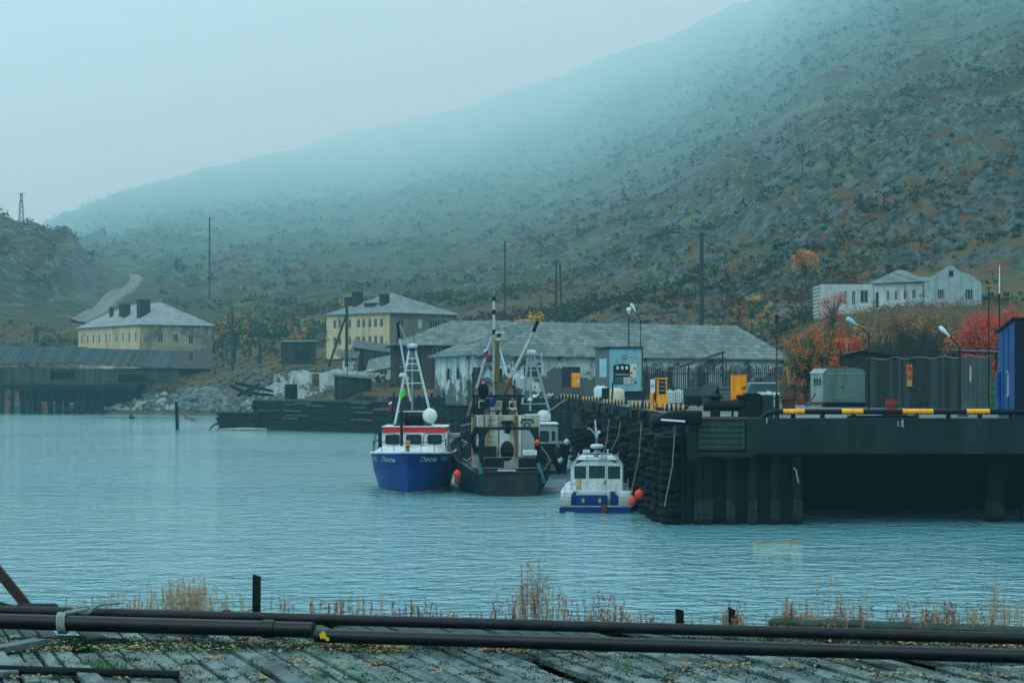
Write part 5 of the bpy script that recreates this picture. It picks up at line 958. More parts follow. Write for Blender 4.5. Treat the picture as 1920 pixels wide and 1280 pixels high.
RUSTO = mat("orange_rust", (0.24, 0.09, 0.02), .85, (0.17, 0.14, 0.10), scale=2.0, amt=.9, streak=(.12, .05, .03))
TRH = mat("trawler_hull", (0.008, 0.042, 0.075), .6, (0.012, 0.026, 0.03), scale=.8, amt=.9, streak=(0.06, 0.06, 0.05), streak_amt=.4)
TRS = mat("trawler_stern", (0.03, 0.036, 0.042), .7, (0.018, 0.025, 0.032), scale=.8, amt=.9, streak=(0.09, 0.06, 0.05), streak_amt=.4)
DTE = mat("dark_teal_steel2", (0.005, 0.022, 0.026), .6, (0.008, 0.014, 0.015), scale=2)
BUOY = mat("orange_buoy", (0.85, 0.06, 0.02), .5, (0.65, 0.04, 0.02), scale=2)
HAT = mat("hatch_olive", (.16, .15, .07), .7, (.08, .09, .05), scale=3)
GLS = mat("cabin_glass", (.02, .055, .06), .12, (.04, .09, .09), scale=1.2)
REDH = mat("dark_red_hull", (.085, .018, .018), .6, (.04, .015, .018), scale=1, amt=.9)

class Hull:
    """levels: (half breadth, z stern, z bow, y stem, t0, power)"""
    def __init__(s, levels, ys, n=26): s.L = levels; s.ys = ys; s.n = n
    def pt(s, li, t):
        a = max(0, min(len(s.L) - 1.0001, li)); i = int(a); v = a - i; r = []
        for q in (s.L[i], s.L[min(i + 1, len(s.L) - 1)]):
            hb, z0, z1, yst, t0, p = q; w = hb * (1 - max(0.0, (t - t0) / (1 - t0)) ** p); r.append((w, s.ys + (yst - s.ys) * t, z0 + (z1 - z0) * t * t))
        return tuple(r[0][k] * (1 - v) + r[1][k] * v for k in range(3))
    def mesh(s, mb, deck_drop=None, lo=0, hi=None):
        hi = len(s.L) - 1 if hi is None else hi; lv = list(range(lo, hi + 1)); vs = []; fs = []; n = s.n; k = len(lv)
        ts = [1 - (1 - j / n) ** 1.8 for j in range(n + 1)]
        for t in ts:
            for sd in (-1, 1):
                for li in lv: w, y, z = s.pt(li, t); vs.append((sd * w, y, z))
        for j in range(n):
            for sd in (0, 1):
                for q in range(k - 1):
                    a = j * 2 * k + sd * k + q; b = a + 2 * k; fs.append((a, a + 1, b + 1, b) if sd else (a, b, b + 1, a + 1))
            a = j * 2 * k; fs.append((a, a + k, a + 3 * k, a + 2 * k)); a += k - 1; fs.append((a, a + 2 * k, a + 3 * k, a + k))
        fs.append(tuple(range(k)) + tuple(range(2 * k - 1, k - 1, -1))); b = n * 2 * k; fs.append(tuple(range(b, b + k)) + tuple(range(b + 2 * k - 1, b + k - 1, -1)))
        mb.add(vs, fs)
    def front_y(s, x, z, l0, l1):
        lo, hi = 0.2, 1.0
        for _ in range(30):
            t = (lo + hi) / 2; z0 = s.pt(l0, t)[2]; z1 = s.pt(l1, t)[2]; v = (z - z0) / (z1 - z0); w = s.pt(l0 + (l1 - l0) * max(0, min(.999, v)), t)[0]
            if w > abs(x): lo = t
            else: hi = t
        v = max(0, min(.999, v)); return s.pt(l0 + (l1 - l0) * v, t)[1]
    def rail(s, li, off=0.0, n=30, t1=1.0, t0=0.0, dz=0):
        ts = [t0 + (t1 - t0) * (1 - (1 - j / n) ** 1.6) for j in range(n + 1)]; A = []; B_ = []
        for t in ts: w, y, z = s.pt(li, t); A.append((-(w + off), y, z + dz)); B_.append((w + off, y, z + dz))
        return A + B_[::-1][1:]

def hull_text(hull, txt, size, xc, zc, parent, mt, l0, l1, shear=.3, sx=1.0, name='name_lettering'):
    o = text_mesh(txt, size, name, mt, parent, shear, 0.0, sx); xs_ = [v.co.x for v in o.data.vertices]; mid = (min(xs_) + max(xs_)) / 2
    bm = bmesh.new(); bm.from_mesh(o.data); bmesh.ops.triangulate(bm, faces=bm.faces[:]); bmesh.ops.subdivide_edges(bm, edges=bm.edges[:], cuts=1); bm.to_mesh(o.data); bm.free()
    for v in o.data.vertices: x = v.co.x - mid + xc; z = v.co.z + zc; v.co = Vector((x, hull.front_y(x, z, l0, l1) - .03, z))
    return o
def loc_fn(x0, y0):
    return lambda px, py, Y: (X(px, Y) - x0, Y - y0, Z(py, Y))
def ttube(name, r, mt, rad, *pts, n=8, closed=False):
    m = MB(); m.tube(pts, rad, n, closed); return m.build(name, mt, r, True)
def tbox(name, r, mt, a, b, bev=0.0):
    m = MB(); m.b2(a[0], b[0], a[1], b[1], a[2], b[2], bev); return m.build(name, mt, r)
def buoy(px, py, Y, rad, label, mt=BUOY, group='orange round fender buoys'):
    r = thing('fender_buoy', label, 'buoy', tuple(P(px, py, Y)), 0, group); m = MB(); m.lathe((0, 0, 0), [(.25, -1.15), (.8, -.72), (1, -.1), (.92, .4), (.55, .8), (.2, 1.0), (.18, 1.2)], 16, rad, rad, rad); m.build('ball', mt, r, True)
    m = MB(); m.tube([(0, 0, rad * 1.1), (.05, 0, rad * 2.2)], .015, 5); m.build('lanyard', STL, r); return r

# ---- blue fishing boat, bow to the camera
Y0 = 123.0; x0 = X(773, Y0); r = thing('fishing_boat', 'blue fishing boat with red cabin band and white mast moored bow first', 'boat', (x0, Y0, 0)); Lb = loc_fn(x0, Y0)
hl = Hull([(1.2, -1.0, -1.0, -4.6, .3, 2), (2.15, 0.0, 0.0, -5.3, .35, 2.3), (2.42, 1.0, 1.85, -6.0, .42, 2.7), (2.47, 2.2, 2.5, -6.5, .5, 3.6)], 7.0)
m = MB(); hl.mesh(m); hb = m.build('hull', NAVY, r)
m = MB(); m.tube(hl.rail(3, .03), .07, 6); m.build('gunwale_rail', WB, r, True)
m = MB(); m.tube(hl.rail(2, .01), .035, 5); m.build('chine_rail', NAVY, r, True)
m = MB(); m.tube(hl.rail(1, .012, dz=.05), .05, 5); m.build('waterline_band', mat("weedy_white", (.30, .36, .28), .9, (.06, .10, .09), scale=1.2, amt=1), r, True)
LET = mat("lettering_white", (.75, .80, .80), .6)
for sx_ in (-1, 1):
    hull_text(hl, "Леон", .43, sx_ * 1.2, 1.90, r, LET, 2, 3, .3, .9)
    hull_text(hl, "М-0382", .40, sx_ * 2.12, 1.88, r, LET, 2, 3, 0.0, .28, 'registration_number')
m = MB(); m.add([(-1.75, -5.0, 2.44), (1.75, -5.0, 2.44), (2.2, -3.5, 2.40), (2.2, -2.2, 2.38), (-2.2, -2.2, 2.38), (-2.2, -3.5, 2.40), (-.9, -4.5, 2.74), (.9, -4.5, 2.74), (1.6, -3.4, 2.80), (1.6, -2.2, 2.80), (-1.6, -2.2, 2.80), (-1.6, -3.4, 2.80), (0, -5.9, 2.5)],
      [(6, 7, 8, 9, 10, 11), (12, 1, 7, 6), (0, 12, 6), (1, 2, 8, 7), (2, 3, 9, 8), (3, 4, 10, 9), (4, 5, 11, 10), (5, 0, 6, 11), (0, 5, 4, 3, 2, 1, 12)]); m.build('foredeck', WB, r)
yw = Lb(0, 0, 120.5)[1]
a = Lb(716, 800, 120.5); b = Lb(838, 846, 120.5)
def wh(r_, x0_, x1_, yf, yb, z0_, z1_, wins, wm, nm='wheelhouse', t=.08):
    m = MB(); wall(m, (x0_, yf, z0_), (1, 0, 0), (0, -1, 0), x1_ - x0_, z1_ - z0_, [(w[0] - x0_, w[1] - x0_, w[2] - z0_, w[3] - z0_) for w in wins], t)
    m.b2(x0_, x0_ + t, yf + t + .002, yb, z0_, z1_); m.b2(x1_ - t, x1_, yf + t + .002, yb, z0_, z1_); m.b2(x0_ + t + .002, x1_ - t - .002, yb - t, yb, z0_, z1_); m.b2(x0_ + .01, x1_ - .01, yf + .01, yb - .01, z1_ - .06, z1_ - .005)
    h = m.build(nm, wm, r_)
    for w in wins:
        m = MB(); m.b2(w[0] + .004, w[1] - .004, yf + .04, yf + .06, w[2] + .004, w[3] - .004); pn_ = m.build('window', GLS, h)
        m = MB(); c = .09; m.tube([(w[0] + c, yf - .012, w[2]), (w[1] - c, yf - .012, w[2]), (w[1], yf - .012, w[2] + c), (w[1], yf - .012, w[3] - c), (w[1] - c, yf - .012, w[3]), (w[0] + c, yf - .012, w[3]), (w[0], yf - .012, w[3] - c), (w[0], yf - .012, w[2] + c)], .022, 5, True); m.build('window_seal', STL, pn_)
    return h
ws = [(Lb(p0, 0, 120.5)[0], Lb(p1, 0, 120.5)[0], Z(832, 120.5), Z(815, 120.5)) for p0, p1 in ((723, 749), (762, 790), (802, 828))]
wh(r, a[0], b[0], yw, 3.2, 2.2, a[2] - .32, ws, WB)
m = MB(); m.prism([(a[0] + .02, a[2] - .315), (b[0] - .02, a[2] - .315), (b[0] - .08, a[2] - .02), (a[0] + .08, a[2] - .02)], yw - .05, 3.25); m.build('red_roof_band', REDB, r)
m = MB(); m.b2(a[0] - .02, b[0] + .02, yw - .1, 3.3, a[2] - .018, a[2] + .03); m.build('roof', WB, r)
# deck rails
m = MB(); zr_ = 3.05
for (p0, p1) in (((-1.95, -4.2), (-.6, -5.4)), ((.6, -5.4), (1.95, -4.2))): pass
R1 = [(-2.2, -2.6, 3.15), (-2.1, -3.9, 3.12), (-1.55, -4.9, 3.08), (-.8, -5.6, 3.06), (0, -5.9, 3.05), (.8, -5.6, 3.06), (1.55, -4.9, 3.08), (2.1, -3.9, 3.12), (2.25, -2.6, 3.15)]
ttube('deck_rail', r, STL, .025, *R1, n=6)
for (x, y) in ((-2.15, -3.4), (-1.55, -4.9), (-.8, -5.55), (.8, -5.55), (1.55, -4.9), (2.15, -3.4)): ttube('rail_post', r, STL, .022, (x, y, 2.45), (x * 1.01, y, 3.1), n=5)
for sx_ in (-1, 1): ttube('deck_rail', r, STL, .025, (sx_ * .75, yw - .25, 2.5), (sx_ * .85, yw - .3, 3.45), (sx_ * 1.0, yw - .3, 3.55), (sx_ * 2.05, yw - .2, 3.58), (sx_ * 2.25, yw - .1, 2.5), n=5)
p = Lb(753, 770, 119.8); ttube('bow_post', r, STL, .09, (p[0], p[1], 2.5), (p[0], p[1], p[2]), n=10)
m = MB(); m.lathe((0, -5.6, 2.5), [(.18, 0), (.12, .1), (.1, .3), (.16, .36), (.02, .4)], 12); m.build('windlass', HAT, r, True)
m = MB(); m.b2(-.16, .1, -4.6, -4.4, 2.75, 3.15); m.build('fire_pump', mat("amber_unit", (.6, .33, .03), .6), r)
# mast
def L3(px, py, Y=123.2): return Lb(px, py, Y)
ml = L3(740, 797); mr_ = L3(812, 797); mt_l = L3(768, 655); mt_r = L3(778, 655)
ttube('mast_leg', r, WB, .075, ml, mt_l); ttube('mast_leg', r, WB, .075, mr_, mt_r); ttube('mast_leg', r, WBG, .06, L3(773, 768, 125.2), L3(773, 652, 123.4))
for py in (672, 682, 694, 718, 771):
    t = (py - 655) / (797 - 655); xa = 768 + (740 - 768) * t; xb = 778 + (812 - 778) * t; ttube('mast_rung', r, WB, .04, L3(xa, py), L3(xb, py), n=6)
m = MB(); q = L3(773, 649); m.lathe(q, [(.25, -.12), (.32, -.08), (.34, .06), (.28, .14), (.02, .17)], 18); m.build('radar_dome', WB, r, True); m = MB(); m.b2(q[0] - .2, q[0] + .2, q[1] - .2, q[1] + .2, q[2] - .3, q[2] - .13, .03); m.build('radar_base', NAVY2, r)
ttube('antenna', r, STL, .015, L3(776, 643), L3(776, 622), n=5)
ttube('boom', r, WB, .06, L3(770, 752, 122.6), L3(749, 632, 121.5)); ttube('boom_head', r, STL, .075, L3(750, 634, 121.5), L3(747, 622, 121.4), L3(745, 604, 121.3)); ttube('stay', r, STL, .03, L3(747, 620, 121.4), L3(742, 655, 121.6), n=5)
for d in (0, 2.5): ttube('boom_stay', r, WB, .022, L3(749 + d, 610, 121.4), L3(766 + d, 650, 123), n=5)
m = MB(); q = L3(754, 705, 122.8); m.ball(q, .2, .2, .2, z0=0); m.b2(q[0] - .2, q[0] + .2, q[1] - .1, q[1] + .1, q[2] - .05, q[2]); m.build('satellite_dome', WB, r, True)
tbox('search_light', r, WBG, L3(758, 713, 122.5), (L3(767, 706, 122.5)[0], L3(0, 0, 122.8)[1], L3(0, 706, 122.5)[2]), .03)
ttube('cross_yard', r, WBG, .02, L3(748, 688, 123), L3(785, 687, 123), n=5)
m = MB(); q = L3(806, 779, 121.6); m.ball((q[0], q[1], q[2]), .45, .42, .46, 20, 12, -1); m.build('life_raft', mat("raft_white", (.60, .66, .60), .5, (.48, .55, .5), scale=2), r, True); ttube('raft_band', r, STL, .02, (q[0] - .44, q[1] - .08, q[2] - .05), (q[0], q[1] - .44, q[2] + .02), (q[0] + .44, q[1] - .08, q[2] + .12), n=5)
m = MB(); q = L3(777, 789, 122); m.cyl((q[0] - .6, q[1], q[2] + .05), (q[0] + .55, q[1], q[2] + .05), .33, .33, 16); m.build('net_drum', RUB, r, True)
for p0, p1, mt_ in ((738, 752, STL), (752, 770, REDB), (784, 808, RUSTO)): tbox('deck_gear', r, mt_, L3(p0, 799.6, 122.1), (L3(p1, 0, 122.1)[0], 0, Z(795, 122.1)), .02)
tbox('side_wing', r, WBG, (b[0] + .02, .2, 3.2), (b[0] + .72, 1.6, 3.45), .03)
tbox('engine_casing', r, DTE, (a[0] - .35, -.5, 2.3), (a[0] - .02, 2.5, 3.55), .03); ttube('side_rail', r, STL, .02, (-2.3, .0, 2.4), (-2.3, .0, 3.0), (-1.9, 3, 3.1), n=5)
# flags (things of their own)
def flag(px, py, Y, w_, h_, mats_, label, nm='flag', fold=.25, swing=.5):
    r_ = thing(nm, label, 'flag', tuple(P(px, py, Y)))
    n_ = len(mats_)
    for k in range(n_):
        m = MB(); vs = []; fs = []; N_ = 8
        for i in range(N_ + 1):
            for j in range(2):
                u = i / N_; v = (k + j) / n_; vs.append((-u * w_ * (.75), math.sin(u * 7 + v * 2) * fold * w_ * .4, -v * h_ - u * w_ * swing))
        vs += [(x, y + .012, z) for x, y, z in vs]; b_ = 2 * (N_ + 1)
        for i in range(N_): fs += [(2 * i, 2 * i + 1, 2 * i + 3, 2 * i + 2), (b_ + 2 * i, b_ + 2 * i + 2, b_ + 2 * i + 3, b_ + 2 * i + 1)]
        fs += [(2 * i, 2 * i + 2, b_ + 2 * i + 2, b_ + 2 * i) for i in range(N_)] + [(2 * i + 1, b_ + 2 * i + 1, b_ + 2 * i + 3, 2 * i + 3) for i in range(N_)] + [(0, b_, b_ + 1, 1), (2 * N_, 2 * N_ + 1, b_ + 2 * N_ + 1, b_ + 2 * N_)]
        m.add(vs, fs); m.build('stripe', mats_[k], r_)
    return r_
FW_ = mat("flag_white", (.75, .8, .8), .8); FB_ = mat("flag_blue", (.02, .06, .35), .8); FR_ = mat("flag_red", (.7, .01, .02), .8); FG_ = mat("flag_green", (.03, .75, .03), .8)
flag(735, 752, 125, .28, .42, [FW_, FR_, FR_], 'small limp flag showing red at the stern of the blue boat', swing=.3)
m = MB(); q = P(735, 752, 125); m.cyl((0, 0, -1.6), (0, 0, .3), .02, .015, 6); o = m.build('flag_staff', STL, None, loc=q); tag(o, 'short black flag staff carrying the limp red flag', 'staff')
flag(759, 727, 122.6, .38, .42, [FG_], 'bright green pennant fluttering between the mast legs of the blue boat', nm='pennant', swing=.9)
buoy(857, 888, 117, .23, 'round orange fender buoy hanging between blue boat and trawler')
buoy(858, 900, 117.5, .2, 'darker second fender buoy below the orange one at the trawler side', mat("dark_red_buoy", (.35, .05, .03), .6))

# ---- rusty trawler, stern to the camera
Y0 = 124.0; x0 = X(958, 118); r = thing('trawler', 'rusty old trawler with black stern gantry and tall masts seen from astern', 'boat', (x0, Y0, 0)); Lt = loc_fn(x0, Y0)
th_ = Hull([(1.3, -1.2, -1.2, 0, 0, 1)], 0)
secs = [(-8.2, 1.30, 1.62, 1.75, 1.3), (-6.8, 1.5, 1.95, 2.3, 1.45), (-4.5, 1.9, 2.75, 2.95, 1.9), (0, 2.2, 3.05, 3.15, 2.2), (5, 1.8, 2.8, 3.1, 2.6), (9, .5, 1.5, 2.2, 3.3), (11, .05, .1, .2, 3.7)]
m = MB(); vs = []; fs = []
for (y, wb, wm_, wt, zt_) in secs:
    for sx_, w_, z_ in ((-1, wt, zt_), (-1, wm_, zt_ * .45), (-1, wb, -.6), (1, wb, -.6), (1, wm_, zt_ * .45), (1, wt, zt_)): vs.append((sx_ * w_ * (1 if sx_ < 0 else .92) - .075 * (y + 8.2), y, z_))
for i in range(len(secs) - 1):
    for k in range(5): fs.append((i * 6 + k, i * 6 + k + 1, i * 6 + 7 + k, i * 6 + 6 + k))
fs += [(0, 1, 2, 3, 4, 5), tuple(6 * (len(secs) - 1) + k for k in (5, 4, 3, 2, 1, 0))]
b_ = len(vs)
for (y, wb, wm_, wt, zt_) in secs:
    for sx_, w_, z_ in ((-1, max(.02, wt - .12), zt_), (-1, max(.01, wt - .25), 1.3), (1, max(.01, wt - .25), 1.3), (1, max(.02, wt - .12), zt_)): vs.append((sx_ * w_ * (1 if sx_ < 0 else .92) - .075 * (y + 8.2), y + (.1 if y < -8 else 0), z_))
for i in range(len(secs) - 1):
    a0 = i * 6; a1 = a0 + 6; c0 = b_ + i * 4; c1 = c0 + 4
    fs += [(a0, c0, c1, a1), (c0, c0 + 1, c1 + 1, c1), (c0 + 1, c0 + 2, c1 + 2, c1 + 1), (c0 + 2, c0 + 3, c1 + 3, c1 + 2), (c0 + 3, a0 + 5, a1 + 5, c1 + 3)]
m.add(vs, fs); m.build('hull', TRH, r)
tbox('stern_plate', r, TRS, (-1.52, -8.32, -.4), (1.58, -8.21, 1.32), .02); tbox('stern_beam', r, TRS, (-1.62, -8.4, 1.325), (1.66, -8.15, 1.45), .02)
ttube('rub_rail', r, WBG, .03, (-1.75, -7.2, 1.0), (-2.4, -5.4, 1.45), (-2.95, -3, 1.75), n=5)
ttube('bulwark_rail', r, WBG, .03, (-1.9, -6.9, 1.55), (-2.95, -4.3, 2.1), (-3.15, 0, 2.35), n=5); ttube('bulwark_rail', r, WBG, .03, (-2.6, -5, 3.0), (-3.1, -2, 3.15), (-3.15, 1, 3.2), n=5); ttube('bulwark_rail', r, WBG, .03, (-2.4, -5.2, 4.15), (-3.2, -2, 3.95), n=5)
for y in (-5, -3.5, -2, -.5): ttube('rail_post', r, STL, .035, (-2.9 - (y + 5) * .04, y, 1.9), (-3.0 - (y + 5) * .03, y, 3.15), n=5)
tbox('deck', r, DTE, (-2.7, -6.5, 1.2), (2.7, 3, 1.42)); tbox('bulwark', r, DTE, (-3.0, -3.5, 2.0), (-2.85, 4, 2.7)); tbox('bulwark', r, DTE, (2.85, -3.5, 2.0), (3.0, 4, 2.7))
# deckhouse, rear wall toward the camera
yd = 121; A_ = Lt(884, 778, yd); B_ = Lt(1012, 858, yd)
m = MB(); m.b2(A_[0], B_[0], A_[1], A_[1] + 5.5, 1.42, A_[2]); dh = m.build('deckhouse', RWH, r)
def panel(px0, py0, px1, py1, mt, nm, d=.05, Yq=yd, par=None, bev=0.0): a_ = Lt(px0, py0, Yq); b_ = Lt(px1, py1, Yq); return tbox(nm, par or r, mt, (a_[0], a_[1] - d, b_[2]), (b_[0], a_[1] - .003, a_[2]), bev)
panel(886, 780, 893, 850, RUSTO, 'corner_post', .12); panel(965, 779, 971, 856, RUSTO, 'corner_post', .12); panel(894, 779, 897, 850, WB, 'pillar', .10); panel(972, 779, 977, 855, WB, 'pillar', .10); panel(938, 800, 955, 850, WB, 'door', .04); panel(979, 805, 1005, 850, WBG, 'door', .05)
panel(934, 779, 935, 856, STL, 'drain_pipe', .06); panel(907, 779, 908.5, 856, STL, 'drain_pipe', .06)
for py in (787, 797, 808, 818, 828): ttube('ladder_rung', r, STL, .018, Lt(915, py, yd - .15), Lt(929, py, yd - .15), n=5)
ttube('ladder_rail', r, STL, .02, Lt(919, 780, yd - .15), Lt(915, 820, yd - .15), n=5)
m = MB(); q0 = Lt(938, 790, yd); pts = [(938, 792), (943, 788), (960, 788), (964, 792), (956, 794), (957, 806), (947, 806), (947, 794)]; m.prism([(Lt(a_, b_, yd)[0], Lt(a_, b_, yd)[2]) for a_, b_ in pts], q0[1] - .5, q0[1] - .01); m.build('vent_hood', STL, r)
ttube('door_arch', r, STL, .05, Lt(977, 793, yd - .1), Lt(980, 786, yd - .1), Lt(998, 786, yd - .1), Lt(1001, 793, yd - .1)); ttube('lamp_ring', r, DTE, .04, *[Lt(988 + 5.5 * math.cos(t * PI / 4), 797 + 5 * math.sin(t * PI / 4), yd - .12) for t in range(8)], n=6, closed=True)
m = MB(); q = Lt(951, 845, 119.5); m.ball(q, .42, .3, .62, 14, 8, -1); m.build('winch_drum', STL, r, True); ttube('winch_hook', r, STL, .03, Lt(940, 838, 119.3), Lt(944, 834, 119.3), Lt(950, 833, 119.3), n=5)
panel(909, 836, 930, 858, DTE, 'hatch_box', .5); m = MB(); q = Lt(895, 824, yd - .2); m.torus(q, .3, .1, 'Y', 20, 8); m.v = [(x_, y_, q[2] + (z_ - q[2]) * 2.0) for x_, y_, z_ in m.v]; m.build('tyre_fender', RUB, r, True)
ttube('hull_pipe_rail', r, WBG, .02, Lt(905, 857, 118), Lt(976, 857, 118), n=5); ttube('hull_pipe_rail', r, WBG, .02, Lt(905, 877, 117), Lt(1012, 877, 117), n=5)
tbox('deck_bin', r, DTE, (Lt(908, 0, 118)[0], -5.5, 1.42), (Lt(945, 0, 118)[0], -4.2, 2.1)); tbox('stern_box', r, STL, (Lt(972, 0, 117)[0], -7, 1.42), (Lt(1011, 0, 117)[0], -5.5, 2.15)); tbox('white_locker', r, WB, (Lt(980, 0, 117)[0], -6.9, 2.3), (Lt(1007, 0, 117)[0], -6.3, 2.62), .03); tbox('locker_front', r, HAT, (Lt(981, 0, 117)[0], -6.85, 2.0), (Lt(1005, 0, 117)[0], -6.5, 2.28))
tbox('white_plate', r, WB, (Lt(933, 0, 116.2)[0], -7.9, Z(894, 116)), (Lt(967, 0, 116.2)[0], -7.82, Z(880, 116)), .01); ttube('stern_rail', r, STL, .045, Lt(909, 888, 115.8), Lt(968, 889, 115.8)); ttube('stern_rail', r, STL, .035, Lt(910, 895, 115.7), Lt(930, 889, 115.7), n=6)
for px in (932, 957): ttube('rail_post', r, STL, .04, Lt(px, 889, 115.8), Lt(px, 899, 115.8), n=6)
# stern gantry
yg = 117.5
m = MB(); pts = [(Lt(a_, b_, yg)[0], Lt(a_, b_, yg)[2]) for a_, b_ in ((898, 800), (1010, 800), (1010, 812), (1016, 850), (1021, 897), (1010, 897), (1003, 850), (1001, 820), (992, 805.5), (918, 805.5), (908, 820), (907, 860), (912, 897), (901, 897), (897, 850))]; m.prism(pts, Lt(0, 0, yg)[1] - .2, Lt(0, 0, yg)[1] + .15); m.build('stern_gantry', mat("gantry_black", (.003, .012, .015), .55, (.008, .02, .024), scale=1.5), r)
for px in (950, 953): m = MB(); q = Lt(px, 808, yg); m.cyl((q[0], q[1] - .3, q[2]), (q[0], q[1] - .2, q[2]), .14, .14, 12); m.build('block_pulley', STL, r)
for px0, px1 in ((898, 905), (1009, 1020)): a_ = Lt(px0, 868, 116.6); ttube('gantry_brace', r, mat("teal_paint", (.03, .16, .19), .6, (.02, .07, .09), scale=2), .12, Lt(px0, 868, 116.6), Lt(px1, 905, 116.2))
# upper gantry
yu = 121.4
def ub(px0, py0, px1, py1, nm, mt=STL, d=.2): a_ = Lt(px0, py0, yu); b_ = Lt(px1, py1, yu); return tbox(nm, r, mt, (a_[0], a_[1] - d / 2, b_[2]), (b_[0], a_[1] + d / 2, a_[2]))
ub(884, 740, 984, 744.5, 'upper_beam'); ub(886, 744.6, 891, 779, 'upper_post'); ub(893, 744.6, 897, 779, 'upper_post'); ub(971, 744.6, 977, 779, 'upper_post'); ub(952, 744.6, 954, 779, 'upper_post', d=.1); ub(884, 769, 975, 771, 'upper_rail', d=.06)
for px, w_, mt_ in ((919, 7, REDB), (931, 6, CRM), (938, 4, CRM), (944, 8, CRM), (954, 15, WB)): a_ = Lt(px, 764, 122.5); tbox('deck_light' if w_ < 14 else 'raft_case', r, mt_, (a_[0], a_[1], Z(769.5 if w_ < 14 else 770, 122.5)), (Lt(px + w_, 0, 122.5)[0], a_[1] + .3, a_[2]), .03)
tbox('orange_buoy_rack', r, RUSTO, (Lt(954, 0, 122)[0], -1.9, Z(777, 122)), (Lt(966, 0, 122)[0], -1.6, Z(770.5, 122)), .02)
m = MB(); q = Lt(921, 769, 122.8); m.add([(q[0] - .35, q[1], q[2]), (q[0] + .1, q[1], q[2]), (q[0] + .45, q[1], q[2] + .9), (q[0] + .15, q[1], q[2] + .85)] + [(x_, y_ + .35, z_) for x_, y_, z_ in [(q[0] - .35, q[1], q[2]), (q[0] + .1, q[1], q[2]), (q[0] + .45, q[1], q[2] + .9), (q[0] + .15, q[1], q[2] + .85)]], [(0, 1, 2, 3), (4, 7, 6, 5), (0, 4, 5, 1), (1, 5, 6, 2), (2, 6, 7, 3), (3, 7, 4, 0)]); m.build('blue_tarp', NAVY2, r)
for px in (905, 915, 948, 962): a_ = Lt(px, 752, 123); tbox('wheelhouse_gear', r, DTE, (a_[0] - .2, a_[1], 4.6), (a_[0] + .15, a_[1] + 1, a_[2] + rs.uniform(-.4, .3)), .05)
m = MB(); q = Lt(906, 722, 124); m.ball((q[0], q[1], q[2] - .35), .34, .3, .55, 12, 8); m.build('tarped_winch', RUB, r, True); m = MB(); m.ball((q[0], q[1] - .05, q[2] + .1), .13, n=8, m=6); m.build('red_cap', mat("salmon_cap", (.6, .2, .16), .7), r, True)
ttube('flying_bridge_rail', r, STL, .03, Lt(900, 717, 124), Lt(950, 717, 124), n=6); tbox('wheelhouse', r, RWH, (Lt(896, 0, 126)[0], 1.2, 4.5), (Lt(968, 0, 126)[0], 4.5, Z(752, 126)))
# masts
ym = 124.5
def M_(px, py, Y=ym): return Lt(px, py, Y)
for a_, b_, rr, mt_ in ((745, 632, .09, RWH), (632, 590, .085, WB), (588, 562, .075, WB), (562, 552, .035, WBG)): ttube('main_mast', r, mt_, rr, M_(926, a_), M_(926, b_))
for py in (560, 585, 622): m = MB(); q = M_(926, py); m.cyl((q[0], q[1], q[2] - .14), (q[0], q[1], q[2] + .14), .12, .12, 10); m.build('mast_collar', STL, r)
m = MB(); m.ball(M_(926, 549), .09, n=8, m=6); m.build('mast_light', WBG, r, True)
ttube('derrick_leg', r, WB, .075, M_(922, 632), M_(893, 728)); ttube('derrick_leg', r, RUSTO, .075, M_(893, 728), M_(876, 780, 122)); ttube('derrick_leg', r, WB, .075, M_(932, 635), M_(951, 706)); ttube('derrick_leg', r, RUSTO, .075, M_(951, 706), M_(966, 768, 122.5))
ttube('lattice_mast', r, HAT, .13, M_(932.5, 745), M_(933, 638)); ttube('mast_yard', r, HAT, .03, M_(917, 638), M_(952, 639), n=6); ttube('mast_ladder', r, STL, .02, M_(919, 745), M_(919, 645), n=5); ttube('mast_ladder', r, STL, .02, M_(922, 745), M_(922, 645), n=5)
ttube('cargo_boom', r, WB, .085, M_(984 - 26, 709, 123.6), M_(1001, 620, 122)); ttube('cargo_boom', r, RUSTO, .09, M_(944, 742, 124), M_(959, 708, 123.5)); ttube('boom_head', r, STL, .11, M_(1000, 622, 122), M_(1004, 612, 122), M_(1009, 602, 122))
ttube('topping_lift', r, STL, .014, M_(927, 618), M_(1006, 603, 122), n=4); ttube('topping_lift', r, STL, .014, M_(934, 650), M_(1004, 605, 122), n=4); ttube('forestay', r, STL, .016, M_(921, 630), M_(872, 646, 128), n=4)
ttube('derrick_brace', r, STL, .07, M_(949, 706), M_(956, 716), M_(974, 742, 122)); ttube('bridge_pillar', r, STL, .05, M_(965, 712), M_(965, 745)); m = MB(); m.ball(M_(964, 708), .16, n=10, m=6, z0=0); m.build('gps_dome', WB, r, True)
m = MB(); q = M_(935, 624); m.b2(q[0] - .3, q[0] + .35, q[1] - .1, q[1] + .1, q[2] - .05, q[2] + .06, .02); m.build('radar_bar', WB, r); m = MB(); m.b2(q[0] - .1, q[0] + .15, q[1] - .1, q[1] + .1, q[2] - .25, q[2] - .06); m.build('radar_base', DTE, r)
ttube('whip_antenna', r, WBG, .02, M_(886, 700, 123), M_(885.5, 657, 123), n=5); ttube('antenna_base', r, STL, .05, M_(888, 742, 123), M_(886, 698, 123), n=6); ttube('mast_antenna', r, STL, .012, M_(934, 625), M_(934, 615), n=4); ttube('mast_antenna', r, STL, .012, M_(919.5, 632), M_(919.5, 614), n=4)
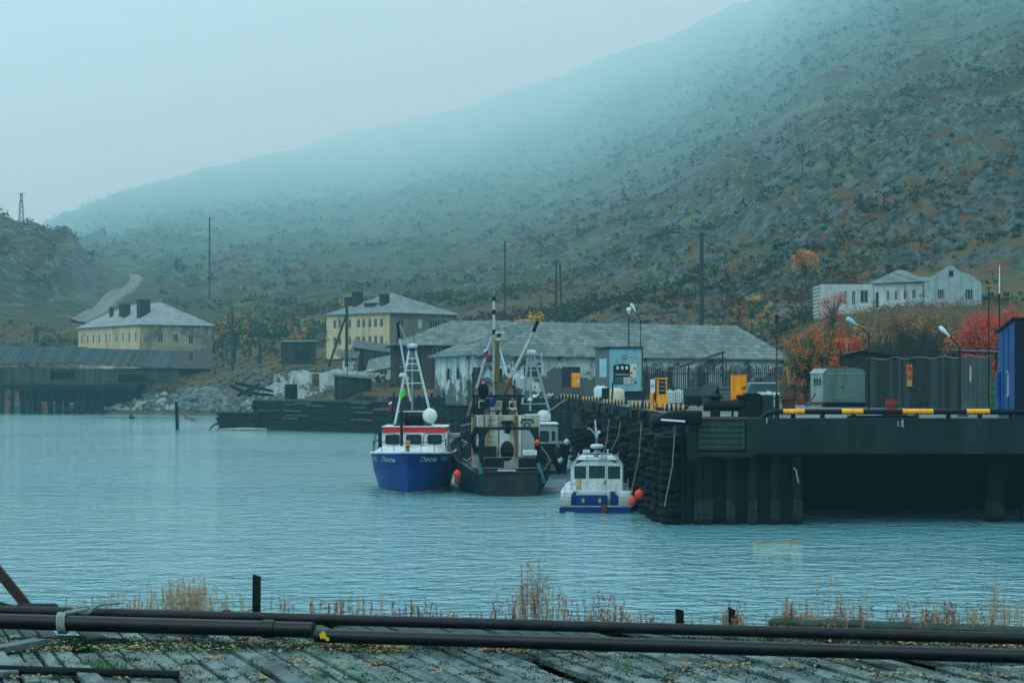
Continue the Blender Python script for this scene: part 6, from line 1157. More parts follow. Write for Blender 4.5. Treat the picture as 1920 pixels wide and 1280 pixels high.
m = MB(); m.tube([Lt(858, 800, 119), Lt(866, 790, 119), Lt(880, 782, 119), Lt(890, 778, 119)], .05, 6); m.build('davit', STL, r, True); m = MB(); m.tube([Lt(852, 832, 117), Lt(860, 822, 117.5), Lt(878, 812, 118.5)], [.05, .12, .05], 8); m.build('furled_net', RUB, r, True)
for a_, b_ in (((926, 590), (884, 742)), ((926, 590), (976, 742)), ((926, 622), (870, 790)), ((926, 560), (1008, 604)), ((933, 640), (975, 744)), ((919, 640), (888, 744))): ttube('rigging_wire', r, STL, .012, M_(*a_), M_(a_[0] * 0 + b_[0], b_[1], 122), n=4)
for k_ in range(9): q = Lt(886 + k_ * 11, 775, 122.2); tbox('deck_clutter', r, (DTE, STL, RUSTO, WBG)[k_ % 4], (q[0], q[1], q[2] - .1), (q[0] + rs.uniform(.15, .35), q[1] + .3, q[2] + rs.uniform(.1, .45)), .03)
flag(916, 650, 124.2, .42, .55, [FW_, FB_, FR_], 'white blue and red striped flag hanging on the trawler derrick', swing=.5)
buoy(1007, 829, 117, .17, 'small long orange buoy tied to the trawler gantry'); buoy(881, 862, 118, .14, 'dull red buoy tied beside the trawler port rail', mat("dull_red_buoy", (.35, .06, .04), .6)); 
r2 = thing('mooring_rope', 'slack mooring rope from the trawler to the red hulled boat', 'rope', (0, 0, 0)); m = MB(); m.tube([P(1024, 888, 118), P(1040, 895, 122), P(1060, 893, 128), P(1085, 880, 132)], .025, 5); m.build('line', mat("pale_rope", (.2, .23, .2)), r2)

# ---- red hulled boat behind
Y0 = 148.0; x0 = X(1015, Y0); r = thing('fishing_boat', 'dark red hulled boat with white cabin half hidden behind the trawler', 'boat', (x0, Y0, 0)); Lr = loc_fn(x0, Y0)
h2 = Hull([(1.0, -1.0, -1.0, -4.2, .3, 2), (1.9, 0, 0, -4.8, .35, 2.3), (2.1, 1.2, 1.5, -5.3, .42, 2.7), (2.2, 2.0, 2.3, -5.8, .5, 3.6)], 7.0)
m = MB(); h2.mesh(m); m.build('hull', REDH, r); m = MB(); m.tube(h2.rail(3, .03), .06, 6); m.build('gunwale_rail', WBG, r, True)
a = Lr(1000, 796, 145); b = Lr(1046, 850, 145); yq = a[1]
ws = [(Lr(1012, 0, 145)[0], Lr(1028, 0, 145)[0], Z(838, 145), Z(808, 145))]
wh(r, a[0], b[0], yq, 3, 1.9, a[2], ws, WBG, 'cabin'); m = MB(); m.b2(b[0] - .9, b[0] - .65, yq - .03, yq - .003, Z(826, 145), Z(808, 145)); m.b2(b[0] - .45, b[0] - .2, yq - .03, yq - .003, Z(826, 145), Z(808, 145)); m.build('window', PANE, r)
m = MB(); m.b2(a[0] - .1, b[0] + .05, yq - .15, 3.1, a[2] + .002, a[2] + .1, .02); m.build('roof', WB, r)
m = MB(); q = Lr(1020, 780, 145); m.lathe((q[0], q[1] + .6, q[2] - .35), [(.5, 0), (.52, .3), (.5, .5), (.35, .72), (.02, .8)], 18); m.build('radome', WB, r, True)
def R_(px, py, Y=146.5): return Lr(px, py, Y)
ttube('mast_leg', r, WBG, .09, R_(1030, 770), R_(1001, 668)); ttube('mast_leg', r, WBG, .09, R_(979, 758), R_(991, 668)); ttube('mast_leg', r, WBG, .08, R_(994, 770), R_(996, 668)); m = MB(); q = R_(996.5, 661); m.lathe(q, [(.28, -.15), (.33, -.05), (.33, .1), (.25, .2), (.02, .22)], 16); m.build('radar_dome', WB, r, True)
for py, a_, b_ in ((708, 985, 1013), (757, 977, 1027), (683, 989, 1006), (694, 988, 1009)): ttube('mast_rung', r, WBG, .045, R_(a_, py), R_(b_, py), n=6)
for px, py, q_ in ((980, 709, .18), (994, 750, .2), (1002, 744, .18)): m = MB(); m.ball(R_(px, py), q_, n=10, m=6, z0=-.2); m.build('satellite_dome', WB, r, True)
ttube('whip_antenna', r, WB, .025, R_(1015, 700), R_(1015, 660), n=5); tbox('mast_box', r, DTE, R_(1008, 684, 146), (R_(1014, 0)[0], R_(0, 0)[1] + .1, Z(680, 146)))
for k, (px, py, mt_) in enumerate(((1028, 868, mat("pink_buoy", (.6, .45, .42), .6)), (1051, 862, WB), (1063, 828, WB))): buoy(px, py, 141.8, .2, ['pinkish fender on the dark red hull near the trawler gantry', 'white fender hanging on the dark red hull', 'white fender on the rail right by the tyres of the quay'][k].replace(' right by', ' beside'), mt_, 'pale fenders on the red hulled boat')
m = MB(); m.tube([P(1030, 770, 145), P(1046, 758, 150), P(1062, 748, 158)], .03, 5); o = m.build('yellow_line', mat("yellow_rope", (.4, .3, .08), .8)); tag(o, 'taut yellowish mooring line up to the quay from the red hulled boat', 'rope')

# ---- small white and blue cabin boat, stern to the camera
Y0 = 103.5; x0 = X(1124, 101); r = thing('cabin_boat', 'small white cabin boat with blue stern platform moored against the tyres', 'boat', (x0, Y0, 0), R(-4)); Lc = loc_fn(x0, Y0)
ALU = mat("brushed_aluminium", (.34, .38, .36), .45, (.24, .28, .27), scale=3, metal=.2)
hc = Hull([(1.3, -.5, -.5, 5.2, .45, 2), (1.72, .02, .02, 5.5, .5, 2.4), (1.82, .45, .7, 5.8, .5, 2.8), (1.84, 1.02, 1.35, 6.1, .55, 3.2)], -1.6)
m = MB(); hc.mesh(m, lo=0, hi=1); m.build('hull_bottom', NAVY2, r); m = MB(); hc.mesh(m, lo=1, hi=3); m.build('hull', WB, r)
tbox('stern_platform', r, NAVY2, (-1.84, -3.0, -.25), (1.80, -1.62, .30), .05); tbox('platform_edge', r, WBG, (-1.86, -3.02, .302), (1.82, -1.6, .345), .01)
tbox('stern_side', r, ALU, (-1.80, -2.9, .35), (-1.25, -1.0, .72), .03); tbox('stern_side', r, ALU, (1.15, -2.9, .35), (1.78, -1.0, .72), .03)
tbox('seat_side', r, WB, (-1.80, -2.2, .721), (-1.15, -.8, 1.03), .04); tbox('seat_side', r, WB, (1.15, -2.2, .721), (1.78, -.8, 1.03), .04)
m = MB(); m.prism([(-1.05, .35), (.55, .35), (.55, .82), (-.98, .85), (-1.05, .8)], -2.6, -1.7); m.prism([(-1.27, .35), (-1.06, .35), (-1.06, 1.02), (-1.15, 1.02), (-1.27, .85)], -2.4, -1.6); m.prism([(.72, .35), (1.12, .35), (1.12, .7), (.9, 1.04), (.72, 1.04)], -2.4, -1.6); m.build('engine_box', NAVY2, r)
tbox('engine_lid', r, mat("teal_lid", (.14, .30, .34), .5), (-1.02, -2.6, .855), (.5, -1.7, .92), .02)
for x in (-.72, .12): tbox('stern_light', r, CRM, (x, -2.64, .5), (x + .14, -2.605, .72), .01)
tbox('outdrive', r, RUST, (.3, -3.25, -.1), (.58, -3.03, .42), .05); ttube('drive_leg', r, WBG, .03, (.42, -3.2, -.05), (.42, -3.2, -.45), n=6); tbox('grab_step', r, WBG, (-1.55, -3.06, .0), (-1.1, -3.02, .06)); 
# cabin
zc0 = 1.0; poly = [(-1.42, .9), (1.36, .9), (1.36, 1.5), (1.28, 2.32), (1.02, 2.62), (-1.05, 2.62), (-1.30, 2.32), (-1.42, 1.5)]
m = MB(); n_ = len(poly); ya, yb_ = -.8, 3.0
wins = [(-1.17, -.56, 1.62, 2.28), (-.42, .42, 1.64, 2.30), (.56, 1.2, 1.62, 2.28)]
wall(m, (-1.36, ya, .9), (1, 0, 0), (0, -1, 0), 2.66, 1.70, [(a_ + 1.36, b_ + 1.36, c_ - .9, d_ - .9) for a_, b_, c_, d_ in wins], .05, top=lambda u: 1.70 if .35 < u < 2.35 else (1.44 if u > .01 and u < 2.65 else 1.40)); cb = m.build('cabin_rear', WB, r)
for w in wins: tbox('window', cb, GLS, (w[0] + .003, ya + .02, w[2] + .003), (w[1] - .003, ya + .035, w[3] - .003))
m = MB(); m.prism([(-1.40, .9), (-1.38, 1.55), (-1.32, 1.56), (-1.34, .9)], ya + .051, yb_); m.prism([(1.30, .9), (1.28, 1.55), (1.34, 1.56), (1.36, .9)], ya + .051, yb_); m.prism([(-1.37, 2.2), (-1.29, 2.35), (-1.02, 2.60), (-.98, 2.54), (-1.23, 2.3), (-1.31, 2.2)], ya + .051, yb_); m.prism([(1.33, 2.2), (1.25, 2.35), (.98, 2.60), (.94, 2.54), (1.19, 2.3), (1.27, 2.2)], ya + .051, yb_)
for y in (ya + .051, .55, 1.8, yb_ - .08): m.b2(-1.365, -1.30, y, y + .08, 1.561, 2.199); m.b2(1.27, 1.335, y, y + .08, 1.561, 2.199)
m.build('cabin_side', WB, r)
for sx_ in (-1, 1):
    for y in (-.66, .64, 1.89): tbox('side_window', r, GLS, (sx_ * 1.31 - .01, y, 1.57), (sx_ * 1.31 + .01, y + 1.14, 2.19))
tbox('cabin_front', r, WB, (-1.29, yb_ - .04, .9), (1.27, yb_, 2.2)); tbox('cabin_floor', r, WBG, (-1.3, ya + .06, .9), (1.26, yb_ - .05, .96))
m = MB(); m.add([(-1.12, ya - .1, 2.605), (1.06, ya - .1, 2.605), (1.06, yb_ + .1, 2.605), (-1.12, yb_ + .1, 2.605), (-.9, ya + .1, 2.73), (.85, ya + .1, 2.73), (.85, yb_ - .2, 2.73), (-.9, yb_ - .2, 2.73)], [(3, 2, 1, 0), (4, 5, 6, 7), (0, 1, 5, 4), (1, 2, 6, 5), (2, 3, 7, 6), (3, 0, 4, 7)]); m.build('roof', WB, r)
for x in (-.5, .5): tbox('door_line', cb, STL, (x - .008, ya - .008, 1.05), (x + .008, ya - .001, 2.5))
tbox('door_handle', cb, STL, (.38, ya - .05, 1.46), (.46, ya - .002, 1.52)); tbox('door_handle', cb, STL, (.37, ya - .04, 1.34), (.43, ya - .002, 1.42))
tbox('warning_plate', cb, mat("amber_plate", (.75, .33, .02), .6), (-1.02, ya - .12, 1.2), (-.88, ya - .06, 1.56)); tbox('plate_back', cb, WBG, (-1.04, ya - .055, 1.1), (-.84, ya - .003, 1.64)); tbox('name_badge', cb, WBG, (-.80, ya - .01, 1.0), (-.62, ya - .002, 1.03))
m = MB(); m.ball((-1.02, -.3, 1.95), .16, .12, .33, 10, 8); m.build('orange_lifejacket', BUOY, r, True); m = MB(); m.ball((.95, .2, 1.82), .3, .2, .26, 10, 8); m.build('orange_cushion', mat("dull_orange_cloth", (.45, .09, .04), .8), r, True)
# rails and roof arch
for sx_ in (-1, 1):
    ttube('stern_rail', r, ALU, .025, (sx_ * 1.6, -2.1, 1.0), (sx_ * 1.6, -2.1, 1.62), (sx_ * 1.62, -1.2, 1.62), n=6); ttube('stern_rail', r, ALU, .022, (sx_ * 1.0, -2.2, 1.0), (sx_ * 1.0, -2.2, 1.34), (sx_ * 1.08, -2.2, 1.42), (sx_ * 1.55, -2.2, 1.44), n=6)
    ttube('roof_arch', r, ALU, .03, (sx_ * 1.36, -.85, 2.28), (sx_ * .98, -.9, 2.75), (sx_ * .72, -.9, 2.92), (0, -.9, 2.94), n=6); ttube('roof_rail', r, ALU, .02, (sx_ * 1.0, -.4, 2.7), (sx_ * 1.0, -.4, 2.84), (sx_ * 1.05, 2.4, 2.84), (sx_ * 1.05, 2.4, 2.65), n=5)
for x in (-.5, .5): ttube('arch_post', r, ALU, .025, (x, -.9, 2.62), (x, -.9, 2.93), n=6)
tbox('roof_box', r, WB, (-.72, -.95, 2.955), (-.36, -.65, 3.12), .02); tbox('roof_light', r, WB, (.18, -.9, 2.64), (.44, -.6, 2.86), .03); ttube('horn', r, WB, .04, (.56, -.9, 2.95), (.56, -.9, 3.05)); m = MB(); m.ball((.56, -.9, 3.1), .06, n=8, m=5); m.build('nav_light', WB, r, True)
m = MB(); m.ball((-.05, -.5, 2.75), .17, .12, .12, 12, 6, 0); m.build('roof_vent', WBG, r, True)
m = MB(); m.lathe((0, -.8, 3.18), [(.25, 0), (.33, .05), (.35, .16), (.28, .22), (.02, .25)], 18); m.build('radar_dome', WB, r, True); m = MB(); m.lathe((0, -.8, 2.95), [(.22, 0), (.1, .2), (.1, .23)], 4); m.build('radar_bracket', ALU, r)
tbox('radar_pod', r, NAVY2, (-.18, -.95, 3.14), (.18, -.65, 3.18)); ttube('mast', r, ALU, .025, (-.02, -.95, 2.95), (-.02, -.95, 4.3), n=6); ttube('mast_tip', r, WB, .035, (-.06, -.95, 4.05), (-.09, -.95, 4.68), n=6); ttube('wind_vane', r, WB, .022, (-.1, -.95, 3.95), (-.38, -.95, 4.25), (-.5, -.95, 4.2), n=5); tbox('mast_light', r, mat("pale_blue_light", (.25, .5, .6), .4), (-.1, -1.02, 3.75), (.08, -.88, 3.98), .03); m = MB(); m.ball((.1, -.95, 4.02), .1, n=8, m=5); m.build('camera_ball', WB, r, True)
buoy(1199, 926, 97.6, .24, 'bright orange buoy against the tyres beside the small white boat'); buoy(1185, 938, 97.2, .23, 'lower of the two orange buoys beside the small white boat, faded and scuffed', mat("faded_orange_buoy", (.70, .10, .06), .6, (.35, .08, .06), scale=4))
# ================================================================ NEAR PIER WITH PIPES
ZD = 4.4
PL = boards("pier_planks_mat", (0.20, 0.245, 0.25), (0.085, 0.12, 0.125), 9.0, 'X')
PLK = mat("weathered_plank", (0.145, 0.22, 0.205), .6, (0.032, 0.058, 0.052), scale=2.6, amt=.9, bump=.8, bscale=16, sx=(2.2, .7, 1), spec=.4)
PLK2 = mat("weathered_plank_dark", (0.12, 0.18, 0.18), .6, (0.04, 0.065, 0.065), scale=2.5, amt=.9, bump=.6, bscale=14, sx=(2.2, .5, 1))
PLK3 = mat("mossy_plank", (0.15, 0.24, 0.20), .9, (0.05, 0.10, 0.075), scale=3, amt=.9, bump=.6, bscale=10)
DK = mat("rotten_dark_timber", (0.010, 0.018, 0.018), .9, (0.022, 0.034, 0.03), scale=4, bump=.5)
PD = Vector((-.348, 1.0, 0)).normalized(); ang_p = math.atan2(PD.y, PD.x) - PI / 2; PU = Vector((PD.y, -PD.x, 0))
r = thing('plank_pier', 'weathered grey plank pier with moss and gaps carrying two long pipes', 'pier', (0, 0, 0)); rs = random.Random(11)
inv = Matrix.Rotation(ang_p, 3, 'Z')
def pierpt(u, v, z=0): return PU * u + PD * v + Vector((0, 0, ZD + z))
edge = lambda x: 17.6 - .225 * x     # far edge of the pier, real Y at x
mbs = [MB(), MB(), MB(), MB()]; w0 = .145
u = -16.0
while u < 14:
    w_ = w0 * rs.uniform(.8, 1.25); v = 7.0 + rs.uniform(0, 1.5)
    while v < 22:
        l_ = rs.uniform(.8, 2.4); p0 = pierpt(u + w_ / 2, v); v1 = v + l_
        vm = v1
        while vm > v + .1:
            q_ = pierpt(u, vm)
            if q_.y <= edge(q_.x) - .1: break
            vm -= .1
        if vm > v + .25 and rs.random() > .06:
            c = pierpt(u + w_ / 2, (v + vm) / 2, rs.uniform(-.016, .012) - .03)
            if rs.random() < .05: c.z += .03
            pick = rs.random(); fd = max(0, min(1, (c.y + .225 * c.x - 15.35) / .9)); mb = mbs[3] if rs.random() < fd else (mbs[0] if pick < .66 else (mbs[1] if pick < .9 else mbs[2]))  # planks turn to the darker set towards the far edge and pipes
            mb.box(c.x, c.y, c.z, w_ - rs.uniform(.01, .04), vm - v - .015, .05, rz=ang_p + rs.uniform(-.006, .006), ry=rs.uniform(-.02, .02), rx=rs.uniform(-.008, .008), bev=.006)
        v = v1
    u += w_
mbs[0].build('plank', PLK, r); tag(bpy.data.objects[-1] if False else r.children[-1], kind='stuff'); mbs[1].build('plank', PLK2, r); tag(r.children[-1], kind='stuff'); mbs[3].build('plank', mat('dark_edge_plank', (.09, .13, .12), .9, (.035, .055, .05), scale=4, bump=.8, bscale=18), r); tag(r.children[-1], kind='stuff'); mbs[2].build('plank', PLK3, r); tag(r.children[-1], kind='stuff')
m = MB()
for k in range(6):
    y = 8.5 + k * 1.6; m.box(0, y - 0, ZD - .2, 34, .2, .2, rz=-.22)
m.box(0, 12.3, ZD - .42, 36, 8.6, .04, rz=-.22); m.build('joist_and_sheet', DK, r)  # joists, plus one wide dark sheet below them behind the plank gaps
for k in range(9): m = MB(); x = -11 + k * 2.9; y = edge(x) - .5; m.cyl((x, y, -3), (x, y, ZD - .3), .16, .15, 10); m.build('pile', DK, r)
# edge timber
def edge_line(x): return Vector((x, edge(x), ZD))
m = MB(); m.cyl(edge_line(-9) + Vector((0, .02, -.05)), edge_line(3.2) + Vector((0, .02, -.06)), .07, .06, 8); m.build('edge_beam', DK, r)
# near lower edge beam
q0 = P(-40, 1252, 13.6 + .9); 
m = MB(); a = Vector((X(-60, 14.5), 14.5, ZD + .03)); b = Vector((X(330, 14.1), 14.2, ZD + .03)); m.cyl(a, b, .035, .03, 8); m.build('loose_beam', DK, r)
def onY(px, py, dz=0.0): Y = (CAM_Z - ZD - dz) * F / (py - 720.0); return Vector((X(px, Y), Y, ZD + dz))
# pipes
PIP = mat("dark_pipe", (0.003, 0.008, 0.011), .4, (0.008, 0.014, 0.016), scale=1.6, amt=.8, bump=.12, streak=(.012, .022, .024), streak_amt=.4, spec=.25); PIPB = mat("brown_pipe", (0.016, 0.019, 0.023), .5, (0.008, 0.012, 0.015), scale=2.5, amt=.9, bump=.25, spec=.2)
def pipe(label, pts, rad, mt, ring=None, nm='steel_pipe'):
    r_ = thing(nm, label, 'pipe', tuple(pts[0]), 0, 'long pipes lying on the plank pier'); P0 = Vector(pts[0]); q = [Vector(p) - P0 for p in pts]; m = MB(); n_ = []
    for a_, b_ in zip(q, q[1:]):
        for j in range(6): n_.append(a_.lerp(b_, j / 6))
    n_.append(q[-1]); m.tube(n_, rad, 20); m.build('pipe', mt, r_, True)
    for t, rr in (ring or []): i = int(t * (len(n_) - 1)); i = min(i, len(n_) - 2); d = (n_[i + 1] - n_[i]).normalized(); m = MB(); m.cyl(n_[i] - d * .05, n_[i] + d * .05, rr, rr, 20); m.build('coupling', mt, r_, True)
    return r_
rad = .078
def pp(px, ytop, ybot, R_): # pipe centre from its seen thickness
    Y = 2 * R_ * F / (ybot - ytop); return P(px, (ytop + ybot) / 2, Y)
a = pp(-250, 1151, 1187, rad); b = pp(590, 1164, 1197, rad)
Yn = lambda px: 17.75 - .15 * (px / 1920) * 8.9
def on_deck(px, r_, off=0.0):
    # point on the pipe line: runs parallel to the pier edge, off metres nearer
    lo, hi = 8.0, 30.0
    k = (px - 960) / F; # solve y = edge(k*y) - off
    y = (17.6 - off) / (1 + .225 * k); return Vector((k * y, y, ZD + r_ + .05))
n1 = [on_deck(px, .063, 2.02) + Vector((0, 0, .02)) for px in (-400, 100, 588)]; pipe('thick black pipe with rope wrapped round it, ending at the coupling', n1, .064, PIP, [(.985, .074)])
n2 = [on_deck(px, .052, 2.12) + Vector((0, 0, .0)) for px in (592, 1250, 1920, 2500)]; pipe('black pipe with a yellow paint mark at its end, in front on the planks', n2, .054, PIP, [(.28, .057)])
n3 = [on_deck(px, .045, .98) + Vector((0, 0, .0)) for px in (-400, 600, 1920, 2500)]; pipe('brownish pipe lying behind along the pier edge among the weeds', n3, .047, PIPB, [(.12, .052), (.5, .05)])
ya_ = n2[0]; r_ = thing('paint_mark_tag', 'ragged yellow rag on the end of the black pipe', 'rag', tuple(ya_ + Vector((.07, -.06, .0)))); m = MB()
for k in range(14): m.box(rs.gauss(0, .018), -.015 + rs.uniform(-.006, .006), rs.gauss(0, .018), rs.uniform(.012, .04), .008, rs.uniform(.01, .03), rx=rs.uniform(-.5, .5), ry=rs.uniform(0, 3))
m.build('rag', mat("lichen_yellow", (.75, .5, .02), .8), r_)
# rope round the pipe
ROP = mat("grey_green_rope", (.26, .33, .31), .9, (.14, .19, .18), scale=14, bump=.6, bscale=60)
rp = on_deck(116, .063, 2.02) + Vector((0, 0, .02)); r_ = thing('mooring_rope', 'grey rope wound three times round the thick black pipe and knotted', 'rope', tuple(rp)); dd = (n1[1] - n1[0]).normalized()
m = MB(); pts = []
for k in range(49): t = k / 48 * 3 * 2 * PI; pts.append(dd * (-.03 + k / 48 * .07) + Vector((0, math.cos(t) * .079, math.sin(t) * .079)))
m.tube(pts, .0155, 6); m.build('coil', ROP, r_, True)
m = MB(); kn = on_deck(152, .06, 1.25) + Vector((0, 0, .05)) - rp; pts = [dd * .03 + Vector((0, 0, .082))]
for k in range(30): t = k / 29 * 4 * PI; pts.append(kn + Vector((.07 * math.cos(t) + (k - 15) * .001, .05 * math.sin(t), .03 * math.sin(t * 1.5))))
pts.append(kn + Vector((.14, .1, .03))); pts.append(kn + Vector((.3, .18, .035))); m.tube(pts, .017, 6); m.build('knot', ROP, r_, True)
m = MB(); pts = [rp + Vector((.45 + .17 * math.cos(t * .5), -.35 + .10 * math.sin(t * .5), -.10)) for t in range(13)]; m.tube(pts, .01, 5); o = m.build('cable_loop', DK); tag(o, 'dark loop of cable on the planks in front of the roped pipe', 'cable')
# posts at the pier edge
def post(px, pyt, pyb, w_px, label, Yp, tilt=0.0, mt=None):
    s_ = S(Yp); x = X(px, Yp); zt = Z(pyt, Yp); zb = ZD - .6; r_ = thing('mooring_post', label, 'post', (x, Yp, zb), 0, 'old square timber posts at the pier edge'); m = MB(); h_ = zt - zb; w_ = w_px * s_
    m.add([(-w_ / 2, -w_ / 2, 0), (w_ / 2, -w_ / 2, 0), (w_ / 2, w_ / 2, 0), (-w_ / 2, w_ / 2, 0), (-w_ / 2 + tilt, -w_ / 2, h_ + .012), (w_ / 2 + tilt, -w_ / 2, h_ - .008), (w_ / 2 + tilt, w_ / 2, h_ - .012), (-w_ / 2 + tilt, w_ / 2, h_ + .005)], [(3, 2, 1, 0), (4, 5, 6, 7), (0, 1, 5, 4), (1, 2, 6, 5), (2, 3, 7, 6), (3, 0, 4, 7)]); m.build('timber', DK, r_)
post(479.5, 1078, 1157, 14, 'tall narrow timber post standing alone behind the pipes', 18.0, .01)
post(1274, 1142, 1180, 15, 'short square timber post, one of the stubs near the mossy beam', 17.2)
post(1372, 1140, 1180, 12, 'split timber post with weeds round its foot', 17.1); post(1381, 1156, 1180, 8, 'lower half of a split post beside the taller one', 17.12)
r_ = thing('mossy_beam', 'broad mossy concrete beam along the pier edge among reddish weeds', 'beam', (0, 0, 0)); a = Vector((X(1447, 16.62), 16.62, 0)); b = Vector((X(2300, 15.6), 15.55, 0)); zt = ZD + .13
m = MB(); d = (b - a).normalized(); nn = Vector((-d.y, d.x, 0)); n_ = 26
vs = []; fs = []
for i in range(n_ + 1):
    p = a.lerp(b, i / n_); j = .02 * noise.noise(Vector((i * .7, 0, 0)))
    for off, z_ in ((0, ZD - .1), (0, zt - .02 + j), (.03, zt + j), (.22, zt + j), (.25, ZD - .1)): q = p + nn * off; vs.append((q.x - (0.03 if i == 0 and z_ > ZD else 0), q.y, z_))
for i in range(n_):
    for k in range(5): fs.append((i * 5 + k, i * 5 + (k + 1) % 5, (i + 1) * 5 + (k + 1) % 5, (i + 1) * 5 + k))
fs += [tuple(range(5)), tuple(n_ * 5 + k for k in (4, 3, 2, 1, 0))]
m.add(vs, fs); m.build('beam', mat("moss_concrete", (.035, .075, .05), .95, (.06, .085, .075), scale=6, amt=.8, bump=.6, bscale=30, streak=(.08, .10, .06)), r_)
r_ = thing('angled_strut', 'rusty brown steel strut leaning in from the edge behind the pipes', 'strut', (0, 0, 0)); m = MB(); a = P(-60, 1000, 18.6); b = P(58, 1145, 18.6); m.box((a.x + b.x) / 2, 18.6, (a.z + b.z) / 2, (b - a).length, .06, .085, ry=math.atan2(-(b.z - a.z), (b.x - a.x))); m.build('bar', mat("rusty_brown_bar", (.075, .045, .04), .8, (.04, .03, .03), scale=5, bump=.3), r_)
r_ = thing('low_beam', 'black timber end lying at the foot of the rusty strut', 'beam', (0, 0, 0)); m = MB(); a = P(-80, 1118, 18.2); b = P(25, 1142, 18.2); m.cyl(a, b, .05, .04, 8); a = P(30, 1143, 18.4); b = P(105, 1143, 18.4); m.b2(a.x, b.x, 18.3, 18.5, ZD - .05, ZD + .07, .02); m.build('timber', DK, r_)
m = MB(); m.torus((0, 0, 0), .055, .012, 'Y', 14, 6); o = m.build('iron_ring', DK, None, loc=P(425, 1155, 18.3)); tag(o, 'small dark iron ring at the pier edge by the tall post', 'ring')
m = MB(); m.torus((0, 0, 0), .06, .014, 'Y', 14, 6); o = m.build('rope_ring', mat("yellow_rope2", (.4, .33, .12), .9), None, loc=P(471, 1154, 18.35)); tag(o, 'small yellowish rope ring at the foot of the tall post', 'ring')
m = MB(); m.ball((0, 0, 0), .12, .05, .05, 12, 6, 0); o = m.build('grey_stone', mat("grey_stone_m", (.09, .11, .115), .9, scale=9), None, True, loc=onY(1415, 1212, .0)); tag(o, 'smooth grey stone lying between the two pipes', 'stone')
a = onY(268, 1190, .01); m = MB(); m.box(0, 0, .02, .62, .05, .03, rz=-.5); o = m.build('loose_slat', PLK2, None, loc=a + Vector((.3, -.1, 0))); tag(o, 'loose dark slat lying below the thick pipe', 'slat')
m = MB(); m.box(0, 0, .03, .15, .9, .05, rz=ang_p - .75); o = m.build('broken_plank', PLK2, None, loc=onY(8, 1222, 0.0)); tag(o, 'broken raised plank end lying on the pier below the roped pipe', 'plank')

# ground litter, moss and grass on the pier (uncountable)
GR = mat("green_grass_blade", (.03, .16, .03), .8, (.07, .12, .03), scale=8); STR = mat("straw_blade", (.40, .21, .08), .85, (.30, .13, .05), scale=6); RDW = mat("red_weed", (.22, .075, .045), .85, (.15, .07, .04), scale=6); OCW = mat("ochre_weed", (.34, .22, .10), .85, (.22, .15, .075), scale=6)
LT = mat("dead_leaf", (.36, .26, .11), .9, (.22, .10, .05), scale=20); MS = mat("moss_clump", (.015, .05, .022), .95, (.03, .08, .035), scale=15)
def blade(mb, p, h_, w_, lean_, a_):
    d = Vector((math.cos(a_), math.sin(a_), 0)); s = Vector((-d.y, d.x, 0)) * (w_ / 2); b0 = p; b1 = p + Vector((0, 0, h_ * .5)) + d * lean_ * .3; b2 = p + Vector((0, 0, h_)) + d * lean_
    mb.add([b0 - s, b0 + s, b1 + s * .8, b1 - s * .8, b2], [(0, 1, 2, 3), (3, 2, 4)])
def weed(mb, p, h_, n_br=9, seed_h=True, w_=.0019):
    """stalk with side twigs and seed specks"""
    a_ = rs.uniform(0, 6.3); ln = rs.uniform(-.1, .16) * h_; d = Vector((math.cos(a_), math.sin(a_) * .3, 0)); pts = [p + Vector((0, 0, h_ * t)) + d * ln * t * t for t in (0, .35, .7, 1)]
    mb.tube(pts, [w_, w_ * .8, w_ * .6, w_ * .3], 3)
    for k in range(n_br):
        t = rs.uniform(.3, 1); q = p + Vector((0, 0, h_ * t)) + d * ln * t * t; l_ = h_ * rs.uniform(.06, .22) * (1.25 - t); b_ = rs.uniform(0, 6.3); e = q + Vector((math.cos(b_) * l_ * .6, math.sin(b_) * l_ * .4, l_))
        mb.tube([q, e], [w_ * .55, w_ * .35], 3)
        if seed_h:
            for j in range(4): c = q.lerp(e, rs.uniform(.3, 1.1)) + Vector((rs.uniform(-.006, .006), 0, rs.uniform(-.006, .006))); z_ = rs.uniform(.0018, .0042); mb.add([c + Vector((-z_, 0, 0)), c + Vector((0, -z_, -z_)), c + Vector((z_, 0, 0)), c + Vector((0, z_, z_ * 1.5))], [(0, 1, 2), (0, 2, 3), (1, 3, 2), (0, 3, 1)])
def on_edge(px, back=.3): y = (17.62 - back) / (1 + .225 * (px - 960) / F); return Vector((X(px, y), y, ZD))
g = MB(); st = MB(); rd = MB(); oc = MB(); lf = MB(); ms = MB()
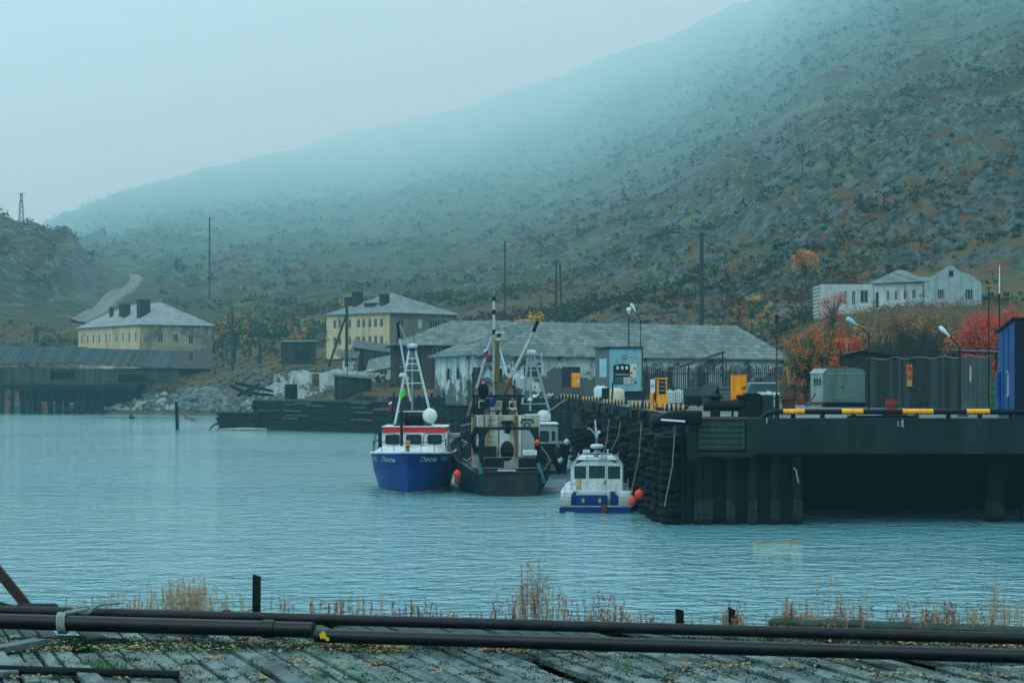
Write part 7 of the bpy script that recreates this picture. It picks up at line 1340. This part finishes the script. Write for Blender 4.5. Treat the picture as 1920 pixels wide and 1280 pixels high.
for (c, sp, n_, h0, h1, tgt) in ((350, 45, 90, .18, .36, 'oc'), (350, 60, 260, .05, .20, 'g'), (560, 60, 14, .1, .24, 'rd'), (625, 50, 16, .1, .26, 'rd'), (700, 80, 30, .06, .18, 'rd'), (820, 70, 26, .05, .2, 'rd'), (1000, 34, 60, .18, .60, 'rd'), (955, 30, 14, .12, .34, 'rd'), (1100, 60, 34, .1, .34, 'rd'), (1180, 60, 26, .05, .22, 'rd'), (1375, 26, 22, .08, .28, 'rd'), (1490, 40, 40, .1, .34, 'rd'), (1590, 36, 44, .1, .34, 'rd'), (1730, 60, 54, .1, .34, 'rd'), (1800, 70, 54, .1, .32, 'rd'), (1880, 50, 40, .06, .4, 'oc'), (1560, 50, 30, .05, .2, 'oc'), (200, 60, 20, .05, .2, 'oc'), (270, 40, 24, .08, .22, 'oc'), (430, 30, 10, .1, .25, 'oc'), (900, 300, 40, .04, .14, 'rd'), (1400, 500, 70, .04, .16, 'rd'), (1540, 20, 4, .4, .5, 'oc'), (1860, 40, 5, .4, .52, 'oc'), (725, 60, 6, .18, .26, 'oc')):
    for k in range(n_):
        p = on_edge(c + rs.gauss(0, sp * .6), rs.uniform(.05, .62)); h_ = rs.uniform(h0, h1)
        if tgt == 'g': blade(st if rs.random() < .65 else g, p, h_, .006, rs.uniform(-.06, .08), rs.uniform(-.6, .6))
        else: weed(oc if (tgt == 'oc' or rs.random() < .35) else rd, p, h_, rs.randint(6, 14))
for c, n_ in ((350, 220), (1480, 220), (1380, 80), (1010, 60), (1760, 240), (1900, 160), (700, 40), (1180, 60)):
    for k in range(n_): p = on_edge(c + rs.gauss(0, 38), rs.uniform(.1, .6)); blade(rs.choice([st, rd, st, g]), p, rs.uniform(.03, .15), .005, rs.uniform(-.05, .06), rs.uniform(0, 6.3))
o = st.build('dry_grass', STR); tag(o, kind='stuff'); o = rd.build('red_weeds', RDW); tag(o, kind='stuff'); o = oc.build('straw_weeds', OCW); tag(o, kind='stuff')
for c, yy, n_, sp in ((190, 1256, 260, 26), (1180, 1243, 40, 20), (150, 1205, 60, 22), (620, 1215, 50, 60), (1100, 1195, 40, 40), (1180, 1262, 40, 14), (600, 1272, 40, 14), (1450, 1215, 80, 50)):
    for k in range(n_): p = onY(c + rs.gauss(0, sp), yy + rs.gauss(0, 5), -.02); blade(g, p, rs.uniform(.03, .10), .006, rs.uniform(-.05, .06), rs.uniform(0, 6.3))
for k in range(500):
    p = onY(rs.uniform(0, 1920), rs.uniform(1198, 1230) + (0), -.02); blade(g, p, rs.uniform(.01, .05), .006, rs.uniform(-.04, .04), rs.uniform(0, 6.3))
o = g.build('green_grass', GR); tag(o, kind='stuff')
cl = [(rs.uniform(0, 1920), rs.uniform(1196, 1276), rs.randint(8, 34)) for _ in range(70)] + [(rs.uniform(0, 1920), 1200 + rs.uniform(0, 18), 30) for _ in range(90)]
for (cx_, cy_, n_) in cl:
    for k in range(n_):
        py = cy_ + rs.gauss(0, 2.5)
        if py < 1192: continue
        p = onY(cx_ + rs.gauss(0, 16), py, .012); a_ = rs.uniform(0, 6.3); z_ = rs.uniform(.006, .022); u_ = Vector((math.cos(a_), math.sin(a_), rs.uniform(-.4, .4))) * z_; v_ = Vector((-math.sin(a_), math.cos(a_), rs.uniform(-.4, .4))) * z_ * .7; lf.add([p - u_, p + v_, p + u_, p - v_], [(0, 1, 2, 3)])
o = lf.build('leaf_litter', LT); tag(o, kind='stuff')
for k in range(1500):
    py = rs.choice([rs.uniform(1196, 1218), rs.uniform(1196, 1222), rs.uniform(1200, 1278)]); p = onY(rs.uniform(-20, 1940), py, .0); 
    for j in range(22): q = p + Vector((rs.gauss(0, .035), rs.gauss(0, .05), rs.uniform(0, .012))); z_ = rs.uniform(.003, .009); a_ = rs.uniform(0, 6.3); u_ = Vector((math.cos(a_), math.sin(a_), rs.uniform(0, 1))) * z_; v_ = Vector((-math.sin(a_), math.cos(a_), rs.uniform(0, 1))) * z_; ms.add([q - u_, q + v_, q + u_, q - v_], [(0, 1, 2, 3)])
o = ms.build('moss', MS); tag(o, kind='stuff')
# ================================================================ TREES, POLES, SHORE
rs = random.Random(21)
TRK = mat("grey_bark", (.05, .06, .052), .95, (.03, .035, .03), scale=3)
def leaf_mat(nm, c, c2): return mat(nm, c, .85, c2, scale=3.0, amt=1.0, spec=.1, lo=.4, hi=.6)
LO = leaf_mat("orange_leaves", (.50, .13, .02), (.26, .10, .03)); LR = leaf_mat("red_leaves", (.58, .03, .02), (.30, .03, .02)); LY = leaf_mat("golden_leaves", (.48, .26, .04), (.30, .14, .03)); LG = leaf_mat("olive_leaves", (.05, .10, .03), (.10, .11, .03)); LD = leaf_mat("rust_leaves", (.20, .055, .03), (.12, .06, .03)); LK = leaf_mat("dark_twig", (.015, .026, .024), (.035, .035, .028))
def tree(label, x, y, h_, w_, leafs, n_clump=22, leaf_n=26, ls=.16, trunk=.25, group=None, nm='autumn_tree', zb=None, bare=.35, cy_=1.0):
    zb = ground(x, y) if zb is None else zb; r = thing(nm, label, 'tree' if 'tree' in nm else 'shrub', (x, y, zb), 0, group); tr = MB(); crowns = [MB() for _ in leafs]; limbs = []
    tr.tube([(0, 0, -.3), (rs.uniform(-.1, .1), 0, h_ * .3), (rs.uniform(-.2, .2), 0, h_ * .6)], [h_ * .028, h_ * .02, h_ * .012], 7)
    for k in range(n_clump):
        a_ = rs.uniform(0, 6.28); el = rs.random() ** .7; rr = w_ / 2 * math.sqrt(max(.05, 1 - (el - .35) ** 2 * 1.5)) * rs.uniform(.35, 1); zc = h_ * (bare + (1 - bare) * el) * rs.uniform(.9, 1.03); c = Vector((math.cos(a_) * rr, math.sin(a_) * rr * cy_, zc - h_ * .04))
        s0 = Vector((0, 0, h_ * trunk * rs.uniform(.6, 1.8))); s0.z = min(s0.z, c.z - .1); md = s0.lerp(c, .5) + Vector((0, 0, h_ * .04)); tr.tube([s0, md, c], [h_ * .011, h_ * .007, h_ * .003], 4)
        rc = w_ * rs.uniform(.10, .19); cm = crowns[min(len(leafs) - 1, int(rs.random() * len(leafs)))]
        for j in range(leaf_n):
            v = Vector((rs.gauss(0, 1), rs.gauss(0, 1), rs.gauss(0, .75))); v = v.normalized() * rc * rs.random() ** .4; p = c + v; q = ls * rs.uniform(.6, 1.3); u_ = Vector((rs.uniform(-1, 1), rs.uniform(-1, 1), rs.uniform(-.7, .7))).normalized() * q; w2 = u_.orthogonal().normalized() * q * .7; cm.add([p - u_, p - w2, p + u_, p + w2], [(0, 1, 2, 3)])
    tr.build('trunk', TRK, r)
    for cmb, lm in zip(crowns, leafs):
        if cmb.v: cmb.build('crown', lm, r)
    return r
def at(px, Y): return X(px, Y), Y
RT = 'autumn shrubs and trees on the slope behind the yard'
for (px, Y, py, w, leafs, lab, n_) in (
    (1512, 152, 612, 3.6, [LO, LG, LO], 'orange and green rowan tree behind the leaning fence', 46), (1548, 156, 604, 4.2, [LO, LG, LD], 'wide orange rowan tree above the box caravan', 60), (1588, 150, 622, 2.8, [LR, LR, LO], 'small tree with red lower leaves beside the caravan roof', 34), (1490, 158, 625, 2.6, [LG, LO], 'mostly green small tree at the start of the shrub row', 26),
    (1600, 165, 606, 2.6, [LY, LG, LD], 'thin yellowish shrub behind the teal street lamp', 24), (1562, 262, 543, 4.4, [LR, LD, LO], 'reddish tree in front of the white derelict house', 44),
    (1840, 175, 585, 4.8, [LR, LR, LR], 'bright red shrub behind the tall masts', 84), (1885, 172, 578, 5.2, [LR, LR, LO], 'red and orange shrub above the blue hut', 84), (1800, 180, 602, 3.4, [LO, LD, LY], 'orange shrub behind the white headed lamp', 56), (1930, 176, 582, 4.4, [LO, LR], 'orange red shrub at the edge behind the blue hut', 40),
    (1690, 205, 588, 4.2, [LD, LO, LG], 'rusty brown shrub just below the derelict house', 40), (1735, 200, 592, 4.4, [LY, LD, LG], 'yellow tinged shrub below the gable of the derelict house', 40)):
    x, y = at(px, Y); zb = max(ground(x, y), QZ) ; h_ = Z(py, Y) - zb; tree(lab, x, y, h_, w, leafs, n_, 44, .085, group=RT, nm='autumn_tree' if h_ > 3.5 else 'autumn_shrub', zb=zb, bare=.2)
for (px, Y, pyt, w, leafs, lab, n_) in ((1511, 372, 468, 5.2, [LY, LO], 'golden orange tree alone on the rocky slope', 40), (1002, 268, 588, 6.4, [LY], 'golden bush showing above the warehouse ridge', 60), (1410, 335, 548, 3.2, [LY, LG], 'thin yellow topped sapling on the meadow', 18), (1385, 335, 572, 3.0, [LO, LG], 'low orange tinted sapling on the meadow', 14), (1440, 340, 560, 3.0, [LG, LY], 'green sapling beside the yellow topped one', 14), (440, 470, 566, 9.0, [LG, LY], 'pale green and yellow willow above the meadow', 26), (470, 476, 578, 6.0, [LG], 'green willow beside the dark pole', 16), (638, 425, 545, 5.0, [LY, LG], 'yellow green tree behind the middle yellow house', 18), (556, 440, 598, 5.0, [LY, LO], 'low yellow bush on the meadow', 14)):
    x, y = at(px, Y); zb = ground(x, y); h_ = max(1.8, Z(pyt, Y) - zb)
    if px == 1511: zb = Z(508, Y) - 2.2; h_ = Z(pyt, Y) - zb
    tree(lab, x, y, h_, w, leafs, n_, 22, .24, group=None, nm='golden_tree' if 'tree' in lab or 'sapling' in lab else 'willow_bush', zb=zb, bare=.25 if px != 1511 else .45)
# dark bare thicket and undergrowth on the bank
tk = MB()
for k in range(1500):
    px = rs.uniform(1610, 1830); Y = rs.uniform(150, 205); x = X(px, Y); z = max(ground(x, Y), QZ); h_ = rs.uniform(1.6, 3.6) * (1.25 if 1630 < px < 1790 else .7); a_ = rs.uniform(-.35, .35)
    p = Vector((x, Y, z - .1)); tk.tube([p, p + Vector((a_ * h_ * .4, 0, h_ * .6)), p + Vector((a_ * h_, rs.uniform(-.2, .2), h_))], [.035, .022, .008], 3)
    for j in range(5): t = rs.uniform(.35, .95); q = p + Vector((a_ * h_ * t, 0, h_ * t)); e = q + Vector((rs.uniform(-.5, .5), rs.uniform(-.3, .3), rs.uniform(.1, .5))); tk.tube([q, e], [.014, .005], 3)
o = tk.build('thicket', LK); tag(o, kind='stuff')
lv = [MB() for _ in range(4)]; lms = [LK, LD, LG, LO]
for k in range(14000):
    px = rs.uniform(1470, 1960); Y = 150 + 150 * rs.random() ** 1.1; x = X(px, Y); z = max(ground(x, Y), QZ); nz = noise.noise(Vector((x * .25, Y * .12, 0))); i = 0 if (1625 < px < 1790 and Y < 195) else (1 if nz > .12 else (2 if nz < -.05 else (3 if rs.random() < .3 else 1)))
    for j in range(3): p = Vector((x + rs.gauss(0, .3), Y + rs.gauss(0, .3), z + abs(rs.gauss(0, .5 if i else 1.2)))); q = rs.uniform(.06, .16); u_ = Vector((rs.uniform(-1, 1), rs.uniform(-1, 1), rs.uniform(-.7, .7))).normalized() * q; w2 = u_.orthogonal().normalized() * q * .7; lv[i].add([p - u_, p - w2, p + u_, p + w2], [(0, 1, 2, 3)])
for q, lm in zip(lv, lms): o = q.build('undergrowth', lm); tag(o, kind='stuff')
# meadow tufts lower slope
MG = [leafmat("tuft_green", (.03, .065, .022), (.05, .07, .03)), leafmat("tuft_straw", (.13, .10, .04), (.09, .08, .035)), leafmat("tuft_rust", (.16, .07, .025), (.1, .06, .03)), leafmat("tuft_dark", (.015, .032, .018), (.03, .045, .02))]
def reg_mead(rz):
    px = rz.uniform(0, 1560); Y = rz.uniform(240, 540)
    if Y < np.interp(px, [0, 400, 500, 900, 1200, 1560], [450, 430, 330, 262, 255, 215]): return None
    x = X(px, Y); return x, Y, .6
o = scatter('meadow_tufts', 9000, MG, .25, .9, reg_mead, 9, .6); tag(o, kind='stuff')
# shore boulders
RK = [mat("shore_rock", (.17, .20, .19), .95, (.09, .12, .115), scale=1.2, bump=.4, spec=.15), mat("shore_rock_dark", (.08, .11, .105), .95, (.025, .04, .04), scale=1.2, spec=.15), mat("shore_rock_pale", (.30, .32, .28), .95, (.12, .14, .13), scale=1.2, spec=.15)]
def reg_sh(rz):
    px = rz.uniform(140, 540); lo = np.interp(px, [0, 185, 300, 400, 520], [445, 428, 414, 404, 330]); Y = lo + rz.uniform(0, 26); return X(px, Y), Y, 1.0
def scat_all(name, n_, mats_, a, b, reg, sd, fl):
    o = scatter(name, n_, mats_, a, b, reg, sd, fl); return tag(o, kind='stuff')
scat_all('shore_rocks', 2600, RK, .25, 1.1, reg_sh, 31, .7)
# driftwood beams
for k, (a, b, lab) in enumerate((((432, 722), (470, 742), 'short dark beam at the near end of the driftwood heap'), ((445, 742), (487, 719), 'dark beam crossing the driftwood heap upwards'), ((441, 718), (520, 735), 'longest dark beam leaning over the driftwood heap'), ((452, 736), (516, 741), 'low dark beam at the bottom of the driftwood heap'), ((470, 742), (478, 722), 'upright stub in the middle of the driftwood heap'))):
    Y = 335 - k * 2; m = MB(); p = P(a[0], a[1], Y); q = P(b[0], b[1], Y + 2); m.cyl((0, 0, 0), q - p, .3, .22, 7); o = m.build('driftwood_beam', PDK, None, loc=p); tag(o, lab, 'beam', 'driftwood beams heaped behind the log jetty')
# things in the water
def mud(mb, n=1): pass
r = thing('mooring_pile', 'lone leaning wooden pile standing in open water', 'pile', (X(333, 287), 287, 0)); m = MB(); m.cyl((.05, 0, -3), (-.15, 0, Z(753, 287)), .28, .24, 10); m.build('timber', PDK, r)
for (px, py, w_, lab) in ((247, 785, .9, 'small dark block of debris afloat before the rocky shore'), (351, 786, 1.1, 'pale slanted block in shallow water beside the lone pile'), (362, 789, .9, 'dark stub in shallow water close to the pale slanted block')):
    Y = 24264 / (py - 720); m = MB(); m.prism([(-w_ / 2, -.4), (w_ / 2, -.4), (w_ * .6, .25), (-w_ * .1, .75), (-w_ * .5, .6)], -.4, .4); o = m.build('debris_block', RK[0] if 'pale' in lab else PDK, None, loc=(X(px, Y), Y, 0)); tag(o, lab, 'debris')
r = thing('drift_branch', 'bent bare branch in the water at the end of the log jetty', 'branch', tuple(P(392, 803, 284))); m = MB(); m.tube([(0, 0, -.3), (.5, 0, .4), (1.6, 0, .9), (2.4, 0, .9)], [.08, .12, .14, .1], 6); m.build('branch', PDK, r)
m = MB(); m.tube([(0, 0, .05), (4, -1, .15), (7, -1, .1)], [.15, .25, .15], 7); o = m.build('drift_log', RK[2], None, loc=(X(410, 283), 283, 0)); tag(o, 'pale drift log lying along the foot of the low jetty step', 'log')
# floating yellow boom
Yb = 24264 / (1018 - 720); r = thing('floating_boom', 'string of yellowish floats drifting in the dark water before the quay', 'float', (X(1457, Yb), Yb, 0)); x = -1.0; m_y = mat("weathered_yellow_float", (.28, .20, .06), .8, (.14, .11, .05), scale=6)
for k, (l_, q) in enumerate(((.2, .07), (.24, .11), (.3, .09), (.26, .085), (.3, .10), (.22, .09), (.16, .05), (.3, .11), (.22, .13))): m = MB(); m.lathe((0, 0, 0), [(.5, 0), (1, .15), (1, .85), (.5, 1)], 10, q, q, l_); m.v = [(x + z_, y_, x_ * 1 - .01) for x_, y_, z_ in m.v]; m.build('float', m_y, r, True); x += l_ * .92
# utility poles
POL = mat("grey_pole_wood", (.045, .06, .06), .9, (.03, .04, .04), scale=2)
def upole(px, Y, pyt, pyb, label, arm=1.2, rad=.14, dbl=False, brace=False):
    rad *= YM(Y) / Y; arm *= YM(Y) / Y; Y = YM(Y); zb = Z(pyb, Y); r = thing('utility_pole', label, 'utility pole', (X(px, Y), Y, zb), 0, 'wooden utility poles round the harbour'); h_ = Z(pyt, Y) - zb; m = MB(); m.cyl((0, 0, -2), (0, 0, h_), rad * 1.3, rad, 8); m.build('pole', POL, r)
    if dbl: m = MB(); m.cyl((rad * 6, 0, -2), (rad * 4, 0, h_ * .93), rad * 1.2, rad, 8); m.build('pole', POL, r)
    if brace: m = MB(); m.cyl((-brace, 0, -2), (0, 0, h_ * .75), rad, rad * .8, 8); m.build('brace', POL, r)
    if arm:
        m = MB(); m.b2(-arm, arm, -.06, .06, h_ - .5, h_ - .35); ar = m.build('crossarm', POL, r)
        for k in (-1, 0, 1): m = MB(); m.cyl((k * arm * .85, 0, h_ - .349), (k * arm * .85, 0, h_ - .1), .06, .05, 6); m.build('insulator', WBG, ar)
upole(1316, 300, 436, 600, 'tall dark twin bracketed pole on the meadow behind the warehouse roof', 1.0, .28); upole(1043, 420, 487, 605, 'double pole standing behind the warehouse ridge', 1.0, .2, True); upole(947, 430, 452, 600, 'slender double height pole above the rear roof', 0, .16); upole(1014, 440, 555, 600, 'short thin pole beside the double pole', 0, .14)
upole(393, 700, 408, 560, 'tall hazy pole with crossarm on the hillside above the far yellow house', 2.0, .26); upole(436, 400, 585, 676, 'black pole on the grass between the two yellow houses', 0, .24); upole(650, 330, 562, 665, 'braced pole in front of the middle yellow house', 0, .22, brace=3.0); upole(1750, 700, 200, 292, 'small dark pole high on the rocky slope', .8, .3); upole(1505, 620, 290, 352, 'thin pole far up the slope', .8, .2); upole(1503, 300, 530, 588, 'thin dark stub pole at the foot of the slope near the house', 0, .13)
upole(1357 + 20, 262, 600, 622, 'tiny thin pole behind the end of the warehouse ridge', 0, .06); upole(68, 480, 614, 628, 'short black stump post on the left meadow'.replace('left ', 'grassy '), 0, .5); upole(487, 390, 645, 662, 'pale short post beside the small flat roofed shed', 0, .3)
# lattice pylon on the knoll
Yt = YM(735); zb = Z(436, Yt); r = thing('lattice_tower', 'hazy steel lattice pylon standing on the dark knoll', 'pylon', (X(40, Yt), Yt, zb)); h_ = Z(362, Yt) - zb; st_ = mat("hazy_steel", (.05, .06, .06), .7)
for sx_ in (-1, 1):
    for sy in (-1, 1): m = MB(); m.cyl((sx_ * 1.6, sy * 1.6, -5), (sx_ * .3, sy * .3, h_), .16, .13, 5); m.build('leg', st_, r)
m = MB()
for k in range(7):
    z0 = h_ * k / 7; z1 = h_ * (k + 1) / 7; w0_ = 1.35 - 1.1 * k / 7; w1_ = 1.35 - 1.1 * (k + 1) / 7
    for s_ in (-1, 1): m.cyl((-w0_, s_ * w0_, z0), (w1_, s_ * w1_, z1), .06, .06, 4); m.cyl((w0_, s_ * w0_, z0), (-w1_, s_ * w1_, z1), .06, .06, 4)
m.build('bracing', st_, r); m = MB(); m.cyl((-2.0, 0, h_ - .2), (2.0, 0, h_ - .2), .1, .1, 5); m.build('crossarm', st_, r)
# track up the hill
def road():
    vs = []; fs = []; C = [Vector((a, b, 0)) for a, b in TRACK]; N_ = 7
    for i, c in enumerate(C):
        d = (C[min(i + 1, len(C) - 1)] - C[max(i - 1, 0)]).normalized(); s = Vector((-d.y, d.x, 0)) * (2.3 + .0015 * c.y)
        for k in range(N_): q = c + s * (k / (N_ - 1) * 2 - 1); vs.append((q.x, q.y, ground(q.x, q.y) + 0.9 - (1.5 if k in (0, N_ - 1) else 0) - (.25 if k == 3 else 0)))
    for i in range(len(C) - 1):
        for k in range(N_ - 1): fs.append((i * N_ + k, i * N_ + k + 1, (i + 1) * N_ + k + 1, (i + 1) * N_ + k))
    me = bpy.data.meshes.new('track'); me.from_pydata(vs, [], fs); me.materials.append(mat("gravel_track", (.19, .195, .18), .95, (.11, .12, .11), scale=.25)); o = bpy.data.objects.new('track', me); COL.objects.link(o); tag(o, kind='structure')
road()
# white path on meadow
# gulls on the quay
GW = mat("gull_white", (.75, .78, .78), .7); GB = mat("gull_grey", (.25, .28, .3), .7)
for k, (px, lab) in enumerate(((1004, 'white gull sitting apart on the quay edge above the red hulled boat'), (1024, 'first of two white gulls sitting close together on the quay edge'), (1030, 'white gull sitting nearest the small orange switch box'))):
    Y = 226 - k; r = thing('gull', lab, 'gull', (X(px, Y), Y, 5.0), rs.uniform(-.5, .5), 'white gulls sitting on the quay'); m = MB()
    m.lathe((0, 0, 0), [(.02, -.34), (.5, -.2), (.95, .0), (1, .15), (.75, .3), (.45, .36)], 10, .14, .13, 1); m.v = [(z_, y_, .2 + x_ * .9 + z_ * .25) for x_, y_, z_ in m.v]; m.ball((.36, 0, .40), .09, n=8, m=6); m.build('body', GW, r, True)
    m = MB(); m.add([(.43, -.02, .4), (.43, .02, .4), (.43, 0, .37), (.53, 0, .37)], [(0, 1, 3), (1, 2, 3), (2, 0, 3), (0, 2, 1)]); m.build('beak', YLW, r)
    for s_ in (-1, 1): m = MB(); m.ball((-.05, s_ * .11, .24), .28, .03, .1, 8, 5); m.build('wing', GB, r, True)
# stray bits: steel drum by jetty, notice posts
drum(546, 283, .9, 2.2, PDK, 'large black drum standing on the log jetty'); bpy.data.objects['steel_drum.001'].location = (X(546, 289), 289, 4.3)
